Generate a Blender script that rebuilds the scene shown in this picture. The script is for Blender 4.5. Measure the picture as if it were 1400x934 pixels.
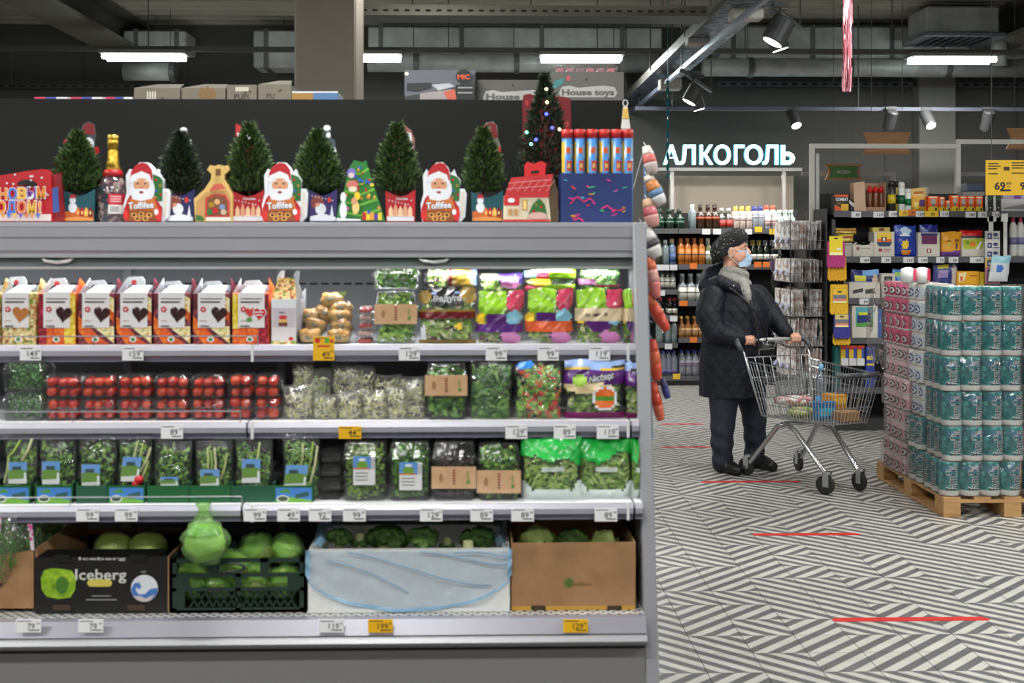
import bpy, bmesh, math, random
from mathutils import Vector, Matrix
scene = bpy.context.scene
for _o in list(bpy.data.objects):
 bpy.data.objects.remove(_o)
COL = scene.collection
R = math.radians
# ------------------------------------------------------------------ camera
F, CX, HY, CH = 1710.0, 700.0, 330.0, 1.575      # focal length in px of a 1400 px frame, eye height
PSI = math.atan(45 / F)
SP, CP = math.sin(PSI), math.cos(PSI)
cam_d = bpy.data.cameras.new('camera')
cam_d.sensor_width = 36.0
cam_d.lens = F / 1400 * 36.0
cam_d.shift_y = -(467 - HY) / 1400
cam_d.dof.use_dof = True
cam_d.dof.focus_distance = 8.9
cam_d.dof.aperture_fstop = 4.5
cam_d.clip_end = 100
cam = bpy.data.objects.new('camera', cam_d)
cam.location = (0, 0, CH)
cam.rotation_euler = (R(90), 0, -PSI)
COL.objects.link(cam)
scene.camera = cam
# ------------------------------------------------------------------ world, exposure
wd = bpy.data.worlds.new('world')
scene.world = wd
wd.use_nodes = True
wd.node_tree.nodes['Background'].inputs[0].default_value = (0.9, 0.95, 1.0, 1)
wd.node_tree.nodes['Background'].inputs[1].default_value = 0.05
vs = scene.view_settings
vs.view_transform = 'Standard'
vs.look = 'None'
vs.gamma = 1.0
vs.use_curve_mapping = False
vs.exposure = 0.0
scene.cycles.use_denoising = True
scene.cycles.max_bounces = 8
scene.cycles.transparent_max_bounces = 24
scene.cycles.sample_clamp_indirect = 4.0
scene.cycles.caustics_reflective = False
scene.cycles.caustics_refractive = False
LAMP_W = 58.0        # one ceiling luminaire
SPOT_W = 60.0        # one track spotlight
COOLER_W = 7.0      # lamp strip in the cooler canopy
def area_lamp(name, loc, sx, sy, power, color=(1, 1, 1), rot=(0, 0, 0), parent=None, spread=None):
 d = bpy.data.lights.new(name, 'AREA')
 d.shape = 'RECTANGLE'
 d.size, d.size_y = sx, sy
 d.energy = power
 d.color = color
 if spread:
  d.spread = spread
 o = bpy.data.objects.new(name, d)
 o.location = loc
 o.rotation_euler = rot
 COL.objects.link(o)
 if parent:
  o.parent = parent
 return o
# ------------------------------------------------------------------ helpers: pixels to places
def at(px, py, Y):
 """the point of the plane y = Y that the photograph shows at (px, py)"""
 u = (px - CX) / F
 k = Y / (CP - u * SP)
 return Vector((k * (SP + u * CP), Y, CH - (py - HY) / F * k))
def ppm(px, Y):
 return F * (CP - (px - CX) / F * SP) / Y
def proj(p):
 dx, dy = p[0], p[1]
 fw = dx * SP + dy * CP
 rt = dx * CP - dy * SP
 return CX + F * rt / fw, HY + F * (CH - p[2]) / fw
# ------------------------------------------------------------------ materials
MATS = {}
def lin(c):
 c = c / 255.0
 return c / 12.92 if c <= 0.04045 else ((c + 0.055) / 1.055) ** 2.4
def rgb(t):
 return (lin(t[0]), lin(t[1]), lin(t[2]), 1.0)
def C(r, g, b, rough=0.5, metal=0.0, coat=0.0, emit=0.0, spec=0.5):
 key = ('c', r, g, b, rough, metal, coat, emit, spec)
 if key in MATS:
  return MATS[key]
 m = bpy.data.materials.new('paint_%d_%d_%d' % (r, g, b))
 m.use_nodes = True
 p = m.node_tree.nodes['Principled BSDF']
 p.inputs['Base Color'].default_value = rgb((r, g, b))
 p.inputs['Roughness'].default_value = rough
 p.inputs['Metallic'].default_value = metal
 p.inputs['Specular IOR Level'].default_value = spec
 if coat:
  p.inputs['Coat Weight'].default_value = coat
  p.inputs['Coat Roughness'].default_value = 0.12
 if emit:
  p.inputs['Emission Color'].default_value = rgb((r, g, b))
  p.inputs['Emission Strength'].default_value = emit
 MATS[key] = m
 return m
def nodes_of(name):
 m = bpy.data.materials.new(name)
 m.use_nodes = True
 nt = m.node_tree
 return m, nt, nt.nodes['Principled BSDF'], nt.nodes, nt.links
def ramp_set(r, stops, const=False):
 cr = r.color_ramp
 cr.interpolation = 'CONSTANT' if const else 'LINEAR'
 while len(cr.elements) > 1:
  cr.elements.remove(cr.elements[-1])
 cr.elements[0].position = stops[0][0]
 cr.elements[0].color = rgb(stops[0][1])
 for pos, c in stops[1:]:
  e = cr.elements.new(pos)
  e.color = rgb(c)
def noisy(name, stops, scale=8.0, rough=0.6, metal=0.0, bump=0.0, bscale=None, kind='noise', const=False, stretch=None, detail=4, coat=0.0):
 """procedural two-or-more colour material on object coordinates"""
 if name in MATS:
  return MATS[name]
 m, nt, p, N, L = nodes_of(name)
 tc = N.new('ShaderNodeTexCoord')
 src = tc.outputs['Object']
 if stretch:
  mp = N.new('ShaderNodeMapping')
  mp.inputs['Scale'].default_value = stretch
  L.new(src, mp.inputs[0])
  src = mp.outputs[0]
 if kind == 'noise':
  t = N.new('ShaderNodeTexNoise')
  t.inputs['Scale'].default_value = scale
  t.inputs['Detail'].default_value = detail
  out = t.outputs['Fac']
 elif kind == 'cells':
  t = N.new('ShaderNodeTexVoronoi')
  t.inputs['Scale'].default_value = scale
  sp = N.new('ShaderNodeSeparateColor')
  L.new(t.outputs['Color'], sp.inputs[0])
  out = sp.outputs[0]
 else:
  t = N.new('ShaderNodeTexWave')
  t.inputs['Scale'].default_value = scale
  t.inputs['Distortion'].default_value = 2.0
  out = t.outputs['Fac']
 L.new(src, t.inputs['Vector'])
 r = N.new('ShaderNodeValToRGB')
 ramp_set(r, stops, const)
 L.new(out, r.inputs[0])
 L.new(r.outputs[0], p.inputs['Base Color'])
 p.inputs['Roughness'].default_value = rough
 p.inputs['Metallic'].default_value = metal
 if coat:
  p.inputs['Coat Weight'].default_value = coat
  p.inputs['Coat Roughness'].default_value = 0.1
 if bump:
  b = N.new('ShaderNodeBump')
  b.inputs['Strength'].default_value = bump
  b.inputs['Distance'].default_value = 0.01
  if bscale:
   t2 = N.new('ShaderNodeTexNoise')
   t2.inputs['Scale'].default_value = bscale
   L.new(src, t2.inputs['Vector'])
   L.new(t2.outputs['Fac'], b.inputs['Height'])
  else:
   L.new(out, b.inputs['Height'])
  L.new(b.outputs[0], p.inputs['Normal'])
 MATS[name] = m
 return m
def film(name, tint=(255, 255, 255), base=0.05, gain=0.75, milk=0.0, rough=0.12, bump=0.5, bscale=40.0, milkcol=(255, 255, 255)):
 """thin clear plastic: see-through with glossy wrinkles, milk = share of dull white"""
 if name in MATS:
  return MATS[name]
 m, nt, p, N, L = nodes_of(name)
 N.remove(p)
 out = [n for n in N if n.type == 'OUTPUT_MATERIAL'][0]
 tr = N.new('ShaderNodeBsdfTransparent')
 tr.inputs[0].default_value = rgb(tint)
 gl = N.new('ShaderNodeBsdfGlossy')
 gl.inputs['Roughness'].default_value = rough
 df = N.new('ShaderNodeBsdfDiffuse')
 df.inputs[0].default_value = rgb(milkcol)
 lw = N.new('ShaderNodeLayerWeight')
 lw.inputs['Blend'].default_value = 0.25
 tc = N.new('ShaderNodeTexCoord')
 nz = N.new('ShaderNodeTexNoise')
 nz.inputs['Scale'].default_value = bscale
 nz.inputs['Distortion'].default_value = 1.2
 L.new(tc.outputs['Object'], nz.inputs['Vector'])
 bp = N.new('ShaderNodeBump')
 bp.inputs['Strength'].default_value = bump
 bp.inputs['Distance'].default_value = 0.02
 L.new(nz.outputs['Fac'], bp.inputs['Height'])
 L.new(bp.outputs[0], gl.inputs['Normal'])
 mm = N.new('ShaderNodeMath')
 mm.operation = 'MULTIPLY_ADD'
 mm.inputs[1].default_value = gain
 mm.inputs[2].default_value = base
 mm.use_clamp = True
 L.new(lw.outputs['Fresnel'], mm.inputs[0])
 m1 = N.new('ShaderNodeMixShader')
 m1.inputs[0].default_value = milk
 L.new(tr.outputs[0], m1.inputs[1])
 L.new(df.outputs[0], m1.inputs[2])
 m2 = N.new('ShaderNodeMixShader')
 L.new(mm.outputs[0], m2.inputs[0])
 L.new(m1.outputs[0], m2.inputs[1])
 L.new(gl.outputs[0], m2.inputs[2])
 L.new(m2.outputs[0], out.inputs[0])
 MATS[name] = m
 return m
def glow(name, col, strength):
 if name in MATS:
  return MATS[name]
 m, nt, p, N, L = nodes_of(name)
 p.inputs['Base Color'].default_value = rgb(col)
 p.inputs['Emission Color'].default_value = rgb(col)
 p.inputs['Emission Strength'].default_value = strength
 MATS[name] = m
 return m
WHITE = C(240, 240, 240)
BLACK = C(16, 16, 17)
CLEAR = film('clear_film', base=0.02, gain=0.3)
CLEARW = film('wrinkled_film', base=0.05, gain=0.4, milk=0.02, rough=0.09, bump=1.0, bscale=24)
RIGID = film('rigid_clear_plastic', base=0.05, gain=0.5, milk=0.015, rough=0.06, bump=0.35, bscale=22)
# ------------------------------------------------------------------ mesh builder
OFF = {}
class MB:
 def __init__(s):
  s.v, s.f, s.fm = [], [], []
 def add(s, vs_, fs_, mat):
  n = len(s.v)
  s.v += [tuple(p) for p in vs_]
  for f in fs_:
   s.f.append(tuple(i + n for i in f))
   s.fm.append(mat)
  return s
 def box(s, x0, y0, z0, x1, y1, z1, mat):
  vs_ = [(x, y, z) for z in (z0, z1) for y in (y0, y1) for x in (x0, x1)]
  return s.add(vs_, [(0, 2, 3, 1), (4, 5, 7, 6), (0, 1, 5, 4), (2, 6, 7, 3), (0, 4, 6, 2), (1, 3, 7, 5)], mat)
 def obox(s, c, ax, ay, az, mat):
  """box from centre and three half-axis vectors"""
  c, ax, ay, az = Vector(c), Vector(ax), Vector(ay), Vector(az)
  vs_ = [c + ax * i + ay * j + az * k for k in (-1, 1) for j in (-1, 1) for i in (-1, 1)]
  return s.add(vs_, [(0, 2, 3, 1), (4, 5, 7, 6), (0, 1, 5, 4), (2, 6, 7, 3), (0, 4, 6, 2), (1, 3, 7, 5)], mat)
 def prism(s, pts, y0, y1, mat, side=None):
  """outline of (x, z) pulled from y0 to y1"""
  n = len(pts)
  vs_ = [(p[0], y0, p[1]) for p in pts] + [(p[0], y1, p[1]) for p in pts]
  a = sum(pts[i][0] * pts[(i + 1) % n][1] - pts[(i + 1) % n][0] * pts[i][1] for i in range(n))
  fr, bk = tuple(range(n)), tuple(range(2 * n - 1, n - 1, -1))
  sd = [(i, n + i, n + (i + 1) % n, (i + 1) % n) for i in range(n)]
  if a < 0:
   fr, bk, sd = fr[::-1], bk[::-1], [q[::-1] for q in sd]
  s.add(vs_, [fr], mat)
  s.f += [tuple(i + len(s.v) - 2 * n for i in q) for q in [bk] + sd]
  s.fm += [side or mat] * (n + 1)
  return s
 def lathe(s, prof, c, mat, seg=16, mats=None, axis='z'):
  """prof: (r, h) pairs; mats: a material per profile step"""
  n = len(s.v)
  for r, h in prof:
   for k in range(seg):
    a = 2 * math.pi * k / seg
    if axis == 'z':
     s.v.append((c[0] + r * math.cos(a), c[1] + r * math.sin(a), c[2] + h))
    elif axis == 'x':
     s.v.append((c[0] + h, c[1] + r * math.cos(a), c[2] + r * math.sin(a)))
    else:
     s.v.append((c[0] + r * math.cos(a), c[1] - h, c[2] + r * math.sin(a)))
  for i in range(len(prof) - 1):
   for k in range(seg):
    k2 = (k + 1) % seg
    s.f.append((n + i * seg + k, n + i * seg + k2, n + (i + 1) * seg + k2, n + (i + 1) * seg + k))
    s.fm.append(mats[i] if mats else mat)
  if prof[0][0] > 1e-6:
   s.f.append(tuple(n + k for k in range(seg))[::-1])
   s.fm.append(mats[0] if mats else mat)
  if prof[-1][0] > 1e-6:
   q = n + (len(prof) - 1) * seg
   s.f.append(tuple(q + k for k in range(seg)))
   s.fm.append(mats[-1] if mats else mat)
  return s
 def ball(s, c, r, mat, seg=12, rings=8):
  rx, ry, rz = (r, r, r) if not hasattr(r, '__len__') else r
  n = len(s.v)
  s.v.append((c[0], c[1], c[2] - rz))
  for i in range(1, rings):
   t = math.pi * i / rings
   for k in range(seg):
    a = 2 * math.pi * k / seg
    s.v.append((c[0] + rx * math.sin(t) * math.cos(a), c[1] + ry * math.sin(t) * math.sin(a), c[2] - rz * math.cos(t)))
  s.v.append((c[0], c[1], c[2] + rz))
  top = len(s.v) - 1
  for k in range(seg):
   k2 = (k + 1) % seg
   s.f.append((n, n + 1 + k2, n + 1 + k)); s.fm.append(mat)
   q = n + 1 + (rings - 2) * seg
   s.f.append((q + k, q + k2, top)); s.fm.append(mat)
   for i in range(rings - 2):
    a = n + 1 + i * seg
    s.f.append((a + k, a + k2, a + seg + k2, a + seg + k)); s.fm.append(mat)
  return s
 def tube(s, pts, r, mat, seg=8, closed=False):
  pts = [Vector(p) for p in pts]
  n0 = len(s.v)
  n = len(pts)
  rr = r if hasattr(r, '__len__') else [r] * n
  prev = None
  for i, p in enumerate(pts):
   if closed:
    t = (pts[(i + 1) % n] - pts[i - 1]).normalized()
   else:
    a = pts[max(i - 1, 0)]
    b = pts[min(i + 1, n - 1)]
    t = (b - a).normalized()
   if prev is None:
    up = Vector((0, 0, 1)) if abs(t.z) < 0.9 else Vector((1, 0, 0))
    x = t.cross(up).normalized()
   else:
    x = (prev - t * prev.dot(t)).normalized()
   prev = x
   y = t.cross(x)
   for k in range(seg):
    a = 2 * math.pi * k / seg
    s.v.append(tuple(p + (x * math.cos(a) + y * math.sin(a)) * rr[i]))
  m = n if closed else n - 1
  for i in range(m):
   for k in range(seg):
    k2 = (k + 1) % seg
    j = (i + 1) % n
    s.f.append((n0 + i * seg + k, n0 + i * seg + k2, n0 + j * seg + k2, n0 + j * seg + k))
    s.fm.append(mat)
  if not closed:
   s.f.append(tuple(n0 + k for k in range(seg))[::-1]); s.fm.append(mat)
   s.f.append(tuple(n0 + (n - 1) * seg + k for k in range(seg))); s.fm.append(mat)
  return s
 def grid(s, fn, nu, nv, mat, matfn=None):
  n = len(s.v)
  for j in range(nv + 1):
   for i in range(nu + 1):
    s.v.append(tuple(fn(i / nu, j / nv)))
  for j in range(nv):
   for i in range(nu):
    a = n + j * (nu + 1) + i
    s.f.append((a, a + 1, a + nu + 2, a + nu + 1))
    s.fm.append(matfn((i + .5) / nu, (j + .5) / nv) if matfn else mat)
  return s
 # traced outlines: points given as photograph pixels on the plane y = Y
 def trace(s, pts, Y, th, mat, side=None, lift=0.0):
  q = [at(p[0], p[1], Y) for p in pts]
  return s.prism([(p.x, p.z) for p in q], Y - lift, Y + th - lift, mat, side)
 def build(s, name, parent=None, smooth=False, bevel=0.0, origin=None, seg=1):
  mats, idx = [], []
  for m in s.fm:
   if m not in mats:
    mats.append(m)
   idx.append(mats.index(m))
  if parent is not None:
   off = OFF[parent.name]
  elif origin is not None:
   off = Vector(origin)
  else:
   xs = [p[0] for p in s.v]; ys = [p[1] for p in s.v]; zs = [p[2] for p in s.v]
   off = Vector(((min(xs) + max(xs)) / 2, (min(ys) + max(ys)) / 2, min(zs)))
  me = bpy.data.meshes.new(name)
  me.from_pydata([(p[0] - off[0], p[1] - off[1], p[2] - off[2]) for p in s.v], [], s.f)
  for m in mats:
   me.materials.append(m)
  me.polygons.foreach_set('material_index', idx)
  if bevel:
   bm = bmesh.new()
   bm.from_mesh(me)
   bmesh.ops.recalc_face_normals(bm, faces=bm.faces)
   es = [e for e in bm.edges if len(e.link_faces) == 2 and e.calc_face_angle(0) > 0.6]
   bmesh.ops.bevel(bm, geom=es, offset=bevel, segments=seg, affect='EDGES', clamp_overlap=True)
   bm.to_mesh(me)
   bm.free()
  if smooth:
   me.polygons.foreach_set('use_smooth', [True] * len(me.polygons))
  me.update()
  o = bpy.data.objects.new(name, me)
  COL.objects.link(o)
  if parent is not None:
   o.parent = parent
  else:
   o.location = off
  OFF[o.name] = off
  return o
def tag(o, label=None, cat=None, group=None, kind=None):
 if label: o['label'] = label
 if cat: o['category'] = cat
 if group: o['group'] = group
 if kind: o['kind'] = kind
 return o
def thing(name, loc, label, cat, group=None):
 o = bpy.data.objects.new(name, None)
 o.empty_display_size = 0.05
 o.location = loc
 COL.objects.link(o)
 OFF[o.name] = Vector(loc)
 return tag(o, label, cat, group)
def copy_tree(o, loc, rot=None, label=None, group=None, scale=None):
 def cp(src, par):
  c = src.copy()
  COL.objects.link(c)
  c.parent = par
  for ch in src.children:
   cp(ch, c)
  return c
 r = cp(o, None)
 r.location = loc
 if rot is not None: r.rotation_euler = rot
 if scale is not None: r.scale = scale
 if label: r['label'] = label
 if group: r['group'] = group
 OFF[r.name] = Vector(loc)
 return r
def stuff(o):
 o['kind'] = 'stuff'
 return o
def rect(x0, y0, x1, y1):
 return [(x0, y0), (x0, y1), (x1, y1), (x1, y0)]
def ell(cx, cy, rx, ry, n=20, rot=0.0):
 c, s_ = math.cos(rot), math.sin(rot)
 o = []
 for k in range(n):
  a = 2 * math.pi * k / n
  x, y = rx * math.cos(a), ry * math.sin(a)
  o.append((cx + x * c - y * s_, cy + x * s_ + y * c))
 return o
def heart(cx, cy, w, h, n=28, rot=0.0):
 o = []
 c, s_ = math.cos(rot), math.sin(rot)
 for k in range(n):
  t = 2 * math.pi * k / n
  x = 16 * math.sin(t) ** 3 / 32 * w
  y = -(13 * math.cos(t) - 5 * math.cos(2 * t) - 2 * math.cos(3 * t) - math.cos(4 * t)) / 29 * h
  o.append((cx + x * c - y * s_, cy + x * s_ + y * c))
 return o
# ------------------------------------------------------------------ lettering (flat print)
TXT = {}
def text_mesh(body, fat=0.0, kern=1.0):
 key = (body, fat, kern)
 if key in TXT:
  return TXT[key]
 cu = bpy.data.curves.new('lettering', 'FONT')
 cu.body = body
 cu.align_x, cu.align_y = 'CENTER', 'BOTTOM_BASELINE'
 cu.resolution_u = 2
 cu.offset = fat
 cu.space_character = kern
 o = bpy.data.objects.new('lettering', cu)
 me = o.to_mesh()
 vs_ = [(v.co.x, v.co.y) for v in me.vertices]
 fs_ = [tuple(p.vertices) for p in me.polygons]
 o.to_mesh_clear()
 bpy.data.objects.remove(o)
 bpy.data.curves.remove(cu)
 if vs_:
  x0, x1 = min(v[0] for v in vs_), max(v[0] for v in vs_)
  vs_ = [(v[0] - (x0 + x1) / 2, v[1]) for v in vs_]
  w = x1 - x0
 else:
  w = 1.0
 TXT[key] = (vs_, fs_, w)
 return TXT[key]
def letters(mb, body, cx, cy, h, Y, mat, w=None, fat=0.0, lift=0.002, rot=0.0, depth=0.0, kern=1.0):
 """text with capital height h px centred at pixel (cx, cy) on the plane y = Y; w = wanted width in px"""
 vs_, fs_, tw = text_mesh(body, fat, kern)
 k = h / 0.73
 kx = k if w is None else w / tw
 c, s_ = math.cos(rot), math.sin(rot)
 P = []
 for x, y in vs_:
  a, b = x * kx, -(y - 0.365) * k
  q = at(cx + a * c - b * s_, cy + a * s_ + b * c, Y)
  P.append((q.x, Y - lift, q.z))
 mb.add(P, fs_, mat)
 if depth:
  n = len(P)
  mb.add([(p[0], p[1] + depth, p[2]) for p in P], [f[::-1] for f in fs_], mat)
  ed = {}
  for f in fs_:
   for i in range(len(f)):
    a, b = f[i], f[(i + 1) % len(f)]
    ed[(a, b)] = 1
  base = len(mb.v) - 2 * n
  for (a, b) in ed:
   if (b, a) not in ed:
    mb.f.append((base + a, base + n + a, base + n + b, base + b))
    mb.fm.append(mat)
 return mb
# ------------------------------------------------------------------ leaves, bags, boxes of produce
def leaf(mb, c, d, n, L, W, mat, curl=0.3):
 """a bent leaf: c root, d direction, n facing"""
 c, d, n = Vector(c), Vector(d).normalized(), Vector(n)
 sd = d.cross(n)
 if sd.length < 1e-4:
  sd = d.cross(Vector((0.3, 0.9, 0.2)))
 sd.normalize()
 n = sd.cross(d)
 a = c + d * L * .5 + n * curl * L * .25
 b = c + d * L - n * curl * L * .1
 vs_ = [c, a + sd * W * .5 - n * W * .1, a, a - sd * W * .5 - n * W * .1, b]
 mb.add(vs_, [(0, 1, 2), (0, 2, 3), (1, 4, 2), (2, 4, 3)], mat)
def leaf_pile(mb, x0, y0, z0, x1, y1, z1, n, L, W, mats, rng, up=0.3):
 for _ in range(n):
  c = (rng.uniform(x0, x1), rng.uniform(y0, y1), rng.uniform(z0, z1))
  d = (rng.uniform(-1, 1), rng.uniform(-.5, .3), rng.uniform(-1 + up, 1))
  nn = (rng.uniform(-.5, .5), -1, rng.uniform(-.4, .8))
  leaf(mb, c, d, nn, L * rng.uniform(.6, 1.2), W * rng.uniform(.6, 1.2), rng.choice(mats), rng.uniform(-.6, .8))
def frame_px(x0, y0, x1, y1, Y):
 """left, right, bottom, top in metres of a pixel box on the plane y = Y"""
 a, b = at(x0, y1, Y), at(x1, y0, Y)
 m = at((x0 + x1) / 2, y1, Y)
 return a.x, b.x, m.z, at((x0 + x1) / 2, y0, Y).z
def bag_fn(xl, xr, zb, zt, Y, T, seed, flare=0.0, wr=0.004):
 rng = random.Random(seed)
 ph = [rng.uniform(0, 6.28) for _ in range(8)]
 fr = [rng.uniform(4, 11) for _ in range(8)]
 def prof(u, v):
  e = max(0.0, 1 - abs(2 * u - 1) ** 2.6)
  t = max(0.0, min(1, v * 5.0)) ** .6 * max(0.0, min(1, (1 - v) * 3.2)) ** .7
  return T * e ** .6 * t
 def wrk(u, v):
  return wr * (math.sin(fr[0] * 3 * u + ph[0] + 4 * math.sin(fr[1] * v + ph[1])) * .6
                     + math.sin(fr[2] * 2 * v + 5 * u + ph[2]) * .5 + math.sin(fr[3] * 4 * (u - v) + ph[3]) * .5)
 def front(u, v):          # v = 0 bottom, 1 top
  sx = 1 + flare * (v - .3)
  edge = .012 * math.sin(fr[4] * v + ph[4]) * (zt - zb)
  x = (xl + xr) / 2 + (u - .5) * (xr - xl) * sx + edge * abs(2 * u - 1)
  z = zb + v * (zt - zb) + (.02 * (zt - zb) * math.sin(fr[5] * u + ph[5]) * (v ** 3))
  return (x, Y + T - prof(u, v) - wrk(u, v) * min(1, 4 * v), z)
 def back(u, v):
  p = front(u, v)
  return (p[0], Y + T + prof(u, v) * .8, p[2])
 return front, back
def bag(name, label, cat, box, Y, T, seed, paint, leaves_=None, group=None, flare=0.0, res=(22, 26), wr=0.004, extra=None):
 """a filled plastic bag traced to a pixel box; paint(u, v from top) gives the print or CLEARW; leaves_ = (n, L, W, mats, vmin, vmax)"""
 xl, xr, zb, zt = frame_px(*box, Y)
 root = thing(name, ((xl + xr) / 2, Y + T, zb), label, cat, group)
 fr, bk = bag_fn(xl, xr, zb, zt, Y, T, seed, flare, wr)
 mb = MB()
 mb.grid(fr, res[0], res[1], None, lambda u, v: paint(u, 1 - v))
 mb.grid(lambda u, v: bk(1 - u, v), 8, 8, CLEAR)
 mb.build('bag_film', root, smooth=True)
 if leaves_:
  n, L, W, mats, v0, v1 = leaves_
  rng = random.Random(seed + 5)
  m2 = MB()
  L, W = L * .72, W * .66
  for _ in range(int(n * 1.7)):
   u, v = rng.uniform(.1, .9), rng.uniform(v0, v1)
   f = fr(u, v)
   b = bk(u, v)
   k = rng.uniform(.12, .7)
   c = [f[i] * (1 - k) + b[i] * k for i in range(3)]
   d = (rng.uniform(-1, 1), rng.uniform(-.15, .25), rng.uniform(-.7, 1))
   leaf(m2, c, d, (rng.uniform(-.6, .6), -1, rng.uniform(-.4, .8)), L * rng.uniform(.6, 1.2), W * rng.uniform(.6, 1.2), rng.choice(mats), rng.uniform(-.3, .6))
  for i, (x, y, z) in enumerate(m2.v):
   u = min(.94, max(.06, (x - xl) / (xr - xl)))
   v = min(.95, max(.03, (z - zb) / (zt - zb)))
   f, b = fr(u, v), bk(u, v)
   m2.v[i] = (f[0], min(max(y, f[1] + .003), b[1] - .002), f[2])
  stuff(m2.build('leaves', root))
 return root
def shell(mb, x0, y0, z0, x1, y1, z1, mat, r=0.012, taper=0.0, ribs=0):
 """rounded open-edged plastic box, narrower by taper at the foot"""
 n = 5
 def ring(z, t, bulge=0.0):
  o = []
  X0, X1, Y0, Y1 = x0 + t - bulge, x1 - t + bulge, y0 + t - bulge, y1 - t + bulge
  for cx, cy, a0 in ((X1 - r, Y1 - r, 0), (X0 + r, Y1 - r, 90), (X0 + r, Y0 + r, 180), (X1 - r, Y0 + r, 270)):
   for k in range(n):
    a = R(a0 + 90 * k / (n - 1))
    o.append((cx + r * math.cos(a), cy + r * math.sin(a), z))
  return o
 h = z1 - z0
 rings = [ring(z0, taper + .004), ring(z0 + .004, taper), ring(z0 + h * .3, taper * .6), ring(z0 + h * .62, taper * .2), ring(z0 + h * .68, 0, .003), ring(z0 + h * .73, 0, .003), ring(z0 + h * .76, 0), ring(z1 - .005, taper * .5 + .003), ring(z1, taper * .5 + .009)]
 m = 4 * n
 b = len(mb.v)
 for q in rings:
  mb.v += q
 for i in range(len(rings) - 1):
  for k in range(m):
   k2 = (k + 1) % m
   mb.f.append((b + i * m + k, b + i * m + k2, b + (i + 1) * m + k2, b + (i + 1) * m + k))
   mb.fm.append(mat)
 mb.f.append(tuple(b + k for k in range(m))[::-1]); mb.fm.append(mat)
 mb.f.append(tuple(b + (len(rings) - 1) * m + k for k in range(m))); mb.fm.append(mat)
 return mb
GREENS = [C(104, 152, 46, .5), C(136, 182, 66, .5), C(76, 120, 36, .5), C(166, 200, 92, .5)]
DARKGREENS = [C(68, 118, 42, .5), C(90, 142, 52, .5), C(48, 90, 32, .5), C(118, 164, 70, .5)]
PALE = [C(196, 206, 140, .5), C(160, 186, 92, .5), C(214, 214, 176, .5), C(120, 156, 66, .5)]
MIXED = GREENS + PALE + [C(96, 36, 56, .5)]
KRAFT = noisy('kraft_card', [(.3, (204, 162, 124)), (.7, (216, 176, 138))], 30, .8)
CARD = noisy('corrugated_card', [(.3, (150, 112, 76)), (.7, (172, 132, 94))], 14, .85)
# =================================================================== THE SETTING
ZC = 4.10                     # ceiling
YW = 14.8                     # back wall
grout = C(70, 68, 66, .8)
tile_w = noisy('tile_white', [(.3, (182, 180, 173)), (.7, (198, 196, 189))], 6, .38)
tile_g = noisy('tile_grey', [(.3, (88, 88, 90)), (.7, (102, 102, 103))], 6, .38)
fl = MB().box(-9, -5, -.06, 9, YW, -.006, grout).build('floor', origin=(0, 0, 0))
tag(fl, kind='structure')
PIT = 0.2125
TX0, TY0 = 0.8325, 4.967
def tile_mesh(mb, x, y, flip):
 """square tile with two white and two grey diagonal stripes per side"""
 g = PIT / 2 - .0013
 P = PIT / 2          # period along the side
 cuts = [i * P / 2 for i in range(-8, 9)]
 for i in range(len(cuts) - 1):
  a, b = cuts[i], cuts[i + 1]
  # region a <= px + py < b inside the square [-g, g]^2
  poly = [(-g, -g), (g, -g), (g, g), (-g, g)]
  def clip(poly, sgn, lim):
   o = []
   for k in range(len(poly)):
    p, q = poly[k], poly[(k + 1) % len(poly)]
    fp, fq = sgn * (p[0] + p[1] - lim), sgn * (q[0] + q[1] - lim)
    if fp >= 0: o.append(p)
    if fp * fq < 0:
     t = fp / (fp - fq)
     o.append((p[0] + t * (q[0] - p[0]), p[1] + t * (q[1] - p[1])))
   return o
  poly = clip(poly, 1, a)
  if len(poly) > 2: poly = clip(poly, -1, b)
  if len(poly) < 3: continue
  if flip: poly = [(-p[0], p[1]) for p in poly][::-1]
  mb.add([(x + p[0], y + p[1], 0) for p in poly], [tuple(range(len(poly)))], tile_w if i % 2 else tile_g)
 c = [(-g, -g), (g, -g), (g, g), (-g, g)]
 vs_ = [(x + p[0], y + p[1], 0) for p in c] + [(x + p[0], y + p[1], -.006) for p in c]
 mb.add(vs_, [(k, 4 + k, 4 + (k + 1) % 4, (k + 1) % 4) for k in range(4)], tile_g)
rt = random.Random(4)
cells = []
for i in range(-22, 36):
 for j in range(-6, 48):
  x, y = TX0 + (i + .5) * PIT, TY0 + (j + .5) * PIT
  if y > YW - .1: continue
  cells.append((x, y, rt.random() < .5))
near = []
for c in cells:
 px, py = proj((c[0], c[1], 0))
 if 900 < px < 1415 and py < 950 and not (c[0] > 2.45 and 7.05 < c[1] < 8.2):
  near.append(c)
near.sort(key=lambda c: c[1])
near = near[:300]
nset = set(near)
tA, tB = MB(), MB()
tile_mesh(tA, 0, 0, False)
tile_mesh(tB, 0, 0, True)
pA = tA.build('floor_tile', origin=(0, 0, 0)); pA.parent = fl
pB = tB.build('floor_tile', origin=(0, 0, 0)); pB.parent = fl
used = [False, False]
for (x, y, fpp) in near:
 src = pB if fpp else pA
 if not used[fpp]:
  o = src; used[fpp] = True
 else:
  o = src.copy(); COL.objects.link(o)
 o.location = (x, y, 0)
far = MB()
for c in cells:
 if c not in nset:
  tile_mesh(far, *c)
fo = far.build('tile_field', fl)
stuff(fo)
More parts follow.
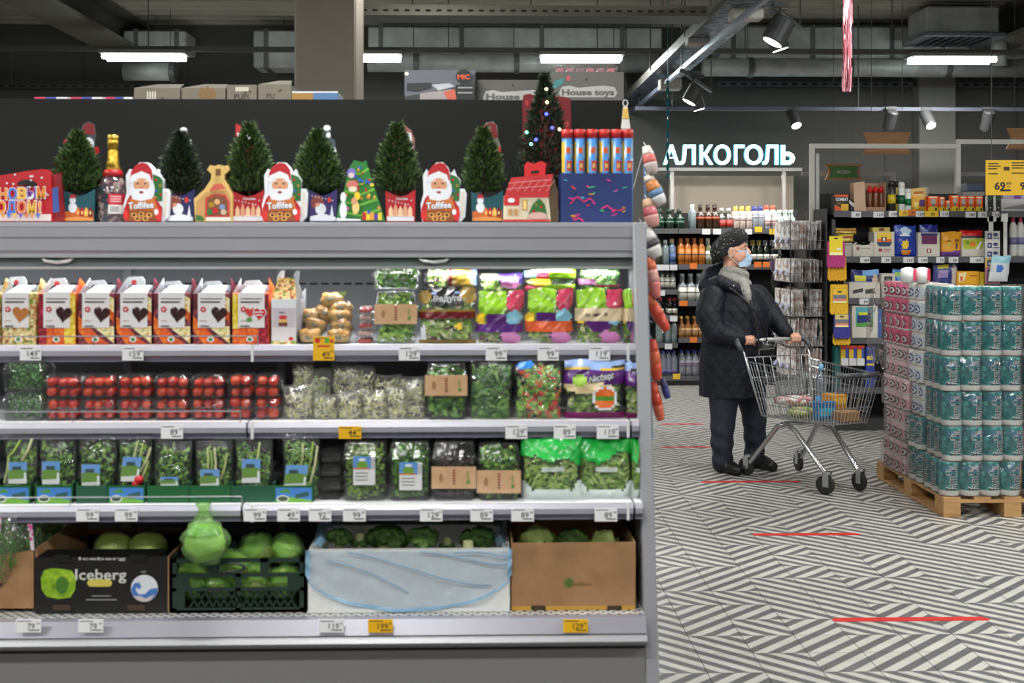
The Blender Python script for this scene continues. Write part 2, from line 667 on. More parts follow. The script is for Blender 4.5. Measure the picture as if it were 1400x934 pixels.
# red distance tape on the floor
tape = C(196, 36, 30, .45)
for k, (x0, x1, py, lb) in enumerate(((1140, 1354, 851.5, 'red floor tape strip nearest the camera, in front of the pallet'),
                                      (1030, 1178, 733.5, 'red floor tape strip lying just in front of the trolley wheels'),
                                      (960, 1096, 660.5, "red floor tape strip under the trolley's rear wheel"),
                                      (904, 974, 612.5, "red floor tape strip behind the woman's heels"),
                                      (904, 962, 581, 'red floor tape strip furthest back, near the liquor shelves'))):
 Yt = F * CH / (py - HY)
 a, b = at(x0, py, Yt), at(x1, py, Yt)
 w = .026
 m = MB()
 pts = [(a.x, Yt - w), (b.x - .02, Yt - w), (b.x, Yt - w * .3), (b.x - .03, Yt + w), (a.x + .01, Yt + w), (a.x - .01, Yt)]
 m.add([(p[0], p[1], .0012) for p in pts] + [(p[0], p[1], 0.0002) for p in pts], [tuple(range(6)), tuple(range(11, 5, -1))] + [(i, 6 + i, 6 + (i + 1) % 6, (i + 1) % 6) for i in range(6)], tape)
 tag(m.build('floor_tape'), lb, 'tape')
wall_m = noisy('wall_grey', [(.3, (86, 85, 82)), (.7, (94, 92, 89))], 1.2, .8)
beige_m = C(146, 137, 124, .8)
ceil_m = noisy('ceiling_deck', [(.3, (168, 161, 150)), (.7, (180, 173, 162))], 2, .75)
tag(MB().box(-9, YW, -.06, 9, YW + .15, ZC + .3, wall_m).build('wall_back'), kind='structure')
tag(MB().box(-9.15, -5, -.06, -9, YW, ZC + .3, wall_m).build('wall_left'), kind='structure')
tag(MB().box(9, -5, -.06, 9.15, YW, ZC + .3, wall_m).build('wall_right'), kind='structure')
tag(MB().box(-9, -5.15, -.06, 9, -5, ZC + .3, wall_m).build('wall_front'), kind='structure')
mc = MB()
prof = []
y = -5.0
while y < YW:
 prof += [(y, ZC), (y + .10, ZC), (y + .14, ZC + .07), (y + .24, ZC + .07)]
 y += .28
vs_ = [(-9, p[0], p[1]) for p in prof] + [(9, p[0], p[1]) for p in prof]
n = len(prof)
mc.add(vs_, [(i, i + 1, n + i + 1, n + i) for i in range(n - 1)], ceil_m)
tag(mc.build('ceiling', origin=(0, 0, ZC)), kind='structure')
# vertical panel joints on the back wall, pilaster
tag(MB().box(at(1255, 0, 14.6).x, 14.55, 0, at(1305, 0, 14.6).x, YW, ZC, noisy('pilaster_paint', [(.3, (132, 130, 126)), (.7, (140, 138, 134))], 2, .8)).build('trim_1', bevel=.01), kind='structure')
mj = MB()
for px in (115, 620, 760, 1210, 1390):
 x = at(px, 0, YW).x
 mj.box(x - .012, YW - .012, 0, x + .012, YW, ZC, C(80, 79, 77, .8))
tag(mj.build('trim_2'), kind='structure')
# concrete column behind the cooler
xc0, xc1 = at(402, 0, 6.8).x, at(487, 0, 6.8).x
col_m = noisy('column_paint', [(.3, (108, 100, 90)), (.7, (115, 107, 96))], 3, .75)
tag(MB().box(xc0, 6.8, 0, xc1, 7.25, ZC, col_m).build('trim_3', bevel=.012), kind='structure')
# beams
bm_m = C(92, 90, 86, .7)
for k, (x0, x1) in enumerate(((-4.3, -3.85), (1.05, 1.25), (5.6, 6.0))):
 if k == 1: continue
 b = MB()
 b.box(x0, -4, ZC - .04, x1, YW - .02, ZC, bm_m)
 b.box(x0 + .16, -4, ZC - .32, x1 - .16, YW - .02, ZC - .04, bm_m)
 b.box(x0, -4, ZC - .36, x1, YW - .02, ZC - .32, C(120, 116, 108, .7))
 tag(b.build('trim_%d' % (4 + k)), kind='structure')
# ------------------------------------------------------------------ ceiling services
foil = noisy('duct_foil', [(.3, (168, 168, 168)), (.7, (204, 204, 204))], 6, .5, .25, bump=.5, bscale=9)
foil_d = noisy('duct_band', [(.3, (96, 96, 98)), (.7, (120, 120, 122))], 6, .45, .5)
steel_d = C(96, 97, 100, .45, .6)
steel_l = noisy('galvanised', [(.3, (134, 140, 150)), (.7, (164, 170, 180))], 20, .35, .8)
def duct(label, x0, x1, ytop, ybot, Y, d, step=.9):
 a, b = at(x0, ybot, Y), at(x1, ytop, Y)
 root = thing('air_duct', ((a.x + b.x) / 2, Y + d / 2, a.z), label, 'air duct', 'ducts under the ceiling')
 MB().box(a.x, Y, a.z, b.x, Y + d, b.z, foil).build('duct_body', root, bevel=.015)
 x = a.x + .12
 while x < b.x - .05:
  MB().box(x, Y - .015, a.z - .015, x + .05, Y + d + .015, b.z + .015, foil_d).build('flange', root)
  x += step
 x = a.x + .3
 while x < b.x:
  MB().tube([(x, Y + d / 2, b.z), (x, Y + d / 2, ZC + .02)], .006, steel_d, 6).build('hanger', root)
  x += 1.6
 return root
duct('short foil-clad air duct above the leftmost ceiling lamp', 168, 254, 42, 70, 14.0, .5, .45)
duct('foil-clad air duct just left of the concrete column', 346, 470, 42, 92, 14.0, .5, .6)
duct('long foil-clad air duct right of the concrete column', 503, 905, 38, 70, 14.0, .5)
duct('long foil-clad air duct above the right-hand shelving', 985, 1480, 38, 78, 14.0, .5)
# a round duct under the long one
for x0, x1, py, lb in ((503, 900, 86, 'round foil duct running under the long duct beside the column'), (960, 1480, 92, 'round foil duct running beneath the duct above the right-hand shelving'), (170, 240, 98, 'short round foil duct beneath the leftmost ceiling lamp')):
 a, b = at(x0, py, 13.75), at(x1, py, 13.75)
 rd = thing('round_duct', ((a.x + b.x) / 2, 13.75, a.z), lb, 'air duct', 'ducts under the ceiling')
 MB().tube([(a.x, 13.75, a.z), (b.x, 13.75, a.z)], .10, foil, 14).build('duct_body', rd, smooth=True)
 x = a.x + .5
 while x < b.x:
  MB().tube([(x, 13.75, a.z), (x + .06, 13.75, a.z)], .112, foil_d, 14).build('clamp_band', rd)
  MB().tube([(x, 13.75, a.z), (x, 13.75, ZC + .02)], .005, steel_d, 6).build('hanger', rd)
  x += 1.1
# ventilation cassette
a, b = at(1252, 58, 13.3), at(1350, 16, 13.3)
va = thing('vent_cassette', ((a.x + b.x) / 2, 13.5, a.z), 'boxy grey ventilation unit with slotted face above the right lamp', 'vent')
MB().box(a.x, 12.98, a.z + .05, b.x, 13.56, b.z, foil).build('body', va, bevel=.02)
MB().box(a.x - .05, 12.9, a.z, b.x + .05, 13.6, a.z + .05, steel_l).build('face_frame', va, bevel=.01)
for k in range(7):
 x = a.x + .06 + k * (b.x - a.x - .12) / 7
 MB().obox((x + .04, 13.25, a.z - .01), (.03, 0, .012), (0, .3, 0), (0, 0, .003), steel_d).build('louvre', va)
for sx in (a.x + .05, b.x - .05):
 MB().tube([(sx, 13.3, b.z), (sx, 13.3, ZC + .02)], .008, steel_d, 6).build('hanger', va)
tubv = MB().tube([(at(1366, 0, 13.5).x, 13.5, at(0, 85, 13.5).z), (at(1366, 0, 13.5).x, 13.5, at(0, 38, 13.5).z)], .085, foil, 14)
tag(tubv.build('vent_stub', smooth=True), 'short upright foil duct stub right of the ventilation unit', 'air duct')
# rails and trays
def rail(name, label, p, q, w, h, mat, cat, slots=0, hang=2.0):
 p, q = Vector(p), Vector(q)
 root = thing(name, (p + q) / 2, label, cat)
 d = (q - p)
 L = d.length
 d.normalize()
 sd = Vector((d.y, -d.x, 0))
 MB().obox((p + q) / 2, d * L / 2, sd * w / 2, (0, 0, h / 2), mat).build('channel', root)
 if slots:
  n = int(L / slots)
  ms = MB()
  for k in range(n):
   c = p + d * (k + .5) * slots
   for s_ in (-1, 1):
    ms.obox(c + sd * s_ * (w / 2 + .001), d * slots * .28, sd * .002, (0, 0, h * .22), C(40, 40, 42, .7))
  stuff(ms.build('slots', root))
 k = .4
 while k < L:
  c = p + d * k
  MB().tube([(c.x, c.y, c.z), (c.x, c.y, ZC + .02)], .006, steel_d, 6).build('hanger_rod', root)
  k += hang
 return root
YL = 12.6
zr = at(700, 69, YL).z
rail('lamp_trunking', 'long dark trunking the ceiling lamps hang from', (at(-60, 0, YL).x, YL, zr), (at(1460, 0, YL).x, YL, zr), .06, .05, C(104, 102, 98, .5, .3), 'rail', 0, 1.5)
z2 = at(1100, 149, 13.3).z
rail('spotlight_rail', 'thin rail carrying the spotlights over the right-hand shelving', (at(868, 0, 13.3).x, 13.3, z2), (at(1460, 0, 13.3).x, 13.3, z2), .04, .04, C(92, 96, 108, .4, .4), 'rail')
z3 = at(1100, 113, 14.5).z
rail('slotted_cable_channel', 'slotted cable channel fixed high along the back wall, right side', (at(985, 0, 14.5).x, 14.66, z3), (at(1460, 0, 14.5).x, 14.66, z3), .06, .055, C(120, 124, 134, .4, .5), 'cable channel', .12)
rail('slotted_cable_channel', 'slotted cable channel along the back wall above the gift display', (at(-40, 0, 14.5).x, 14.66, at(100, 116, 14.5).z), (at(420, 0, 14.5).x, 14.66, at(100, 116, 14.5).z), .06, .05, C(96, 96, 98, .4, .5), 'cable channel', .12)
# tray across, in front of the ducts
YT = 9.0
zt_ = at(700, 20, YT).z
ct = thing('cable_tray', (at(730, 0, YT).x, YT, zt_), 'slotted metal cable tray crossing above the gift display', 'cable tray')
xa, xb = at(488, 0, YT).x, at(962, 0, YT).x
MB().box(xa, YT - .15, zt_ - .035, xb, YT + .15, zt_ - .03, steel_d).build('tray_floor', ct)
MB().box(xa, YT - .155, zt_ - .035, xb, YT - .15, zt_ + .04, C(120, 116, 106, .4, .5)).build('side_wall', ct)
MB().box(xa, YT + .15, zt_ - .035, xb, YT + .155, zt_ + .04, C(120, 116, 106, .4, .5)).build('side_wall', ct)
ms = MB()
k = xa + .05
while k < xb:
 ms.box(k, YT - .158, zt_ - .008, k + .035, YT - .1545, zt_ + .006, C(40, 40, 40, .8))
 k += .075
stuff(ms.build('slots', ct))
for x in (xa + .4, (xa + xb) / 2, xb - .3):
 MB().tube([(x, YT, zt_), (x, YT, ZC + .02)], .006, steel_d, 6).build('hanger_rod', ct)
# tray running into the depth
xt = 1.83
zt2 = 3.22
tr = thing('cable_tray', (xt, 11, zt2), 'perforated cable tray running back to the wall beside the lit sign', 'cable tray')
perf = noisy('perforated_steel', [(.35, (40, 44, 54)), (.45, (126, 134, 150))], 26, .4, .6, kind='cells', const=True)  # bluish tint in the steel stands in for blue light reflected on the tray
MB().box(xt - .16, 5, zt2 - .03, xt + .16, YW - .02, zt2 - .025, perf).build('tray_floor', tr)
MB().box(xt - .165, 5, zt2 - .03, xt - .16, YW - .02, zt2 + .05, C(110, 108, 104, .4, .5)).build('side_wall', tr)
MB().box(xt + .16, 5, zt2 - .03, xt + .165, YW - .02, zt2 + .05, perf).build('side_wall', tr)
MB().box(xt - .05, 5, zt2 - .14, xt - .02, YW - .02, zt2 - .10, C(120, 128, 146, .35, .6)).build('lower_rail', tr)  # same bluish tint, reflected blue light put into the colour
for y in (6, 8, 10, 12, 14):
 MB().tube([(xt - .18, y, zt2), (xt - .18, y, ZC + .02)], .006, steel_d, 6).build('hanger_rod', tr)
 MB().tube([(xt - .035, y, zt2 - .1), (xt - .035, y, zt2 - .02)], .008, steel_d, 6).build('bracket', tr)
# white boxes fixed on the tray
for (x0, y0, x1, y1, Y, lb) in ((1001, 3, 1045, 25, 8.6, 'white junction box nearest the camera on the cable tray'), (941, 50, 971, 60, 9.9, 'small white junction box halfway along the cable tray'), (903, 107, 932, 122, 12.0, 'white junction box at the far end of the cable tray')):
 a, b = at(x0, y1, Y), at(x1, y0, Y)
 jb = thing('junction_box', ((a.x + b.x) / 2, Y, a.z), lb, 'junction box')
 MB().box(a.x, Y, a.z, b.x, Y + .16, b.z, C(186, 182, 172, .5)).build('case', jb, bevel=.008)
 MB().box(a.x + .01, Y - .004, a.z + .01, b.x - .01, Y, b.z - .01, C(200, 196, 186, .5)).build('cover', jb)
# ceiling lamps with two tubes; the rows go on over the whole hall
tube_m = glow('lamp_tube', (236, 255, 248), 22.0)
def lamp(x0, x1, Y, z, label):
 r = thing('ceiling_lamp', ((x0 + x1) / 2, Y, z), label, 'lamp', 'ceiling lamps')
 MB().box(x0 - .02, Y - .13, z + .03, x1 + .02, Y + .13, z + .07, C(150, 148, 142, .5)).build('housing', r, bevel=.005)
 for s_ in (-1, 1):
  MB().tube([(x0 + .01 + .0 * s_, Y + s_ * .085, z), (x1 - .01, Y + s_ * .085, z)], .024, tube_m, 10).build('tube', r, smooth=True)
  MB().box(x0, Y + s_ * .085 - .012, z - .01, x0 + .012, Y + s_ * .085 + .012, z + .03, WHITE).build('holder', r)
  MB().box(x1 - .012, Y + s_ * .085 - .012, z - .01, x1, Y + s_ * .085 + .012, z + .03, WHITE).build('holder', r)
 area_lamp('lamp_light', (0, 0, -.04), x1 - x0, .24, LAMP_W, (1.0, .985, .955), (0, 0, 0), r)
 return r
zl = at(700, 81, YL).z
for x0, x1, lb in ((142, 253, 'lit twin-tube ceiling lamp at far left under the short duct'), (437, 548, 'lit twin-tube ceiling lamp half hidden by the concrete column'), (739, 850, 'lit twin-tube ceiling lamp above the boxes of toys'), (1244, 1358, 'lit twin-tube ceiling lamp under the ventilation unit at right')):
 p, q = at(x0, 81, YL), at(x1, 81, YL)
 lamp(p.x, q.x, YL, zl, lb)
for j, Y in enumerate((6.9, 3.9, 0.9, -2.1)):
 for i, x in enumerate((-6.2, -3.4, -.6, 2.9, 5.6)):
  lamp(x - .42, x + .42, Y, 3.42, 'lit ceiling lamp above the picture, %s row from the wall, %s from left' % (('second', 'third', 'fourth', 'fifth')[j], ('first', 'second', 'third', 'fourth', 'fifth')[i]))
# track spotlights
lens_m = glow('spot_lens', (255, 252, 244), 9.0)
spot_body = C(74, 74, 76, .5, .2)
def spot(p0, p1, r, label, lit=True, railz=None):
 """cylinder head from p0 (rear) to p1 (lens)"""
 p0, p1 = Vector(p0), Vector(p1)
 root = thing('track_spotlight', p0, label, 'spotlight', 'track spotlights')
 d = (p1 - p0).normalized()
 MB().tube([p0, p0 + d * .012, p1 - d * .01, p1], [r * .8, r, r, r * .94], spot_body, 16).build('head', root, smooth=False)
 MB().tube([p1 - d * .002, p1 + d * .002], r * .82, lens_m if lit else C(60, 60, 60, .2), 16).build('lens', root)
 c = p0 + d * .08
 t = (c.x, c.y, railz or c.z + .2)
 MB().tube([c, (c.x, c.y, c.z + r + .02), t], .008, spot_body, 6).build('stem', root)
 MB().box(t[0] - .06, t[1] - .018, t[2] - .01, t[0] + .06, t[1] + .018, t[2] + .02, spot_body).build('track_adapter', root)
 if lit:
  ld = bpy.data.lights.new('spot_light', 'SPOT')
  ld.energy = SPOT_W
  ld.spot_size = R(70)
  ld.spot_blend = .6
  ld.shadow_soft_size = .05
  ld.color = (1, .97, .92)
  lo = bpy.data.objects.new('spot_light', ld)
  lo.location = p1 + d * .02 - p0
  lo.rotation_euler = d.to_track_quat('-Z', 'Y').to_euler()
  COL.objects.link(lo)
  lo.parent = root
 return root
def sp(x0, y0, x1, y1, Y, dy, r, lb, lit=True, rz=None):
 return spot(at(x0, y0, Y), at(x1, y1, Y + dy), r, lb, lit, rz)
sp(1074, 26, 1056, 58, 8.7, .0, .085, 'large grey track spotlight near the top, front one of its pair', True, at(1070, 8, 8.7).z)
sp(1058, 40, 1067, 68, 9.2, .0, .07, 'grey track spotlight behind the large one, second of its pair', True, None)
sp(954, 118, 942, 140, 10.8, .0, .07, 'grey track spotlight in front of its pair, left above the lit sign', True, at(950, 100, 10.8).z)
sp(950, 128, 956, 150, 11.3, .0, .06, 'smaller grey track spotlight behind its pair, above the lit sign', True, at(950, 105, 11.3).z)
sp(1081, 152, 1089, 172, 13.34, -.12, .062, 'lit round spotlight hanging just right of the sign', True, z2)
sp(1263, 152, 1273, 172, 13.34, -.14, .062, 'lit round spotlight in front of the wall pilaster', True, z2)
sp(1221, 152, 1214, 176, 13.2, .1, .062, 'unlit spotlight on the rail left of the wall pilaster', False, z2)
sp(1353, 152, 1347, 178, 13.2, .1, .062, 'unlit spotlight on the rail furthest right', False, z2)
# short tracks the near pairs hang from
for (xa_, ya_, Ya, xb_, yb_, Yb, lb) in ((1036, 36, 8.3, 1094, 0, 9.6, 'short dark lighting track holding the large pair of spotlights'), (932, 124, 10.4, 972, 100, 11.8, 'short lighting track holding the spotlight pair left of the sign')):
 p, q = at(xa_, ya_, Ya), at(xb_, yb_, Yb)
 p.z = q.z = (p.z + q.z) / 2
 tk = thing('lighting_track', (p + q) / 2, lb, 'lighting track')
 MB().tube([p, q], .02, C(60, 60, 64, .4, .3), 6).build('track_profile', tk)
 for e in (p, q):
  MB().tube([e, (e.x, e.y, ZC + .02)], .005, steel_d, 6).build('hanger_wire', tk)
# tinsel garland and teal ribbon
rg = random.Random(8)
tinsel = [C(186, 96, 106, .3, .5), C(220, 160, 170, .25, .6), C(120, 40, 56, .35, .4)]
a = at(1158, 0, 8.0)
zb = at(1158, 124, 8.0).z
mt = MB()
for _ in range(420):
 x, y = a.x + rg.uniform(-.026, .026), 8.0 + rg.uniform(-.026, .026)
 z = rg.uniform(zb, 3.7)
 l = rg.uniform(.06, .16)
 sx = rg.uniform(-.01, .01)
 z1 = max(z - l, zb - .01 * rg.random())
 mt.add([(x, y, z), (x + .003, y, z), (x + .003 + sx, y + sx, z1), (x + sx, y + sx, z1)], [(0, 1, 2, 3)], rg.choice(tinsel))
tg = thing('tinsel_garland', (a.x, 8.0, zb), 'pink-red tinsel strand hanging from the ceiling', 'tinsel')
stuff(mt.build('tinsel_strips', tg))
MB().tube([(a.x, 8.0, zb + .02), (a.x, 8.0, ZC + .02)], .004, tinsel[2], 6).build('cord', tg)
a = at(913, 110, 10.0)
zb = at(913, 243, 10.0).z
mt = MB()
n = 40
for i in range(n):
 z0, z1 = zb + (a.z - zb) * i / n, zb + (a.z - zb) * (i + 1) / n
 t0, t1 = i * .7, (i + 1) * .7
 mt.add([(a.x + .013 * math.cos(t0), 10 + .013 * math.sin(t0), z0), (a.x - .013 * math.cos(t0), 10 - .013 * math.sin(t0), z0), (a.x - .013 * math.cos(t1), 10 - .013 * math.sin(t1), z1), (a.x + .013 * math.cos(t1), 10 + .013 * math.sin(t1), z1)], [(0, 1, 2, 3)], C(18, 104, 112, .35, .4))
mt.tube([(a.x, 10, a.z), (a.x, 10, ZC)], .003, C(18, 104, 112, .4), 6)
tag(mt.build('teal_ribbon'), 'thin teal twisted ribbon hanging in front of the lit sign', 'ribbon')
# ------------------------------------------------------------------ lit sign on its frame
YS = 14.08
root = thing('store_sign', at(996, 231, YS), 'glowing white letters above the liquor shelves on a slim rail', 'sign')
sign_m = glow('sign_letter', (226, 248, 255), 4.0)
sign_e = glow('sign_edge', (70, 190, 210), .8)
for ch, x0, x1 in (('А', 906, 930), ('Л', 928, 952), ('К', 956, 976), ('О', 975, 1000), ('Г', 1003, 1019), ('О', 1017, 1044), ('Л', 1042, 1065)):
 m = MB()
 letters(m, ch, (x0 + x1) / 2, 211.5, 25.5, YS, sign_m, w=(x1 - x0 - 2), fat=.022, lift=.0, depth=0)
 letters(m, ch, (x0 + x1) / 2, 211.5, 25.5, YS + .004, sign_e, w=(x1 - x0 - 1.2), fat=.03, lift=.0, depth=.05)
 o = m.build('letter', root)
for th_, lf, mt_, gr in ((.002, 0, sign_m, 0), (.05, -.004, sign_e, .6)):
 m = MB() if not gr else m
 m.trace(rect(1068 - gr, 198.5 - gr, 1073.5 + gr, 225 + gr), YS, th_, mt_, lift=lf)
 m.trace([(1073.4, 208 - gr), (1080, 208 - gr), (1085, 211), (1087 + gr, 216.5), (1085, 222), (1080, 225 + gr), (1073.4, 225 + gr), (1073.4, 220 - gr), (1079, 220 - gr), (1081.4 - gr, 216.5), (1079, 213 + gr), (1073.4, 213 + gr)], YS, th_, mt_, lift=lf)
m.build('letter', root)
p, q = at(893, 231.5, YS), at(1096, 231.5, YS)
bar_m = C(176, 176, 174, .45, .3)
MB().box(p.x, YS - .02, p.z - .018, q.x, YS + .06, p.z + .018, bar_m).build('rail', root)
for px in (919, 1072):
 x = at(px, 0, YS).x
 MB().box(x - .02, YS, 0, x + .02, YS + .04, p.z, bar_m).build('post', root)
for px in (912, 935, 963, 985, 1008, 1030, 1053, 1074):
 x = at(px, 0, YS).x
 MB().box(x - .006, YS + .05, p.z, x + .006, YS + .058, at(0, 212, YS).z, steel_d).build('letter_bracket', root)
area_lamp('backboard_fill', (0, .05, -.08), 1.4, .05, 1.0, (1, .93, .82), (R(-20), 0, 0), root)  # added unseen lamp that brightens the beige backboard below the sign
# =================================================================== THE OPEN-FRONT COOLER
XE = 0.525                         # outer face of its right end panel
XL = -3.3
Y1, Y2, Y3, YD, YCN = 3.86, 3.775, 3.69, 3.60, 3.93       # fronts of shelf 1, 2, 3, deck, canopy
YBK = 4.45
Z1 = at(430, 472, Y1).z
Z2 = at(430, 577, Y2).z
Z3 = at(430, 690, Y3).z
ZD = at(430, 850, YD).z
ZT = at(430, 304, YCN).z           # ledge on top
XI = XE - .042
lilac = noisy('rail_aluminium', [(.3, (176, 174, 186)), (.7, (188, 186, 198))], 3, .35, .3)
lilac_d = C(132, 130, 146, .3, .4)
shelf_w = C(222, 222, 226, .4)
grey_p = C(112, 112, 114, .5)
panel_m = C(158, 158, 164, .4, .3)
inner_m = noisy('cooler_liner', [(.3, (120, 122, 126)), (.7, (128, 130, 134))], 2, .5)
cooler = thing('open_cooler', ((XL + XE) / 2, YD + .3, 0), 'long open-front refrigerated produce cooler with four decks', 'cooler')
MB().box(XL, YD + .03, .0, XI, YD + .06, at(430, 885, YD).z, C(132, 130, 129, .5, .1)).build('kick_panel', cooler)
zl0, zl1 = at(430, 886, YD).z, at(430, 868, YD).z
pr = [(YD + .05, zl0), (YD - .005, zl0), (YD - .022, zl0 + .012), (YD - .026, (zl0 + zl1) / 2), (YD - .02, zl1 - .008), (YD + .0, zl1), (YD + .05, zl1)]
def sweep_x(prof, x0, x1, mat, flip=False):
 n_ = len(prof)
 m_ = MB()
 vs2 = [(x0, p[0], p[1]) for p in prof] + [(x1, p[0], p[1]) for p in prof]
 fs2 = [tuple(range(n_)), tuple(range(2 * n_ - 1, n_ - 1, -1))] + [(i, n_ + i, n_ + (i + 1) % n_, (i + 1) % n_) for i in range(n_)]
 return m_.add(vs2, fs2, mat)
sweep_x(pr, XL, XI, C(166, 166, 170, .35, .4)).build('bumper', cooler, smooth=False)
sweep_x([(YD + .045, zl1), (YD - .012, zl1), (YD + .012, ZD + .002), (YD + .045, ZD + .002)], XL, XI, C(138, 136, 146, .35, .3)).build('price_rail', cooler)
MB().box(XL, YD + .02, at(430, 893, YD).z, XI, YD + .05, zl0, C(30, 30, 31, .6)).build('shadow_strip', cooler)  # solid dark strip painting in the shade under the bumper
# perforated deck: white sheet with round holes
m, nt, p, N, L = nodes_of('perforated_deck')
tc = N.new('ShaderNodeTexCoord')
mp = N.new('ShaderNodeMapping'); mp.inputs['Scale'].default_value = (46, 46, 46); mp.inputs['Rotation'].default_value = (0, 0, R(45))
L.new(tc.outputs['Object'], mp.inputs[0])
fr = N.new('ShaderNodeVectorMath'); fr.operation = 'FRACTION'
L.new(mp.outputs[0], fr.inputs[0])
sb = N.new('ShaderNodeVectorMath'); sb.operation = 'SUBTRACT'; sb.inputs[1].default_value = (.5, .5, 0)
L.new(fr.outputs[0], sb.inputs[0])
ml = N.new('ShaderNodeVectorMath'); ml.operation = 'MULTIPLY'; ml.inputs[1].default_value = (1, 1, 0)
L.new(sb.outputs[0], ml.inputs[0])
ln = N.new('ShaderNodeVectorMath'); ln.operation = 'LENGTH'
L.new(ml.outputs[0], ln.inputs[0])
gt = N.new('ShaderNodeMath'); gt.operation = 'GREATER_THAN'; gt.inputs[1].default_value = .29
L.new(ln.outputs['Value'], gt.inputs[0])
mx = N.new('ShaderNodeMix'); mx.data_type = 'RGBA'
mx.inputs[6].default_value = rgb((14, 14, 14)); mx.inputs[7].default_value = rgb((226, 226, 224))
L.new(gt.outputs[0], mx.inputs[0]); L.new(mx.outputs[2], p.inputs['Base Color'])
p.inputs['Roughness'].default_value = .4
deck_m = m
MB().box(XL, YD + .012, ZD - .03, XI, YBK, ZD, deck_m).build('deck', cooler)
MB().box(XL, YBK, .0, XI, YBK + .04, at(430, 355, YCN).z, inner_m).build('back_panel', cooler)
# dashes of slots in the back panel
ms = MB()
zs = at(460, 388, YBK).z
k = XL + .1
while k < XI - .05:
 ms.box(k, YBK - .001, zs - .004, k + .028, YBK + .002, zs + .004, C(40, 40, 44, .6))
 k += .04
stuff(ms.build('vent_slots', cooler))
for px in (175, 385, 620):
 x = at(px, 400, YBK).x
 MB().box(x - .015, YBK - .012, ZD, x + .015, YBK, at(430, 360, YCN).z, C(150, 150, 154, .5)).build('shelf_upright', cooler)
bays = [(XL, at(345, 480, Y1).x - .002), (at(347, 480, Y1).x, at(857, 480, Y1).x - .002), (at(859, 480, Y1).x, XI)]
for Yk, Zk, hpx in ((Y1, Z1, 22), (Y2, Z2, 22), (Y3, Z3, 22)):
 h = hpx / ppm(430, Yk)
 for b0, b1 in bays:
  sh = MB().box(b0, Yk, Zk - .018, b1, YBK, Zk, shelf_w).build('shelf', cooler)
  sweep_x([(Yk + .004, Zk), (Yk - .004, Zk), (Yk - .012, Zk - h * .3), (Yk - .012, Zk - h * .62), (Yk + .004, Zk - h * .62)], b0, b1, lilac).build('price_rail', sh)
  sweep_x([(Yk + .006, Zk - h * .62), (Yk - .006, Zk - h * .62), (Yk + .002, Zk - h * .92), (Yk - .004, Zk - h), (Yk + .01, Zk - h)], b0, b1, lilac_d).build('rail_channel', sh)
 for px in (346, 858):
  x = at(px, 480, Yk).x
  MB().box(x - .004, Yk - .016, Zk - h, x + .004, Yk - .01, Zk + .004, C(236, 236, 240, .3)).build('rail_clip', cooler)
# canopy
zc1 = at(430, 352, YCN).z
cn = MB()
cn.box(XL, YCN + .002, zc1, XI, YBK + .2, zc1 + .012, C(176, 178, 182, .5))
cn.build('canopy_ceiling', cooler)
sweep_x([(YCN + .05, ZT), (YCN, ZT), (YCN - .006, ZT - .01), (YCN - .006, zc1 + .022), (YCN, zc1 + .02), (YCN + .012, zc1), (YCN + .05, zc1)], XL, XI, noisy('canopy_front', [(.3, (184, 182, 192)), (.7, (192, 190, 200))], 2, .35, .4)).build('canopy_front', cooler)
MB().box(XL, YCN - .009, ZT - .014, XI, YCN - .005, ZT - .001, C(206, 205, 214, .3, .3)).build('canopy_trim', cooler)
MB().box(XL, YCN - .008, ZT - .05, XI, YCN - .0055, ZT - .046, C(140, 139, 148, .3, .4)).build('canopy_groove', cooler)
MB().box(XL, YCN, ZT - .03, XI, 4.66, ZT, C(150, 150, 156, .5)).build('top_ledge', cooler)
zb1 = at(430, 362, YCN).z
MB().box(XL, YCN + .03, zb1 - .008, XI, YCN + .07, zc1, C(120, 132, 130, .35, .3)).build('night_blind', cooler)
MB().box(XL, YCN + .025, zb1 - .014, XI, YCN + .045, zb1 - .006, C(206, 208, 210, .3, .4)).build('blind_edge', cooler)
for px in (76, 593):
 a = at(px, 355, YCN)
 hd = MB().tube([(a.x - .05, YCN + .02, a.z + .008), (a.x - .036, YCN + .012, a.z - .004), (a.x, YCN + .008, a.z - .009), (a.x + .036, YCN + .012, a.z - .004), (a.x + .05, YCN + .02, a.z + .008)], .0055, C(226, 226, 228, .25, .3), 8).build('blind_handle', cooler, smooth=True)
 MB().box(a.x - .04, YCN + .028, a.z - .026, a.x + .04, YCN + .031, a.z - .016, C(150, 154, 156, .4)).build('handle_plate', hd)
# end panel and the tall backboard
ep = MB()
op = [(YD - .04, 0.0), (YCN - .012, ZT), (4.66, ZT), (4.66, 0)]
ep.add([(XI, p_[0], p_[1]) for p_ in op] + [(XE, p_[0], p_[1]) for p_ in op], [(3, 2, 1, 0), (4, 5, 6, 7)] + [(i, (i + 1) % 4, 4 + (i + 1) % 4, 4 + i) for i in range(4)], panel_m)
ep.build('end_panel', cooler, bevel=.004)
zbb = at(430, 136, 4.62).z
MB().box(XL, 4.62, ZT - .02, at(856, 136, 4.62).x, 4.65, zbb, C(30, 31, 30, .85, spec=.15)).build('backboard', cooler)
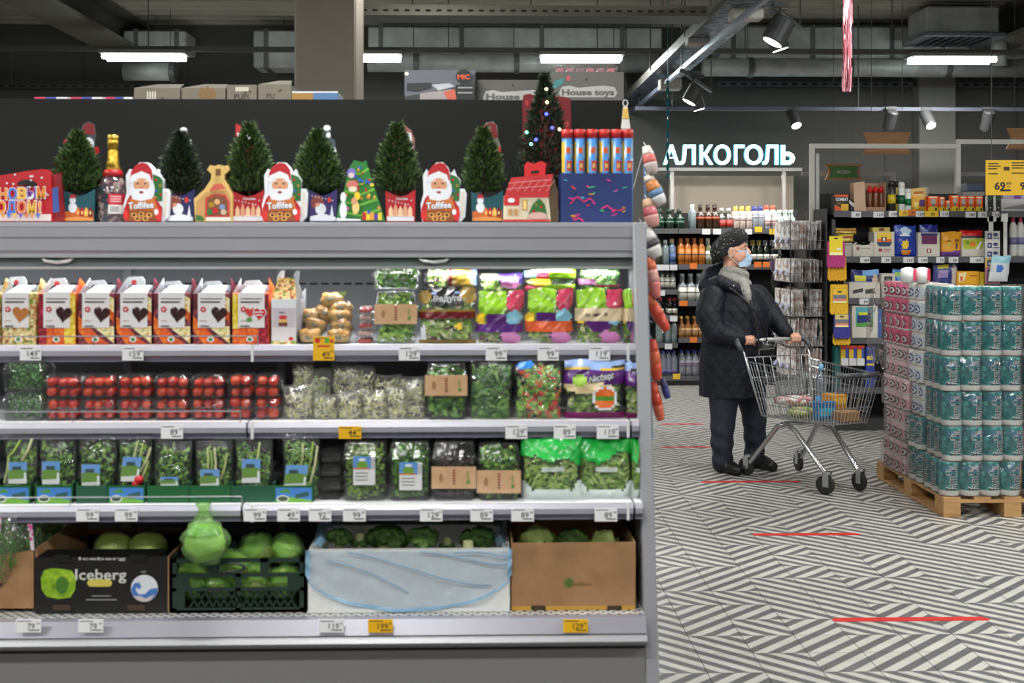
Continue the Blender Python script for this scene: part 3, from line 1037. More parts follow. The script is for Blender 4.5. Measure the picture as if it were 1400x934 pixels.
# wire guards along the shelf fronts
wire_m = C(214, 216, 222, .2, .8)
for Yk, Zk, ys, xe in ((Y1, Z1, 460, 352), (Y2, Z2, 563, 328), (Y3, Z3, 680, 330)):
 zz = at(200, ys, Yk).z
 xb = at(xe, ys, Yk).x
 gd = MB()
 gd.tube([(XL, Yk + .006, zz), (xb, Yk + .006, zz)], .0022, wire_m, 6)
 gd.tube([(xb, Yk + .006, zz), (xb, Yk + .006, Zk)], .0022, wire_m, 6)
 x = xb - .5
 while x > XL:
  gd.tube([(x, Yk + .006, zz), (x, Yk + .006, Zk)], .0018, wire_m, 6)
  x -= .5
 gd.build('wire_guard', cooler)
# the cooler's own lamp strip, under the canopy
led = glow('led_strip', (240, 248, 255), 5.0)
MB().box(XL + .02, YCN + .048, zb1 - .014, XI - .02, YCN + .064, zb1 - .008, led).build('lamp_strip', cooler)
area_lamp('canopy_light', (-1.4 - OFF[cooler.name].x, YCN + .056 - OFF[cooler.name].y, zb1 - .017), 3.7, .03, COOLER_W * 1.55, (.95, .98, 1.0), (R(4), 0, 0), cooler)
# ------------------------------------------------------------------ price tags
paperw = C(246, 245, 248, .6)
papery = C(246, 188, 24, .6)
ink = C(34, 34, 40, .6)
def price(num, x0, x1, y0, y1, Y, label, yellow=False, fine=True):
 cx = (x0 + x1) / 2
 a, b = at(x0, y1, Y), at(x1, y0, Y)
 r = thing('price_tag', ((a.x + b.x) / 2, Y, a.z), label, 'price tag', 'price tags on the cooler rails')
 MB().trace(rect(x0, y0, x1, y1), Y, .0016, papery if yellow else paperw).build('card', r)
 m = MB()
 w, h = x1 - x0, y1 - y0
 letters(m, num, x0 + w * .60, y0 + h * .50 if h < 28 else y0 + h * .74, 8.0, Y, ink, fat=.004, lift=.0006)
 letters(m, '99', x1 - w * .11, y0 + (h * .32 if h < 28 else h * .62), 3.0, Y, ink, fat=.01, lift=.0006)
 m.trace(rect(x0 + 2, y0 + 2, x0 + w * .6, y0 + 3), Y, .0004, ink, lift=.0006)
 m.trace(rect(x0 + w * .5, y1 - 4, x1 - 2, y1 - 2.6), Y, .0004, ink, lift=.0006)
 if h > 28:
  m.trace(ell(x0 + 6, y0 + 6, 4, 3.4, 12), Y, .0004, C(214, 40, 40, .6), lift=.0006)
  m.trace(rect(x0 + 16, y0 + 2, x0 + 22, y0 + 9), Y, .0004, C(90, 170, 60, .6), lift=.0006)
  m.trace(rect(x0 + 23, y0 + 4, x0 + 28, y0 + 9), Y, .0004, C(214, 70, 40, .6), lift=.0006)
  m.trace(rect(x0 + 6, y0 + 12, x0 + 23, y0 + 14.5), Y, .0004, C(214, 60, 30, .6), lift=.0006)
 m.build('print', r)
YT1, YT2, YT3, YT4 = Y1 - .018, Y2 - .018, Y3 - .018, YD - .024
for num, x0, lb in (('149', 27, 'white price tag reading 149 on the top shelf rail, far left'), ('159', 167, 'white price tag reading 159 under the heart-window boxes'), ('129', 545, 'white price tag reading 129 on the top shelf rail, under the kraft-banded tray'), ('99', 664, 'white price tag reading 99 on the top rail, left one under the purple bags'), ('99', 735, 'white price tag reading 99 on the top rail, under the orange-banded bag'), ('119', 805, 'white price tag reading 119 on the top shelf rail, far right')):
 price(num, x0, x0 + 29, 474, 493, YT1, lb)
price('49', 428, 457, 460, 493, YT1, 'tall yellow price tag reading 49 under the nugget tubs', True)
for num, x0, lb in (('89', 220, 'white price tag reading 89 under the tomato punnets'), ('129', 691, 'white price tag reading 129 under the shiny rocket bag'), ('89', 757, 'white price tag reading 89 on the second rail, under the mixed salad bag'), ('119', 816, 'white price tag reading 119 on the second shelf rail, far right')):
 price(num, x0, x0 + 30, 581, 600, YT2, lb)
price('44', 463, 494, 583, 600, YT2, 'yellow price tag reading 44 under the sprout bags', True)
for num, x0, lb in (('99', 104, 'white price tag reading 99 on the third rail, leftmost'), ('99', 157, 'white price tag reading 99 on the third rail, second from left'), ('99', 333, 'white price tag reading 99 on the third rail, just right of the rail joint'), ('49', 379, 'white price tag reading 49 under the leaning spring onion pack'), ('92', 422, 'white price tag reading 92 under the dark wrapped trays'), ('99', 469, 'white price tag reading 99 under the first boxed lettuce tray'), ('129', 574, 'white price tag reading 129 under the dark red leaf box'), ('89', 643, 'white price tag reading 89 under the kraft-banded dark leaf tray'), ('89', 699, 'white price tag reading 89 on the third rail, above the plain carton'), ('89', 813, 'white price tag reading 89 on the third rail, furthest right')):
 price(num, x0, x0 + 31, 695, 713, YT3, lb)
for num, x0, lb, yl in (('79', 22, 'white price tag reading 79 on the bottom rail, leftmost', 0), ('79', 107, 'white price tag reading 79 under the black lettuce carton', 0), ('119', 436, 'white price tag reading 119 at the left under the foam box', 0), ('199', 503, 'yellow price tag reading 199 under the white foam box', 1), ('129', 770, 'yellow price tag reading 129 under the plain carton', 1)):
 price(num, x0, x0 + 34, 847, 865, YT4, lb, bool(yl))
# =================================================================== GIFTS ON THE COOLER'S TOP LEDGE
YG = 4.16
RED = C(190, 30, 40, .4, 0, .3)
DRED = C(120, 20, 28, .45)
NAVY = C(34, 38, 92, .4)
TEAL = C(24, 84, 96, .4)
ORANGE = C(224, 112, 40, .45)
SKIN = C(222, 160, 120, .5)
CREAM = C(238, 226, 196, .5)
GOLD = C(206, 162, 62, .3, .5)
SNOW = C(236, 238, 244, .5)
FOL = C(46, 108, 44, .5)
YEL = C(246, 206, 50, .5)
BLUE = C(52, 98, 196, .45)
class PR:
 """flat print, each patch a hair in front of the one before"""
 def __init__(s, Y, step=.00035):
  s.mb, s.Y, s.k, s.st = MB(), Y, 0, step
 def p(s, pts, mat):
  s.k += 1
  s.mb.trace(pts, s.Y, .0003, mat, lift=.0004 + s.k * s.st)
  return s
 def e(s, cx, cy, rx, ry, mat, n=16, rot=0):
  return s.p(ell(cx, cy, rx, ry, n, rot), mat)
 def t(s, txt, cx, cy, h, mat, w=None, fat=.03, rot=0.0):
  s.k += 1
  letters(s.mb, txt, cx, cy, h, s.Y, mat, w=w, fat=fat, lift=.0006 + s.k * s.st, rot=rot)
  return s
 def build(s, parent, name='print'):
  return s.mb.build(name, parent)
def carton_px(name, label, cat, pts, Y, th, mat, group=None, side=None):
 q = [at(p[0], p[1], Y) for p in pts]
 root = thing(name, (sum(p.x for p in q) / len(q), Y + th / 2, min(p.z for p in q)), label, cat, group)
 MB().trace(pts, Y, th, mat, side).build('carton', root)
 return root
# red gift box with a handle hole
bx = carton_px('gift_box', 'red New Year gift box with colourful lettering and handle hole', 'gift box', [(-24, 303), (-24, 244), (6, 239), (30, 235), (58, 231), (69, 237), (71, 303)], YG, .10, RED)
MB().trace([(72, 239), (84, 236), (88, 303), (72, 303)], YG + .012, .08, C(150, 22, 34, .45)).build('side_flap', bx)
pr_ = PR(YG)
hole = ell(37, 253, 14, 7.5, 20)
pr_.p([q for q in hole if q[1] <= 254.5] + [(50, 255), (24, 255)], BLACK)
pr_.p(rect(-23, 293, 70, 302), C(236, 220, 216, .5))
rr = random.Random(3)
for _ in range(26):
 x, y = rr.uniform(2, 66), rr.uniform(237, 300)
 pr_.e(x, y, 1.5, 1.5, SNOW, 6)
cols = [C(236, 150, 40), C(60, 110, 200), C(240, 190, 60), C(120, 70, 170), C(230, 120, 50)]
for ch, x, y, k in zip('НОВЫМ', (5.5, 19, 32, 45, 58), (265.5, 265, 264.5, 264, 263.5), (0, 1, 2, 3, 0)):
 pr_.t(ch, x, y, 15, SNOW, w=13, fat=.06)
 pr_.t(ch, x, y, 14, cols[k], w=11.5, fat=.04)
for ch, x, y, k in zip('ГОДОМ!', (-9, 4, 18, 32, 46, 57), (283,) * 6, (1, 0, 1, 4, 2, 0)):
 pr_.t(ch, x, y, 16, SNOW, w=13 if ch != '!' else 5, fat=.06)
 pr_.t(ch, x, y, 15, cols[k], w=11.5 if ch != '!' else 3.5, fat=.04)
for k, x in enumerate(range(4, 60, 8)):
 pr_.p([(x, 292), (x + 3, 299), (x + 6, 292)], cols[k % 5])
pr_.p([(74, 258), (82, 256), (84, 290), (75, 291)], C(60, 90, 160))
pr_.build(bx)
def bearded(ox, label):
 """die-cut carton: bearded man in a red cap over a banner of sweets"""
 def s_(L): return [(x + ox, y) for x, y in L]
 r = carton_px('shaped_carton', label, 'carton', s_([(360, 303), (358, 280), (362, 264), (361, 240), (366, 231), (371, 238), (374, 228), (380, 222), (389, 222), (396, 229), (399, 238), (404, 231), (408, 241), (413, 246), (411, 258), (418, 258), (421, 265), (419, 296), (413, 303)]), YG, .055, SNOW, 'shaped sweet cartons')
 q = PR(YG)
 q.p(s_([(398, 238), (408, 242), (412, 247), (411, 275), (400, 275)]), FOL)
 for x, y, m_ in ((402, 246, RED), (408, 254, GOLD), (403, 261, BLUE), (409, 266, RED), (402, 270, GOLD)):
  q.e(x + ox, y, 1.8, 1.8, m_, 8)
 q.p(s_([(413, 262), (418, 262), (417, 294), (412, 296)]), C(222, 216, 204))
 q.p(s_([(361, 303), (359, 286), (364, 272), (372, 262), (392, 262), (404, 274), (411, 284), (410, 303)]), RED)
 q.e(384 + ox, 259, 17, 20, SNOW, 20)
 q.p(s_([(367, 245), (369, 234), (375, 226), (383, 222.5), (391, 224), (397, 233), (398, 247), (384, 240)]), RED)
 q.p(s_([(365, 249), (369, 240), (383, 234), (394, 239), (397, 249), (391, 250), (383, 245), (373, 248)]), SNOW)
 q.e(383 + ox, 253, 11, 9.5, SKIN, 16)
 q.e(383 + ox, 257, 2.6, 2.2, C(206, 120, 90), 10)
 q.e(378 + ox, 251, 1.3, 1.5, BLACK, 8).e(388 + ox, 251, 1.3, 1.5, BLACK, 8)
 q.p(s_([(373, 248), (377, 246.5), (380, 248)]), SNOW).p(s_([(386, 248), (389, 246.5), (393, 248)]), SNOW)
 q.p(s_([(372, 259), (383, 258), (394, 259), (396, 272), (384, 276), (370, 272)]), SNOW)
 q.e(383 + ox, 263, 3.2, 1.8, C(150, 40, 40), 10)
 q.p(s_([(367, 272), (383, 275), (401, 271), (406, 287), (404, 302), (366, 302)]), C(206, 116, 52))
 q.p(s_([(367, 288), (405, 288), (404, 302), (367, 302)]), C(150, 78, 34))
 for x, y in ((373, 294), (383, 293), (394, 294), (378, 299), (389, 299)):
  q.e(x + ox, y, 4.4, 3.4, C(226, 164, 84), 12).e(x + ox, y, 2.2, 1.8, C(70, 34, 16), 10)
 q.t('Toffifee', 383 + ox, 281, 9.5, C(120, 50, 20), w=36, fat=.07, rot=-.06).t('Toffifee', 383 + ox, 280.6, 9.2, SNOW, w=34.5, fat=.03, rot=-.06)
 q.e(362.5 + ox, 294, 4, 7, C(214, 44, 44), 12).e(407 + ox, 293, 4.5, 9, C(214, 44, 44), 12).e(404 + ox, 290, 3, 4, SNOW, 10)
 q.build(r)
bearded(-189, 'die-cut sweets carton of a red-capped bearded man, leftmost, by the bottle')
bearded(0, 'die-cut sweets carton of a red-capped bearded man, middle one of three')
bearded(217, 'die-cut sweets carton of a red-capped bearded man, rightmost of three')
# bottle of sparkling wine
a = at(154.5, 303.5, YG + .05)
sc_b = 1 / ppm(154, YG + .05)
bt = thing('wine_bottle', (a.x, YG + .05, ZT), 'sparkling wine bottle with gold foil neck and red label', 'bottle')
wine_m = noisy('bottle_sleeve', [(.2, (16, 26, 26)), (.42, (46, 70, 74)), (.52, (90, 44, 60)), (.6, (150, 140, 130)), (.7, (24, 24, 30))], 42, .15, 0, detail=6, coat=.6)
prf = [(17, 0), (19.5, 2), (19.5, 40), (19, 48), (15.5, 58), (11.5, 66)]
MB().lathe([(r * sc_b, z * sc_b) for r, z in prf], (a.x, YG + .05, ZT), wine_m, 24).build('glass', bt, smooth=True)
MB().lathe([(r * sc_b, z * sc_b) for r, z in [(13.6, 64), (13.2, 70), (9.5, 76), (8.5, 74)]], (a.x, YG + .05, ZT), C(170, 24, 34, .35), 24).build('neck_band', bt, smooth=True)
MB().lathe([(r * sc_b, z * sc_b) for r, z in [(11.5, 72), (8.5, 84), (7, 98), (6.6, 106), (7.6, 108), (7.6, 111), (6.8, 113), (7.4, 116), (7.2, 120.5), (5, 121.5)]], (a.x, YG + .05, ZT), noisy('gold_foil', [(.3, (196, 152, 40)), (.7, (226, 190, 84))], 30, .25, .85, bump=.3, bscale=60), 24).build('foil', bt, smooth=True)
lb_ = MB()
R_ = 19.8 * sc_b
def cyl_patch(mb, cx, cy, z0, z1, r, a0, a1, mat, n=8):
 mb.grid(lambda u, v: (cx + r * math.cos(a0 + (a1 - a0) * u), cy + r * math.sin(a0 + (a1 - a0) * u), z0 + (z1 - z0) * v), n, 1, mat)
cyl_patch(lb_, a.x, YG + .05, ZT + 25 * sc_b, ZT + 40 * sc_b, R_, R(-92), R(-10), C(196, 40, 62, .4))
cyl_patch(lb_, a.x, YG + .05, ZT + 13 * sc_b, ZT + 25 * sc_b, R_, R(-92), R(-10), C(230, 226, 224, .5))
for k in range(7):
 cyl_patch(lb_, a.x, YG + .05, ZT + 15 * sc_b, ZT + 23 * sc_b, R_ * 1.003, R(-84 + k * 5), R(-84 + k * 5 + 2.2), BLACK, 1)
for k in range(3):
 cyl_patch(lb_, a.x, YG + .05, ZT + (29 + k * 3.3) * sc_b, ZT + (30.4 + k * 3.3) * sc_b, R_ * 1.003, R(-84), R(-40), C(240, 190, 190), 4)
lb_.build('label', bt)
# small spruces in printed card sleeves
needle = [C(44, 68, 28, .6), C(60, 86, 34, .6), C(30, 48, 20, .6), C(76, 100, 44, .6)]
def spruce(cx, ytop, ybase, half, sleeve, label, Y=None, seed=0, dark=False, lean=0.0):
 Y = Y or YG + .07
 xs, y0, x1, y1, col, kind = sleeve
 r = thing('potted_spruce', (at(cx, 303, Y).x, Y, ZT), label, 'potted tree', 'small spruces in card sleeves')
 k = 1 / ppm(cx, Y)
 b = at(cx, ybase, Y)
 H = (ybase - ytop) * k
 rg_ = random.Random(seed)
 mb = MB()
 mats = needle if not dark else [C(24, 40, 18, .6), C(34, 54, 22, .6), C(18, 30, 14, .6)]
 Wd = half * k * 1.12
 for _ in range(2300):
  t = rg_.random() ** 1.15
  rad = Wd * (1.22 - t) ** .9 * min(1, (1.02 - t) * 3) * (1 if t > .2 else .5 + t * 2.5) * rg_.random() ** .4
  an = rg_.uniform(0, 6.283)
  c = (b.x + rad * math.cos(an) + lean * t, Y + rad * math.sin(an) * .8, b.z + t * H)
  d = (math.cos(an), math.sin(an), rg_.uniform(.2, 1.3))
  leaf(mb, c, d, (rg_.uniform(-1, 1), -1, rg_.uniform(-1, 1)), rg_.uniform(.018, .032), .0075, rg_.choice(mats), .2)
 stuff(mb.build('foliage', r))
 MB().tube([(b.x, Y, ZT + .05), (b.x + lean * .6, Y, b.z + H * .8)], [.005, .002], C(70, 50, 34, .8), 6).build('trunk', r)
 # pot inside the sleeve
 w2 = (x1 - xs) / 2 * k
 MB().lathe([(w2 * .62, .004), (w2 * .84, .075), (w2 * .88, .08), (w2 * .6, .08)], (at((xs + x1) / 2, 303, Y).x, Y, ZT), C(52, 40, 32, .7), 14).build('pot', r, smooth=True)
 Ys = Y - .045
 mid = (xs + x1) / 2
 sl_ = MB()
 sl_.trace([(xs, y1), (xs - 1, y0 - 2), (xs + (x1 - xs) * .25, y0 + 3), (mid, y0 + 6), (x1 - (x1 - xs) * .25, y0 + 3), (x1 + 1, y0 - 4), (x1, y1)], Ys, .0015, col)
 a_, c_ = at(xs, y1, Ys), at(x1, y1, Ys)
 sl_.box(a_.x, Ys + .001, ZT, a_.x + .0015, Ys + .09, ZT + .075, col)
 sl_.box(c_.x - .0015, Ys + .001, ZT, c_.x, Ys + .09, ZT + .075, col)
 s_ = sl_.build('sleeve', r)
 q = PR(Ys)
 w = x1 - xs
 if kind == 'snowman':
  q.p(rect(xs + 1, 289, x1 - 1, 302), C(214, 108, 44))
  q.e(xs + w * .28, 274, 4.5, 4.5, SNOW, 12).e(xs + w * .28, 284, 6, 7, SNOW, 12).p([(xs + w * .18, 271), (xs + w * .4, 271), (xs + w * .34, 266), (xs + w * .22, 266)], RED)
  for i in range(4):
   x = xs + w * (.46 + .14 * i)
   q.p([(x - 3, 296), (x - 3, 288), (x, 283), (x + 3, 288), (x + 3, 296)], (ORANGE, RED, C(240, 180, 80), DRED)[i])
   q.p(rect(x - 1, 289, x + 1, 293), C(255, 226, 140))
  q.p([(xs + 1, 302), (xs + 1, 298), (mid, 296), (x1 - 1, 299), (x1 - 1, 302)], C(232, 150, 80))
 elif kind == 'sledge':
  q.e(xs + w * .3, 277, w * .24, 10, C(150, 70, 60), 14).e(xs + w * .42, 286, w * .2, 8, SNOW, 12).e(xs + w * .3, 280, 3, 2.6, SKIN, 10)
  q.p([(x1 - w * .24, 296), (x1 - w * .1, 296), (x1 - w * .17, 280)], SNOW)
  q.p([(xs + 1, 302), (xs + 1, 296), (mid, 292), (x1 - 1, 297), (x1 - 1, 302)], SNOW)
  for i in range(7):
   q.e(xs + 4 + i * w / 8, 268 + (i * 37 % 9), .9, .9, SNOW, 6)
  q.p(rect(x1 - w * .32, 270, x1 - w * .2, 277), C(214, 60, 40))
 else:
  q.p([(xs + 1, 302), (xs + 1, 296), (mid, 293), (x1 - 1, 296), (x1 - 1, 302)], SNOW)
  for i in range(5):
   x = xs + w * (.16 + .17 * i)
   q.p([(x - 3, 296), (x - 3, 287), (x, 281 - (i % 2) * 4), (x + 3, 287), (x + 3, 296)], (C(246, 206, 170), C(232, 170, 130))[i % 2])
  q.t('Chocolate', mid + 2, 271.5, 3.6, SNOW, w=w * .42, fat=.02)
  for i in range(8):
   q.e(xs + 4 + i * w / 9, 274 + (i * 29 % 7), .9, .9, SNOW, 6)
 q.build(s_)
 return r, s_
def backcard(root, pts, Y, mat, prints):
 bc = MB().trace(pts, Y, .002, mat).build('back_card', root)
 q = PR(Y)
 for p_ in prints:
  if p_[0] == 'e': q.e(*p_[1:5], p_[5], 14)
  else: q.p(p_[1], p_[2])
 q.build(bc)
r1, _ = spruce(106, 183, 262, 27, (88, 262, 129, 303, TEAL, 'snowman'), 'potted spruce in teal sleeve, leftmost, snowman card behind it', seed=1)
backcard(r1, [(98, 300), (98, 205), (88, 200), (88, 192), (100, 190), (110, 182), (113, 170), (121, 166), (129, 170), (131, 185), (129, 200), (136, 203), (134, 212), (126, 212), (124, 300)], YG + .14, C(70, 76, 84, .5), [('p', [(112, 184), (114, 171), (121, 167), (129, 171), (130, 184)], DRED), ('e', 121, 198, 8, 10, SNOW), ('e', 124, 198, 2, 1.5, ORANGE), ('e', 93, 195, 6, 5, RED), ('e', 131, 206, 5, 6, RED)])
r2, _ = spruce(246, 184, 262, 24, (228, 262, 265, 303, NAVY, 'sledge'), 'potted spruce in navy sleeve right of the leftmost shaped carton', seed=2, dark=True)
backcard(r2, [(240, 300), (240, 205), (235, 195), (238, 186), (245, 185), (244, 179), (252, 174), (257, 177), (256, 186), (262, 191), (263, 208), (258, 215), (256, 300)], YG + .14, C(86, 92, 96, .5), [('e', 251, 178, 5, 4, SNOW), ('e', 259, 194, 3, 4, SNOW), ('e', 258, 206, 3, 4, SNOW), ('e', 237, 194, 3, 5, C(200, 120, 90))])
r3, _ = spruce(341, 172, 262, 29, (318, 263, 360, 303, RED, 'village'), 'potted spruce in red sleeve left of the middle shaped carton', seed=3)
backcard(r3, [(320, 300), (321, 190), (322, 168), (330, 172), (338, 176), (350, 178), (359, 190), (361, 215), (360, 222), (358, 300)], YG + .14, DRED, [('p', [(323, 170), (332, 174), (330, 196), (323, 196)], RED), ('p', [(324, 182), (340, 178), (346, 190), (326, 194)], SNOW), ('e', 358, 215, 3, 6, SNOW)])
r4, _ = spruce(434, 182, 262, 29, (423, 262, 460, 303, C(58, 44, 110, .4), 'sledge'), 'potted spruce in violet sleeve left of the tree-shaped carton', seed=4)
backcard(r4, [(430, 300), (430, 205), (428, 194), (436, 185), (442, 180), (442, 174), (450, 171), (453, 178), (450, 186), (458, 192), (460, 220), (460, 300)], YG + .14, C(70, 84, 96, .5), [('e', 447, 175, 5, 4, SNOW), ('e', 449, 185, 3, 4, SNOW), ('e', 457, 208, 3, 7, SNOW), ('e', 455, 250, 4, 8, SNOW)])
r5, _ = spruce(543, 172, 262, 26, (528, 263, 567, 303, RED, 'village'), 'potted spruce in red sleeve right of the tree-shaped carton', seed=5)
backcard(r5, [(535, 300), (536, 190), (539, 176), (546, 169), (554, 172), (562, 178), (567, 190), (566, 300)], YG + .14, C(150, 96, 90, .5), [('p', [(540, 180), (547, 170), (555, 174), (558, 184), (546, 182)], C(196, 50, 40)), ('p', [(553, 180), (562, 182), (565, 200), (564, 218), (556, 206)], SNOW), ('e', 557, 193, 4, 4, SKIN)])
r6, _ = spruce(661, 178, 263, 23, (645, 264, 687, 303, TEAL, 'snowman'), 'potted spruce in teal sleeve right of the rightmost shaped carton', seed=6)
backcard(r6, [(650, 300), (652, 205), (655, 188), (660, 176), (664, 168), (674, 166), (680, 172), (681, 190), (685, 200), (682, 214), (678, 220), (678, 300)], YG + .14, C(120, 116, 112, .5), [('p', [(660, 190), (662, 172), (670, 167), (678, 170), (681, 188)], DRED), ('e', 669, 200, 9, 12, SNOW), ('e', 666, 198, 1.3, 1.3, BLACK), ('e', 672, 198, 1.3, 1.3, BLACK), ('e', 668, 203, 2.4, 1.6, ORANGE), ('e', 681, 206, 4, 7, RED)])
r7, _ = spruce(745, 106, 262, 30, (722, 268, 768, 303, DRED, 'village'), 'tall dark spruce with blue fairy lights and red card behind', Y=YG + .17, seed=7, dark=True)
backcard(r7, [(716, 300), (714, 138), (716, 130), (724, 128), (738, 133), (752, 132), (770, 132), (780, 135), (781, 175), (779, 300)], YG + .27, C(112, 16, 26, .45), [('e', 774, 170, 4, 5, C(170, 60, 60))] + [('p', [(718 + i * 9, 138), (722 + i * 9, 136), (723 + i * 9, 144), (719 + i * 9, 146)], C(170, 50, 56)) for i in range(2)])
for x, y, m_ in ((747, 156, glow('bulb_blue', (70, 80, 255), 5)), (755, 175, glow('bulb_blue', (70, 80, 255), 5)), (733, 191, glow('bulb_blue', (70, 80, 255), 5)), (720, 181, glow('bulb_green', (120, 230, 190), 3)), (747, 122, glow('bulb_warm', (255, 240, 180), 2)), (748, 140, glow('bulb_warm', (255, 240, 180), 2)), (765, 177, glow('bulb_warm', (255, 240, 180), 2)), (726, 197, glow('bulb_green', (120, 230, 190), 3))):
 p_ = at(x, y, YG + .115)
 MB().ball(p_, .0055, m_, 8, 6).build('fairy_light', r7)
MB().tube([at(x, y, YG + .12) for x, y in ((747, 122), (750, 140), (744, 150), (747, 156), (760, 166), (755, 175), (738, 184), (720, 181), (733, 191), (726, 197))], .0012, C(30, 50, 30, .6), 5).build('light_wire', r7)
# gold house-shaped box with a bow handle
hb = carton_px('gift_box', 'gold and cream house-shaped gift box with a scalloped handle', 'gift box', [(267, 303), (265, 272), (280, 258), (288, 246), (289, 238), (283, 232), (287, 226), (294, 227), (299, 225), (305, 227), (311, 226), (313, 233), (307, 238), (307, 246), (312, 254), (318, 268), (317, 303)], YG, .05, C(222, 186, 108, .45))
q = PR(YG)
q.p([(268, 300), (268, 276), (281, 263), (310, 260), (316, 272), (316, 300)], C(198, 150, 90)).p([(280, 297), (281, 270), (293, 265), (308, 266), (314, 276), (314, 297)], C(190, 60, 50)).p([(283, 294), (284, 273), (294, 268), (307, 269), (311, 277), (311, 294)], C(120, 76, 44))
for x, y, m_ in ((289, 280, GOLD), (297, 276, C(222, 170, 120)), (304, 283, C(120, 140, 180)), (294, 288, RED), (306, 290, C(206, 180, 150)), (287, 290, FOL)):
 q.e(x, y, 4, 4, m_, 10)
q.p([(286, 262), (293, 252), (303, 251), (309, 258)], C(206, 96, 76)).p(rect(295, 231, 302, 240), C(120, 80, 40)).p([(268, 302), (268, 293), (277, 296), (280, 302)], FOL).p(rect(282, 297, 316, 302), C(226, 220, 210))
q.build(hb)
# tree-shaped carton
tcn = carton_px('shaped_carton', 'tall carton printed as a decorated Christmas tree with toys', 'carton', [(460, 302), (462, 284), (470, 262), (473, 246), (478, 228), (484, 219), (496, 222), (500, 219), (502, 228), (508, 246), (513, 262), (520, 282), (526, 302)], YG, .06, C(46, 128, 52, .45))
q = PR(YG)
for i in range(5):
 y = 232 + i * 14
 q.p([(478 - i * 3, y), (492, y + 5), (503 + i * 4, y - 3), (505 + i * 4, y), (492, y + 8), (478 - i * 3, y + 3)], C(120, 186, 60))
rr = random.Random(5)
for _ in range(34):
 t = rr.random()
 x = 493 + rr.uniform(-1, 1) * (8 + 22 * t)
 q.e(x, 228 + t * 66, rr.uniform(1.5, 3), rr.uniform(1.5, 3), rr.choice([RED, GOLD, BLUE, YEL, C(206, 90, 170), C(240, 130, 60)]), 10)
q.e(481, 237, 6, 7, C(126, 120, 196), 14).e(481, 240, 4, 4, C(236, 206, 206), 10).e(482, 253, 8, 6, C(214, 120, 110), 14).e(483, 259, 6, 4, CREAM, 10)
q.e(470, 270, 4, 7, SNOW, 12).e(470, 288, 5, 12, SNOW, 12).e(489, 268, 4, 6, YEL, 12).e(487, 284, 5, 9, C(238, 206, 130), 12).e(485, 275, 4, 5, C(222, 160, 120), 10)
for i, m_ in enumerate((RED, YEL, C(240, 150, 50), C(90, 60, 160), YEL)):
 q.p(rect(496 + i * 5.4, 291 + (i % 2) * 2, 501 + i * 5.4, 301), m_)
q.p([(461, 302), (461, 298), (475, 299), (494, 300), (494, 302)], SNOW)
q.build(tcn)
# red and cream little-house box
hs = thing('gift_box', (at(725, 303, YG).x, YG + .06, ZT), 'small house-shaped gift box, red roof and cream walls', 'gift box')
MB().trace([(688, 303), (689, 268), (750, 268), (753, 303)], YG, .09, CREAM).build('carton', hs)
MB().trace([(689, 270), (699, 243), (756, 238), (750, 270)], YG - .003, .012, C(206, 52, 56, .4)).build('roof_panel', hs)
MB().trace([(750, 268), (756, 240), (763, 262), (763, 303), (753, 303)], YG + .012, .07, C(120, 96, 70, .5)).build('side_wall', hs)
MB().trace([(717, 243), (717, 226), (721, 221), (730, 224), (741, 220), (747, 224), (745, 240)], YG + .02, .012, C(214, 44, 48, .4)).build('handle', hs)
q = PR(YG - .003)
for i in range(6):
 x = 696 + i * 10
 q.p([(x, 262), (x + 12, 246), (x + 13, 246), (x + 1, 262)], C(232, 150, 150))
q.p([(692, 258), (754, 253), (754, 254), (692, 259)], C(232, 150, 150)).p([(695, 250), (754, 245), (754, 246), (695, 251)], C(232, 150, 150))
q.p(rect(689, 269, 710, 281), C(206, 40, 44)).e(699, 274, 5, 3.2, SNOW, 12).p([(726, 238), (737, 237), (737, 233), (726, 234)], BLACK)
for x in (695, 703):
 q.p(rect(x, 286, x + 5, 295), C(196, 146, 96))
q.p(rect(714, 273, 721, 288), C(196, 150, 90)).p(rect(715.5, 275, 719.5, 286), C(244, 214, 130))
q.p([(722, 294), (728, 280), (737, 271), (745, 280), (748, 294)], FOL).e(735, 295, 13, 5, C(222, 180, 170), 14).e(740, 283, 2, 2, RED, 8).e(733, 280, 1.6, 1.6, GOLD, 8).e(730, 289, 2, 2, RED, 8)
q.p(rect(688, 300, 752, 303), C(206, 60, 60))
q.build(hs)
# blue display box with paper tubes standing in it
YB = YG - .02
db = thing('display_box', (at(816, 304, YB).x, YB + .07, ZT), 'blue cardboard display box with streamer print holding firework tubes', 'display box')
blue_b = noisy('blue_card', [(.3, (28, 46, 104)), (.7, (38, 58, 120))], 6, .5)
xb0, xb1, zt0 = at(767, 304, YB).x, at(864, 304, YB).x, at(816, 237, YB).z
mm_ = MB()
mm_.box(xb0, YB, ZT, xb1, YB + .004, zt0, blue_b)
mm_.box(xb0, YB + .14, ZT, xb1, YB + .144, zt0, blue_b)
mm_.box(xb0, YB + .004, ZT, xb0 + .004, YB + .14, zt0, blue_b)
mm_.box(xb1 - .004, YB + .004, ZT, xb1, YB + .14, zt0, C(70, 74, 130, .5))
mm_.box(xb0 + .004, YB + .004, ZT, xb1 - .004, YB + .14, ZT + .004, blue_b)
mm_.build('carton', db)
q = PR(YB)
rr = random.Random(9)
for _ in range(26):
 x, y = rr.uniform(772, 858), rr.uniform(243, 300)
 l, w = rr.uniform(3, 8), rr.uniform(1, 1.8)
 an = rr.uniform(-.7, .7)
 q.e(x, y, l * .7, w * .8, rr.choice([C(214, 60, 90), C(226, 160, 40), C(60, 160, 190), C(190, 60, 150), C(60, 170, 120)]), 8, an)
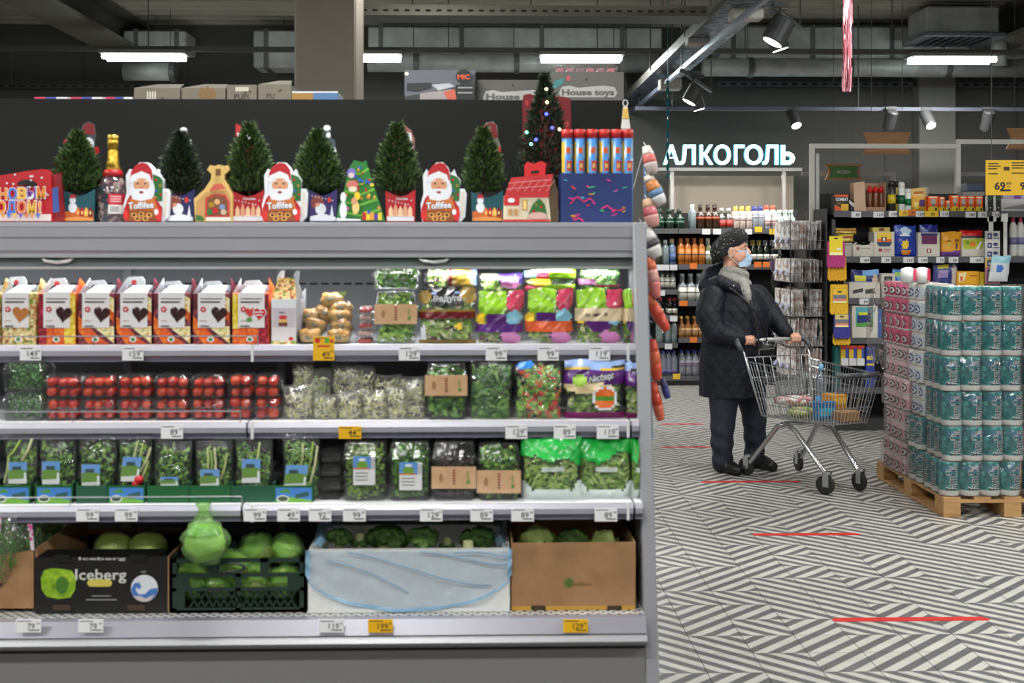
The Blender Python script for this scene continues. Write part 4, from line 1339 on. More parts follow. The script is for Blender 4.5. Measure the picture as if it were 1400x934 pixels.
for pts in (((782, 272), (790, 268), (798, 275), (806, 270), (812, 275)), ((822, 284), (830, 280), (838, 288), (842, 285)), ((784, 300), (792, 297), (798, 302))):
 for k in range(len(pts) - 1):
  (x0, y0), (x1, y1) = pts[k], pts[k + 1]
  q.p([(x0, y0), (x0, y0 + 2.5), (x1, y1 + 2.5), (x1, y1)], C(206, 50, 120))
q.build(db)
tub_b = C(66, 128, 190, .35, 0, .3)
tub_r = C(200, 40, 34, .4, 0, .3)
for i, x in enumerate((775.5, 792.5, 809.5, 826.5, 843, 858)):
 Yt = YB + .04
 p_ = at(x, 304, Yt)
 k = 1 / ppm(x, Yt)
 rt_ = thing('firework_tube', (p_.x, Yt, ZT + .005), 'blue paper firework tube with red cap, %s in the display box' % ('leftmost', 'second from left', 'third from left', 'fourth from left', 'fifth from left', 'rightmost')[i], 'tube', 'firework tubes')
 h = at(x, 178, Yt).z - ZT - .005
 rd = 7.4 * k
 MB().lathe([(rd, 0), (rd, h * .93)], (p_.x, Yt, ZT + .005), tub_b, 20).build('tube', rt_, smooth=True)
 MB().lathe([(rd * 1.06, h * .91), (rd * 1.06, h), (rd * .9, h + .002)], (p_.x, Yt, ZT + .005), tub_r, 20).build('cap', rt_, smooth=True)
 lb2 = MB()
 z0 = at(x, 236, Yt).z
 cyl_patch(lb2, p_.x, Yt, z0, z0 + 42 * k, rd * 1.012, R(-178), R(-135) if i not in (0, 3) else R(-120), C(226, 186, 60), 6)
 for (a0, a1, f0, f1, col) in ((-110, -60, 26, 34, C(224, 96, 40)), (-100, -40, 2, 16, C(206, 70, 50)), (-90, -60, 6, 12, C(240, 196, 120)), (-60, -25, 20, 38, C(150, 190, 226))):
  cyl_patch(lb2, p_.x, Yt, z0 + f0 * k, z0 + f1 * k, rd * 1.02, R(a0), R(a1), col, 6)
 lb2.build('wrap_print', rt_)
p_ = at(871, 304, YB + .1)
rt_ = thing('firework_tube', (p_.x - .035, YB + .108, ZT + .005), 'blue paper firework tube at the back right corner of the display box', 'tube', 'firework tubes')
MB().lathe([(.0175, 0), (.0175, .27)], (p_.x - .035, YB + .108, ZT + .005), tub_b, 20).build('tube', rt_, smooth=True)
MB().lathe([(.0185, .265), (.0185, .288), (.016, .29)], (p_.x - .035, YB + .108, ZT + .005), tub_r, 20).build('cap', rt_, smooth=True)
# hanging tag on the backboard's end
p_ = at(856, 175, 4.60)
ht = thing('hang_tag', p_, 'white hook tag with yellow band clipped to the backboard end', 'tag')
MB().trace([(849, 176), (852, 146), (858, 146), (862, 176)], 4.60, .003, C(222, 220, 214)).build('card', ht)
MB().trace([(851, 162), (852, 148), (858, 148), (860, 162)], 4.598, .002, C(220, 180, 90)).build('band', ht)
MB().tube([(at(855, 146, 4.6).x + .009 * math.cos(t), 4.6, at(855, 141, 4.6).z + .012 * math.sin(t)) for t in [i * .6283 for i in range(10)]], .0018, C(230, 230, 230, .4), 6, closed=True).build('hook', ht)
# ------------------------------------------------------------------ stock on the shelf behind the backboard
YK = 5.2
ZK = zbb - .03
gb = thing('storage_shelf', (-.8, YK + .2, 0), 'back-to-back shelving whose top carries spare stock boxes', 'shelving')
MB().box(XL, 4.95, ZK - .03, at(858, 136, 5.0).x, YK + .45, ZK, C(90, 90, 92, .5)).build('top_shelf', gb)
for x in (XL + .03, -2, -.7, .38):
 MB().box(x, YK + .42, 0, x + .04, YK + .46, ZK, C(80, 80, 82, .5)).build('upright', gb)
 MB().box(x, 4.95, 0, x + .04, 4.99, ZK - .03, C(80, 80, 82, .5)).build('upright', gb)
boxm = noisy('kraft_box_grey', [(.3, (112, 104, 92)), (.7, (120, 112, 100))], 8, .85)
def stock(x0, x1, ytop, label, mat, d=.2, Y=YK, pr_fn=None, name='stock_box', lid=True):
 a_, b_ = at(x0, ytop, Y), at(x1, ytop, Y)
 r = thing(name, ((a_.x + b_.x) / 2, Y + d / 2, ZK), label, 'box', 'spare stock boxes')
 MB().box(a_.x, Y, ZK, b_.x, Y + d, a_.z, mat).build('carton', r, bevel=.002)
 if lid:
  MB().add([(a_.x, Y + .004, a_.z), (b_.x, Y + .004, a_.z), (b_.x - .02, Y + d * .8, a_.z + .035), (a_.x + .06, Y + d * .8, a_.z + .035)], [(0, 1, 2, 3), (3, 2, 1, 0)], C(176, 170, 158, .8)).build('flap', r)
 if pr_fn:
  q_ = PR(Y)
  pr_fn(q_)
  q_.build(r)
 return r
pp = C(44, 42, 38)
stock(183, 246, 120, 'kraft carton with an open flap, leftmost on the back shelf', boxm, pr_fn=lambda q: q.t('||||', 207, 129, 8, C(206, 202, 190), w=12).t('D', 223, 136, 6, pp))
stock(248, 308, 120, 'kraft carton with a brown hand-like stain, second from left', boxm, pr_fn=lambda q: q.e(283, 129, 13, 7, C(120, 92, 56), 12).e(276, 122, 3, 3, C(120, 92, 56), 8).e(284, 121, 3, 3, C(120, 92, 56), 8).e(291, 123, 3, 3, C(120, 92, 56), 8))
stock(310, 351, 116, 'kraft carton with short black lettering and a sprout mark', boxm, lid=False, pr_fn=lambda q: q.t('PUPI', 330, 132, 7, pp, w=20, fat=.02).e(341, 125, 3, 1.4, pp, 10, .6).e(336, 126, 3, 1.4, pp, 10, -.6).p(rect(322, 119, 340, 125), C(186, 178, 160)))
stock(353, 398, 115, 'kraft carton with a torn open top and worn black lettering', boxm, pr_fn=lambda q: q.t('PU', 370, 131, 7, pp, w=11, fat=.02).e(383, 124, 3, 1.4, pp, 10, -.4))
stock(399, 462, 125, 'flat box with yellow and blue edges under film, by the column', C(74, 110, 150, .4), lid=False, pr_fn=lambda q: q.p(rect(399, 127, 428, 136), C(150, 110, 50)).p(rect(399, 125, 462, 127), C(206, 206, 214)), name='flat_package')
stock(553, 650, 96, 'dark printed toy carton with pictured handheld tools and round badge', C(46, 48, 54, .45), lid=False, pr_fn=lambda q: q.p([(553, 96), (650, 96), (650, 100), (622, 120), (553, 132)], C(92, 94, 104)).e(634, 105, 11, 10, C(28, 28, 30), 20).t('MIC', 634, 105, 6.5, C(206, 84, 44), w=17, fat=.04).p(rect(623, 116, 649, 136), C(30, 30, 32)).p([(556, 114), (590, 113), (590, 121), (570, 126), (556, 124)], C(34, 34, 38)).p([(590, 116), (614, 114), (622, 118), (600, 124)], C(176, 178, 182)).p([(574, 128), (618, 122), (620, 136), (574, 136)], C(150, 140, 140)).p([(606, 126), (622, 122), (624, 136), (612, 136)], C(190, 90, 70)).e(556, 101, 3, 2.6, C(220, 214, 206), 10).p(rect(626, 119, 646, 121), C(150, 150, 150)).p(rect(626, 126, 646, 128), C(150, 150, 150)), name='toy_carton')
def htoys(q, x0, x1, y):
 q.p([(x0, y + 3), (x0 + 4, y - 6), (x0 + 14, y - 8), (x0 + 26, y - 5), (x1 - 20, y - 8), (x1 - 4, y - 6), (x1, y + 2), (x1 - 4, y + 8), (x0 + 3, y + 8)], C(176, 174, 172))
 q.t('House toys', (x0 + x1) / 2, y + 1, 8, C(98, 96, 94), w=(x1 - x0) * .9, fat=.05)
stock(651, 752, 109, 'grey carton with outlined lettering, left of two', C(92, 90, 87, .6), lid=False, pr_fn=lambda q: (htoys(q, 660, 750, 131), q.e(701, 117, 1.6, 1.6, C(40, 40, 40), 8)), Y=YK + .08, name='toy_carton')
stock(752, 853, 98, 'grey carton with outlined lettering, right of two, teal bird mark', C(100, 97, 94, .6), lid=False, pr_fn=lambda q: (htoys(q, 764, 844, 125), q.e(802, 109, 1.6, 1.6, C(40, 40, 40), 8), q.p([(754, 118), (760, 110), (772, 106), (770, 114), (758, 122)], C(70, 130, 134)), q.e(777, 107, 3, 4, C(190, 90, 90), 8)), name='toy_carton')
zz = at(800, 98, YK).z
cr = thing('clear_tray_pack', (at(800, 98, YK).x, YK + .1, zz), 'clear plastic pack lying on the right toy carton', 'package')
MB().box(at(757, 98, YK).x, YK + .01, zz + .001, at(845, 98, YK).x, YK + .19, at(800, 88, YK).z, CLEARW).build('clear_lid', cr, bevel=.006)
for i in range(6):
 x = at(762 + i * 14, 98, YK).x
 MB().box(x, YK + .03, zz + .002, x + .028, YK + .16, zz + .018, C((190, 180, 150, 196, 170, 200)[i], 120, 128, .4)).build('content', cr)
for i, (x0, x1) in enumerate(((47, 92), (97, 140), (145, 181))):
 a_, b_ = at(x0, 135, YK), at(x1, 135, YK)
 pk = thing('wrapped_pack', ((a_.x + b_.x) / 2, YK + .05, ZK), 'flat striped pack peeking over the backboard, %s' % ('leftmost of three', 'middle of three', 'rightmost of three')[i], 'package', 'striped packs')
 z_ = at(x0, 134, YK).z
 for k, c in enumerate(((200, 60, 90), (70, 80, 160), (226, 226, 232))):
  xx0 = a_.x + (b_.x - a_.x) * k / 3
  xx1 = a_.x + (b_.x - a_.x) * (k + 1) / 3
  MB().add([(xx0, YK, ZK), (xx1, YK, ZK), (xx1, YK, z_ + .004), (xx0, YK, z_ + .004), (xx0, YK + .1, ZK), (xx1, YK + .1, ZK), (xx1, YK + .1, z_ + .012), (xx0, YK + .1, z_ + .012)], [(0, 1, 2, 3), (3, 2, 6, 7), (7, 6, 5, 4), (0, 3, 7, 4), (1, 5, 6, 2)], C(*c, .4)).build('stripe', pk)
# =================================================================== GOODS IN THE COOLER
from mathutils import noise as mnoise
def lump(mb, c, r, mat, seed=0, amp=.1, freq=2.0, seg=18, rings=12, mats=None):
 rx, ry, rz = (r, r, r) if not hasattr(r, '__len__') else r
 b = MB()
 b.ball((0, 0, 0), 1.0, mat, seg, rings)
 off = Vector((seed * 3.1, seed * 1.7, seed * 2.3))
 for i, v in enumerate(b.v):
  k = 1 + amp * mnoise.noise(Vector(v) * freq + off) * 2
  b.v[i] = (c[0] + v[0] * rx * k, c[1] + v[1] * ry * k, c[2] + v[2] * rz * k)
 n_ = len(mb.v)
 mb.v += b.v
 mb.f += [tuple(i + n_ for i in f) for f in b.f]
 if mats:
  rq = random.Random(seed)
  mb.fm += [rq.choice(mats) for _ in b.f]
 else:
  mb.fm += b.fm
 return mb
# ------------------------------------------------------------------ shelf 1
YA = Y1 + .035
fruit = {
 'granola': noisy('print_granola', [(0, (214, 190, 130)), (.3, (190, 120, 60)), (.5, (226, 206, 150)), (.68, (126, 150, 60)), (.82, (150, 90, 50)), (.92, (236, 224, 190))], 120, .45, kind='cells', const=True),
 'berry': noisy('print_berry', [(0, (150, 20, 44)), (.5, (120, 12, 36)), (.8, (190, 50, 70))], 110, .45, kind='cells', const=True),
 'orange': noisy('print_orange', [(0, (226, 100, 36)), (.5, (236, 130, 50)), (.8, (214, 80, 36))], 110, .45, kind='cells', const=True),
 'yellow': noisy('print_yellow', [(0, (238, 206, 60)), (.5, (246, 224, 110)), (.8, (226, 180, 50))], 110, .45, kind='cells', const=True),
 'maroon': noisy('print_maroon', [(0, (86, 24, 40)), (.5, (110, 36, 50)), (.8, (150, 70, 80))], 110, .45, kind='cells', const=True),
 'cream': noisy('print_cream', [(0, (236, 216, 150)), (.4, (246, 232, 190)), (.7, (226, 186, 110)), (.88, (190, 200, 120))], 110, .45, kind='cells', const=True),
}
lid_w = C(226, 232, 236, .5)
choc = noisy('fruit_filling', [(.35, (40, 18, 24)), (.62, (70, 30, 34)), (.72, (196, 170, 170))], 90, .35)
def heart_box(x0, x1, lx0, lx1, hx, label, scheme, sold=False, tall=378, hy=429, ly=400):
 c = (x0 + x1) / 2
 a_, b_ = at(x0 + .8, 471, YA), at(x1 - .8, 400, YA)
 D = .16
 r = thing('heart_window_box', ((a_.x + b_.x) / 2, YA + D / 2, Z1), label, 'gable box', 'heart-window gable boxes on the top shelf')
 zt_ = at(c, 401, YA).z
 MB().box(a_.x, YA, Z1 + .001, b_.x, YA + D, zt_, fruit[scheme[0]]).build('carton', r, bevel=.0015)
 q = PR(YA)
 w = x1 - x0
 for (f0, f1, g0, g1, key) in scheme[1]:
  q.p(rect(x0 + 1 + f0 * (w - 2), 402 + g0 * 68, x0 + 1 + f1 * (w - 2), 402 + g1 * 68), fruit[key])
 rr_ = random.Random(int(x0))
 if scheme[0] == 'maroon':
  q.p([(x0 + 1, 432), (x0 + w * .3, 446), (x0 + w * .6, 462), (x1 - 8, 470), (x0 + w * .28, 470), (x0 + 1, 452)], fruit['orange'])
  q.p([(x0 + w * .4, 446), (x1 - 1, 446), (x1 - 1, 470), (x0 + w * .8, 462)], fruit['cream'])
  q.p([(x1 - 9, 404), (x1 - 1, 408), (x1 - 1, 428), (x1 - 9, 420)], fruit['cream'])
  q.p([(x1 - 9, 420), (x1 - 1, 428), (x1 - 1, 440), (x1 - 9, 434)], fruit['orange'])
 q.e(c - 1, 464, 5, 4, SNOW, 12).e(c - 1, 464, 3, 2.4, C(70, 130, 60), 10)
 q.build(r)
 lab = MB().trace(rect(lx0, ly, lx1, 448), YA, .0006, C(238, 234, 236, .5), lift=.005).build('label_sheet', r)
 q = PR(YA - .006)
 lw = lx1 - lx0
 q.p(rect(lx0 + 3, 408, lx1 - 4, 409.2), C(96, 84, 90)).p(rect(lx0 + 3, 412, lx1 - 7, 414), C(90, 70, 76))
 for an in range(5):
  q.e(lx0 + 7 + 2.3 * math.cos(an * 1.257), 423 + 2.3 * math.sin(an * 1.257), 1.9, 1.9, C(206, 50, 60), 8)
 q.e(lx0 + 7, 423, 1.6, 1.6, C(240, 220, 220), 8)
 q.p(rect(lx0 + 3, 438, lx0 + 12, 438.8), C(190, 150, 150)).p(rect(lx0 + 3, 445, lx0 + 15, 446.3), C(60, 50, 54))
 q.build(lab)
 if not sold:
  MB().trace(heart(hx, hy, 22, 22, rot=.12), YA, .001, choc if scheme[0] != 'granola' else C(190, 120, 60, .4), lift=.0075).build('heart_window', r)
 else:
  q = PR(YA - .006)
  q.p(heart(hx - 9, hy - 2, 15, 15), C(206, 150, 120)).p(heart(hx - 9, hy - 2, 12, 12), C(214, 60, 60)).p(heart(hx + 4, hy, 19, 19, rot=.15), SNOW).p(heart(hx + 4, hy, 16.5, 16.5, rot=.15), C(206, 30, 40)).p(rect(hx - 3, hy - 3, hx + 9, hy - 1.4), SNOW).p(rect(hx - 1, hy + 1, hx + 8, hy + 2.6), SNOW).e(hx - 10, hy + 8, 4, 3, C(90, 150, 70), 10)
  q.build(r, 'heart_print')
 # gable: two sloped flaps meeting in an upright handle
 t0 = at(lx0 + 2, 400, YA).x
 t1 = at(lx1 - 1, 400, YA).x
 Ym = YA + D / 2
 kk = 1 / ppm(c, YA)
 zg = zt_ + .022
 MB().add([(t0, YA + .002, zt_), (t1, YA + .002, zt_), (t1 - .004, Ym - .004, zg), (t0 + .012, Ym - .004, zg)], [(0, 1, 2, 3), (3, 2, 1, 0)], lid_w).build('gable_flap', r)
 MB().add([(a_.x, YA + D, zt_), (b_.x, YA + D, zt_), (b_.x - .01, Ym + .004, zg), (a_.x + .01, Ym + .004, zg)], [(0, 1, 2, 3), (3, 2, 1, 0)], lid_w).build('gable_flap', r)
 for sx, s2 in ((a_.x, 1), (b_.x, -1)):
  MB().add([(sx, YA + .004, zt_), (sx, YA + D - .004, zt_), (sx + s2 * .012, Ym, zg + .024)], [(0, 1, 2), (2, 1, 0)], fruit[scheme[0]] if s2 < 0 else C(196, 200, 204, .5)).build('gusset', r)
 ht_ = at(c, tall, Ym).z
 hd_ = MB()
 yb_ = HY + (CH - zg) / (at(c, 331, Ym).z - at(c, 332, Ym).z)
 hp = [(lx0 + 4, yb_), (lx0 + 6, tall + 5), (lx0 + 10, tall), (lx1 - 8, tall - 1), (lx1 - 4, tall + 4), (lx1 - 3, yb_)]
 hd_.trace(hp, Ym, .0025, lid_w)
 ho = hd_.build('handle', r)
 q = PR(Ym)
 q.p([p_ for p_ in ell((lx0 + lx1) / 2, 398, 10, 9, 24) if p_[1] <= 399], C(52, 58, 64))
 if tall < 384:
  for an in range(5):
   q.e((lx0 + lx1) / 2 + 2.2 * math.cos(an * 1.257), tall + 7 + 2 * math.sin(an * 1.257), 1.8, 1.6, C(214, 50, 60), 8)
 q.build(ho, 'handle_hole')
 return r
SG = ('granola', ())
SBt = ('orange', ((0, .22, 0, 1, 'berry'), (.7, 1, 0, 1, 'yellow')))
SM = ('maroon', ())
SR = ('orange', ((0, .2, 0, .7, 'yellow'), (.72, 1, 0, 1, 'berry')))
heart_box(-48, 1, -40, -12, -20, 'gable box cut off by the left picture edge', SG, tall=376)
heart_box(2, 50, 4, 40, 29, 'granola-print gable box with an orange heart window', SG, tall=379)
heart_box(52, 104, 60, 96, 88, 'rainbow fruit-print gable box with a dark heart window', SBt, tall=381, ly=399)
heart_box(106, 157, 113, 150, 140, 'maroon and orange gable box with dark heart, leftmost of four alike', SM, tall=384)
heart_box(158, 208, 165, 202, 192, 'maroon and orange gable box with dark heart, second of four alike, tallest handle', SM, tall=379)
heart_box(209, 261, 217, 253, 244, 'maroon and orange gable box with dark heart, third of four alike', SM, tall=385)
heart_box(263, 315, 271, 308, 300, 'maroon and orange gable box with dark heart, rightmost of four alike', SM, tall=385)
heart_box(317, 368, 326, 362, 351, 'yellow and red fruit-print gable box with red printed hearts', SR, True, tall=384)
# burger box with an open gable
a_, b_ = at(371, 471, YA), at(405, 409, YA)
bb = thing('gable_box', ((a_.x + b_.x) / 2, YA + .07, Z1), 'white gable box with a pictured burger and a raised open top', 'gable box')
MB().box(a_.x, YA, Z1 + .001, b_.x, YA + .14, b_.z, C(226, 220, 222, .5)).build('carton', bb, bevel=.0015)
q = PR(YA)
q.p(rect(371, 409, 405, 421), SNOW).p(rect(373, 422, 403, 447), C(206, 196, 206)).p(rect(371, 466, 405, 471), fruit['granola'])
q.e(387, 434, 6, 3, C(206, 60, 60), 12).p(rect(381, 437, 393, 441), C(226, 190, 110)).p(rect(381, 441, 393, 446), C(110, 60, 50)).e(398, 463, 3.4, 2.4, C(206, 40, 50), 10)
q.t('MAXI', 386, 427, 2.4, C(120, 80, 90), fat=.02)
q.build(bb)
MB().add([(a_.x, YA + .002, b_.z), (b_.x, YA + .002, b_.z), (b_.x - .012, YA + .05, b_.z + .065), (a_.x + .014, YA + .05, b_.z + .065)], [(0, 1, 2, 3), (3, 2, 1, 0)], fruit['granola']).build('gable_flap', bb)
MB().trace([(378, 384), (380, 376), (384, 370), (389, 370), (388, 384)], YA + .07, .003, lid_w).build('handle', bb)
MB().trace([(400, 388), (402, 374), (406, 370), (410, 371), (408, 386), (416, 408), (404, 408)], YA + .05, .003, C(190, 198, 206, .5)).build('handle', bb)
MB().add([(b_.x, YA, Z1), (b_.x + .012, YA + .13, Z1), (b_.x + .012, YA + .13, b_.z + .03), (b_.x, YA, b_.z)], [(0, 1, 2, 3), (3, 2, 1, 0)], C(196, 196, 200, .5)).build('side_panel', bb)
# nugget tubs piled in film
tubm = C(206, 176, 116, .45)
nug = noisy('nugget_crust', [(.3, (150, 96, 30)), (.6, (196, 146, 60)), (.8, (226, 190, 110))], 70, .6)
spots = [(423, 457, 0, 0), (464, 457, 0, 0), (429, 444, .05, .25), (466, 446, .03, .1), (424, 432, .08, -.3), (465, 433, .05, .1), (440, 427, .1, .5), (468, 421, .08, -.15), (455, 409, .1, -.2)]
for i, (x, y, dy, rt_) in enumerate(spots):
 Y = YA + .03 + dy
 p_ = at(x, y + 10, Y)
 k = 1 / ppm(x, Y)
 lab_ = 'film-wrapped tub of golden nuggets, ' + ('front left at the bottom of the pile', 'front right at the bottom of the pile', 'low left in the pile behind the front tub', 'low right in the pile', 'tilted at the left edge of the pile', 'right side, third layer of the pile', 'tipped over in the middle of the pile', 'right side near the top of the pile', 'topmost, green corner lid')[i]
 r = thing('nugget_tub', p_, lab_, 'food tub', 'nugget tubs in a pile')
 m_ = MB()
 m_.lathe([(12 * k, 0), (15 * k, 9 * k), (16.5 * k, 10 * k)], (p_.x, p_.y, p_.z), tubm, 12)
 t_ = m_.build('tub', r, smooth=True)
 m_ = MB()
 rq = random.Random(i)
 for j in range(9):
  an = j * .698
  lump(m_, (p_.x + 9 * k * math.cos(an), p_.y + 9 * k * math.sin(an), p_.z + rq.uniform(9, 13) * k), (6.5 * k, 6.5 * k, 5.5 * k), nug, j + i * 10, .25, 2, 8, 6)
 stuff(m_.build('nuggets', r, smooth=True))
 m_ = MB()
 m_.lathe([(13 * k, -.5 * k), (17 * k, 9 * k), (15 * k, 16 * k), (6 * k, 19 * k), (0.1 * k, 19 * k)], (p_.x, p_.y, p_.z), CLEARW, 14)
 m_.build('film', r, smooth=True)
 MB().ball((p_.x, p_.y - 13.5 * k, p_.z + 7 * k), (5 * k, 2 * k, 4 * k), C(120, 116, 100, .4), 10, 6).build('label_dot', r, smooth=True)
 if i == 8:
  MB().add([(p_.x + 4 * k, p_.y - .01, p_.z + 17 * k), (p_.x + 22 * k, p_.y + .01, p_.z + 19 * k), (p_.x + 14 * k, p_.y + .02, p_.z + 10 * k)], [(0, 1, 2), (2, 1, 0)], C(130, 160, 90, .4)).build('lid_corner', r)
 r.rotation_euler = (R(-20) if i > 1 else 0, rt_, 0)
# stack of small clear snack packs
for i in range(5):
 y1 = 471.5 - i * 10.5
 x0, x1 = 485 + i * .8, 511
 Y = YA + .02
 a_, b_ = at(x0, y1, Y), at(x1, y1 - 10, Y)
 r = thing('snack_pack', ((a_.x + b_.x) / 2, Y + .05, a_.z), 'small clear snack pack with red filling, %s in its stack' % ('bottom one', 'second from bottom', 'middle one', 'second from top', 'top one')[i], 'food pack', 'stack of small clear packs')
 m_ = MB()
 shell(m_, a_.x, Y, a_.z, b_.x, Y + .1, b_.z, CLEARW, .008)
 m_.build('film', r, smooth=True)
 MB().box(a_.x + .008, Y + .01, a_.z + .004, b_.x - .008, Y + .09, b_.z - .006, C(188, 150, 140, .5) if i % 2 else C(170, 60, 56, .5)).build('filling', r, bevel=.004)
# clear trays of leaf with kraft bands
def leaf_tray(label, x0, x1, y0, y1, Y, D, mats, band=None, sticker=None, n=160, group='clear trays of leaf salad', Lf=.035, Wf=.02, fill=.9, bandtxt=True, zfloor=None):
 a_, b_ = at(x0, y1, Y), at(x1, y0, Y)
 zf = zfloor if zfloor is not None else a_.z
 r = thing('salad_tray', ((a_.x + b_.x) / 2, Y + D / 2, zf), label, 'salad tray', group)
 m_ = MB()
 shell(m_, a_.x, Y, zf + .001, b_.x, Y + D, b_.z, RIGID, .012, .004)
 m_.build('clear_tray', r, smooth=True)
 m_ = MB()
 h = b_.z - zf
 leaf_pile(m_, a_.x + .015, Y + .012, zf + .008, b_.x - .015, Y + D * .8, zf + h * fill, int(n * 1.7), Lf * .75, Wf * .66, mats, random.Random(int(x0 + y0)))
 # keep the leaves inside the tray
 m_.v = [(min(max(v[0], a_.x + .007), b_.x - .007), min(max(v[1], Y + .006), Y + D - .008), min(max(v[2], zf + .006), b_.z - .006)) for v in m_.v]
 stuff(m_.build('leaves', r))
 if band:
  bo = MB().trace(rect(x0 - 1, band[0], x1 + 1, band[1]), Y, .002, KRAFT, lift=.004).build('kraft_band', r)
  q_ = PR(Y - .004)
  cx_ = (x0 + x1) / 2
  hh = band[1] - band[0]
  for k in range(6):
   q_.p(rect(cx_ - 1.5, band[0] + hh * (.14 + .12 * k), cx_ + 2, band[0] + hh * (.21 + .12 * k)), C(150, 60, 50) if k < 4 else C(120, 90, 70))
  q_.e(cx_ - (x1 - x0) * .3, band[0] + hh * .5, 2.5, hh * .2, C(166, 126, 88), 12)
  q_.e(cx_ + (x1 - x0) * .33, band[0] + hh * .7, 2, 3, C(90, 150, 60), 10, .6).p(rect(cx_ + (x1 - x0) * .3, band[0] + hh * .2, cx_ + (x1 - x0) * .34, band[0] + hh * .55), C(150, 160, 90))
  q_.build(bo)
 if sticker:
  sx0, sy0, sx1, sy1 = sticker
  so = MB().trace(rect(sx0, sy0, sx1, sy1), Y, .001, C(226, 226, 226, .5), lift=.003).build('sticker', r)
  q_ = PR(Y - .003)
  hh = sy1 - sy0
  q_.p(rect(sx0, sy0, sx1 - 6, sy0 + hh * .45), C(96, 150, 214)).e((sx0 + sx1) / 2 - 3, sy0 + hh * .3, 8, hh * .14, C(110, 160, 60), 14).p(rect(sx0, sy0 + hh * .4, sx1 - 8, sy0 + hh * .45), C(214, 120, 60)).e((sx0 + sx1) / 2 - 3, sy0 + hh * .12, 5, 2, SNOW, 12)
  for k in range(3):
   q_.p(rect(sx0 + 3, sy0 + hh * (.56 + .12 * k), sx1 - 10, sy0 + hh * (.59 + .12 * k)), C(150, 150, 150))
  q_.p(rect(sx1 - 5, sy0 + 2, sx1 - 1, sy0 + hh * .4), C(190, 190, 196))
  q_.build(so)
 return r
leaf_tray('clear tray of rocket with kraft band on the top shelf', 513, 569, 398, 471.5, YA, .12, GREENS, band=(416, 443), n=260, zfloor=Z1)
leaf_tray('clear tray of pale leaf stacked on top of the kraft-banded tray', 509, 572, 366, 397, YA + .02, .10, DARKGREENS + [C(150, 170, 150, .4)], n=120)
# printed salad bags
def pick(rules, default):
 def f(u, v):
  m_ = default
  for t, p_, mt_ in rules:
   if t == 'r' and p_[0] <= u <= p_[2] and p_[1] <= v <= p_[3]: m_ = mt_
   elif t == 'e' and ((u - p_[0]) / p_[2]) ** 2 + ((v - p_[1]) / p_[3]) ** 2 <= 1: m_ = mt_
   elif t == 'h' and (v - p_[0]) + p_[1] * (u - .5) + (p_[2] * math.sin(u * 9 + p_[3]) if len(p_) > 2 else 0) < 0: m_ = mt_
  return m_
 return f
LIME = C(136, 186, 36, .3, 0, .4)
PURP = C(84, 30, 110, .3, 0, .4)
LILA = C(206, 130, 186, .35, 0, .3)
PINK = C(196, 60, 92, .3, 0, .4)
SKYB = C(130, 190, 214, .3, 0, .4)
BLK = C(26, 24, 26, .3, 0, .4)
GOLDP = C(150, 120, 48, .3, 0, .5)
MAR = C(110, 20, 30, .35, 0, .3)
LBL = C(140, 166, 214, .3, 0, .3)
def purple_bag(x0, x1, y0, label, seed, bandcol, bandv, Y=YA, y1=471.5):
 rules = [('h', (.02, 0), CLEARW), ('r', (.05, .0, .62, .36), LIME), ('e', (.34, .34, .26, .16), LIME), ('e', (.82, .2, .18, .2), PINK), ('r', (.7, .0, 1, .26), PINK), ('e', (.1, .52, .1, .1), YEL), ('r', (.25, .44, .7, .6), PURP), ('e', (.5, .6, .26, .18), PURP), ('e', (.8, .5, .18, .14), SKYB), ('e', (.74, .88, .2, .13), LILA), ('e', (.62, .84, .1, .1), LILA), ('r', (0, bandv[0], 1, bandv[1]), bandcol)]
 return bag('salad_bag', label, 'salad bag', (x0, y0, x1, y1), Y, .035, seed, pick(rules, CLEARW), (150, .04, .026, MIXED, .05, .8), 'printed salad bags')
bgold = bag('salad_bag', 'black and gold salad bag with maroon stripe and yellow dot', 'salad bag', (571, 394, 650, 471.5), YA, .04, 21,
   pick([('h', (.15, -.1), LBL), ('h', (.09, .1, .05, 0), BLK), ('r', (.25, .12, .75, .3), BLK), ('r', (.0, .44, 1, .52), MAR), ('r', (.0, .38, 1, .44), GOLDP), ('e', (.72, .67, .07, .07), YEL), ('r', (0, .93, 1, 1), GOLDP), ('e', (.1, .8, .05, .14), SNOW), ('e', (.88, .12, .16, .14), GOLDP), ('e', (.1, .15, .12, .12), GOLDP)], CLEARW), (220, .045, .03, MIXED + PALE, .03, .9), 'printed salad bags')
bag('salad_bag', 'black and gold salad bag lying on the one in front', 'salad bag', (576, 365, 652, 396), YA + .09, .045, 22, pick([('r', (.5, 0, .92, .8), GOLDP), ('r', (.48, 0, .56, .9), MAR), ('e', (.96, .4, .1, .4), LBL), ('r', (0, 0, .12, 1), BLK)], CLEARW), (90, .04, .03, MIXED, .1, .9), 'printed salad bags', res=(18, 12))
b3 = purple_bag(651, 716, 398, 'salad bag with lime top and violet lettered band', 23, C(90, 44, 126, .3, 0, .4), (.60, .76))
purple_bag(719, 784, 395, 'salad bag with lime top and orange band', 24, C(226, 96, 50, .35, 0, .3), (.58, .78))
b5 = purple_bag(786, 853, 395, 'salad bag with lime top and cream band', 25, C(226, 206, 172, .5), (.36, .58))
purple_bag(853, 872, 396, 'narrow sliver of a salad bag against the end panel', 26, C(226, 206, 172, .5), (.36, .58))
bag('salad_bag', 'salad bag lying behind the violet-banded one', 'salad bag', (654, 374, 716, 402), YA + .08, .045, 27, pick([('r', (.45, 0, 1, .5), C(60, 40, 100, .3)), ('e', (.7, .5, .2, .25), LILA)], CLEARW), (90, .04, .03, GREENS + PALE, .1, .95), 'printed salad bags', res=(18, 12))
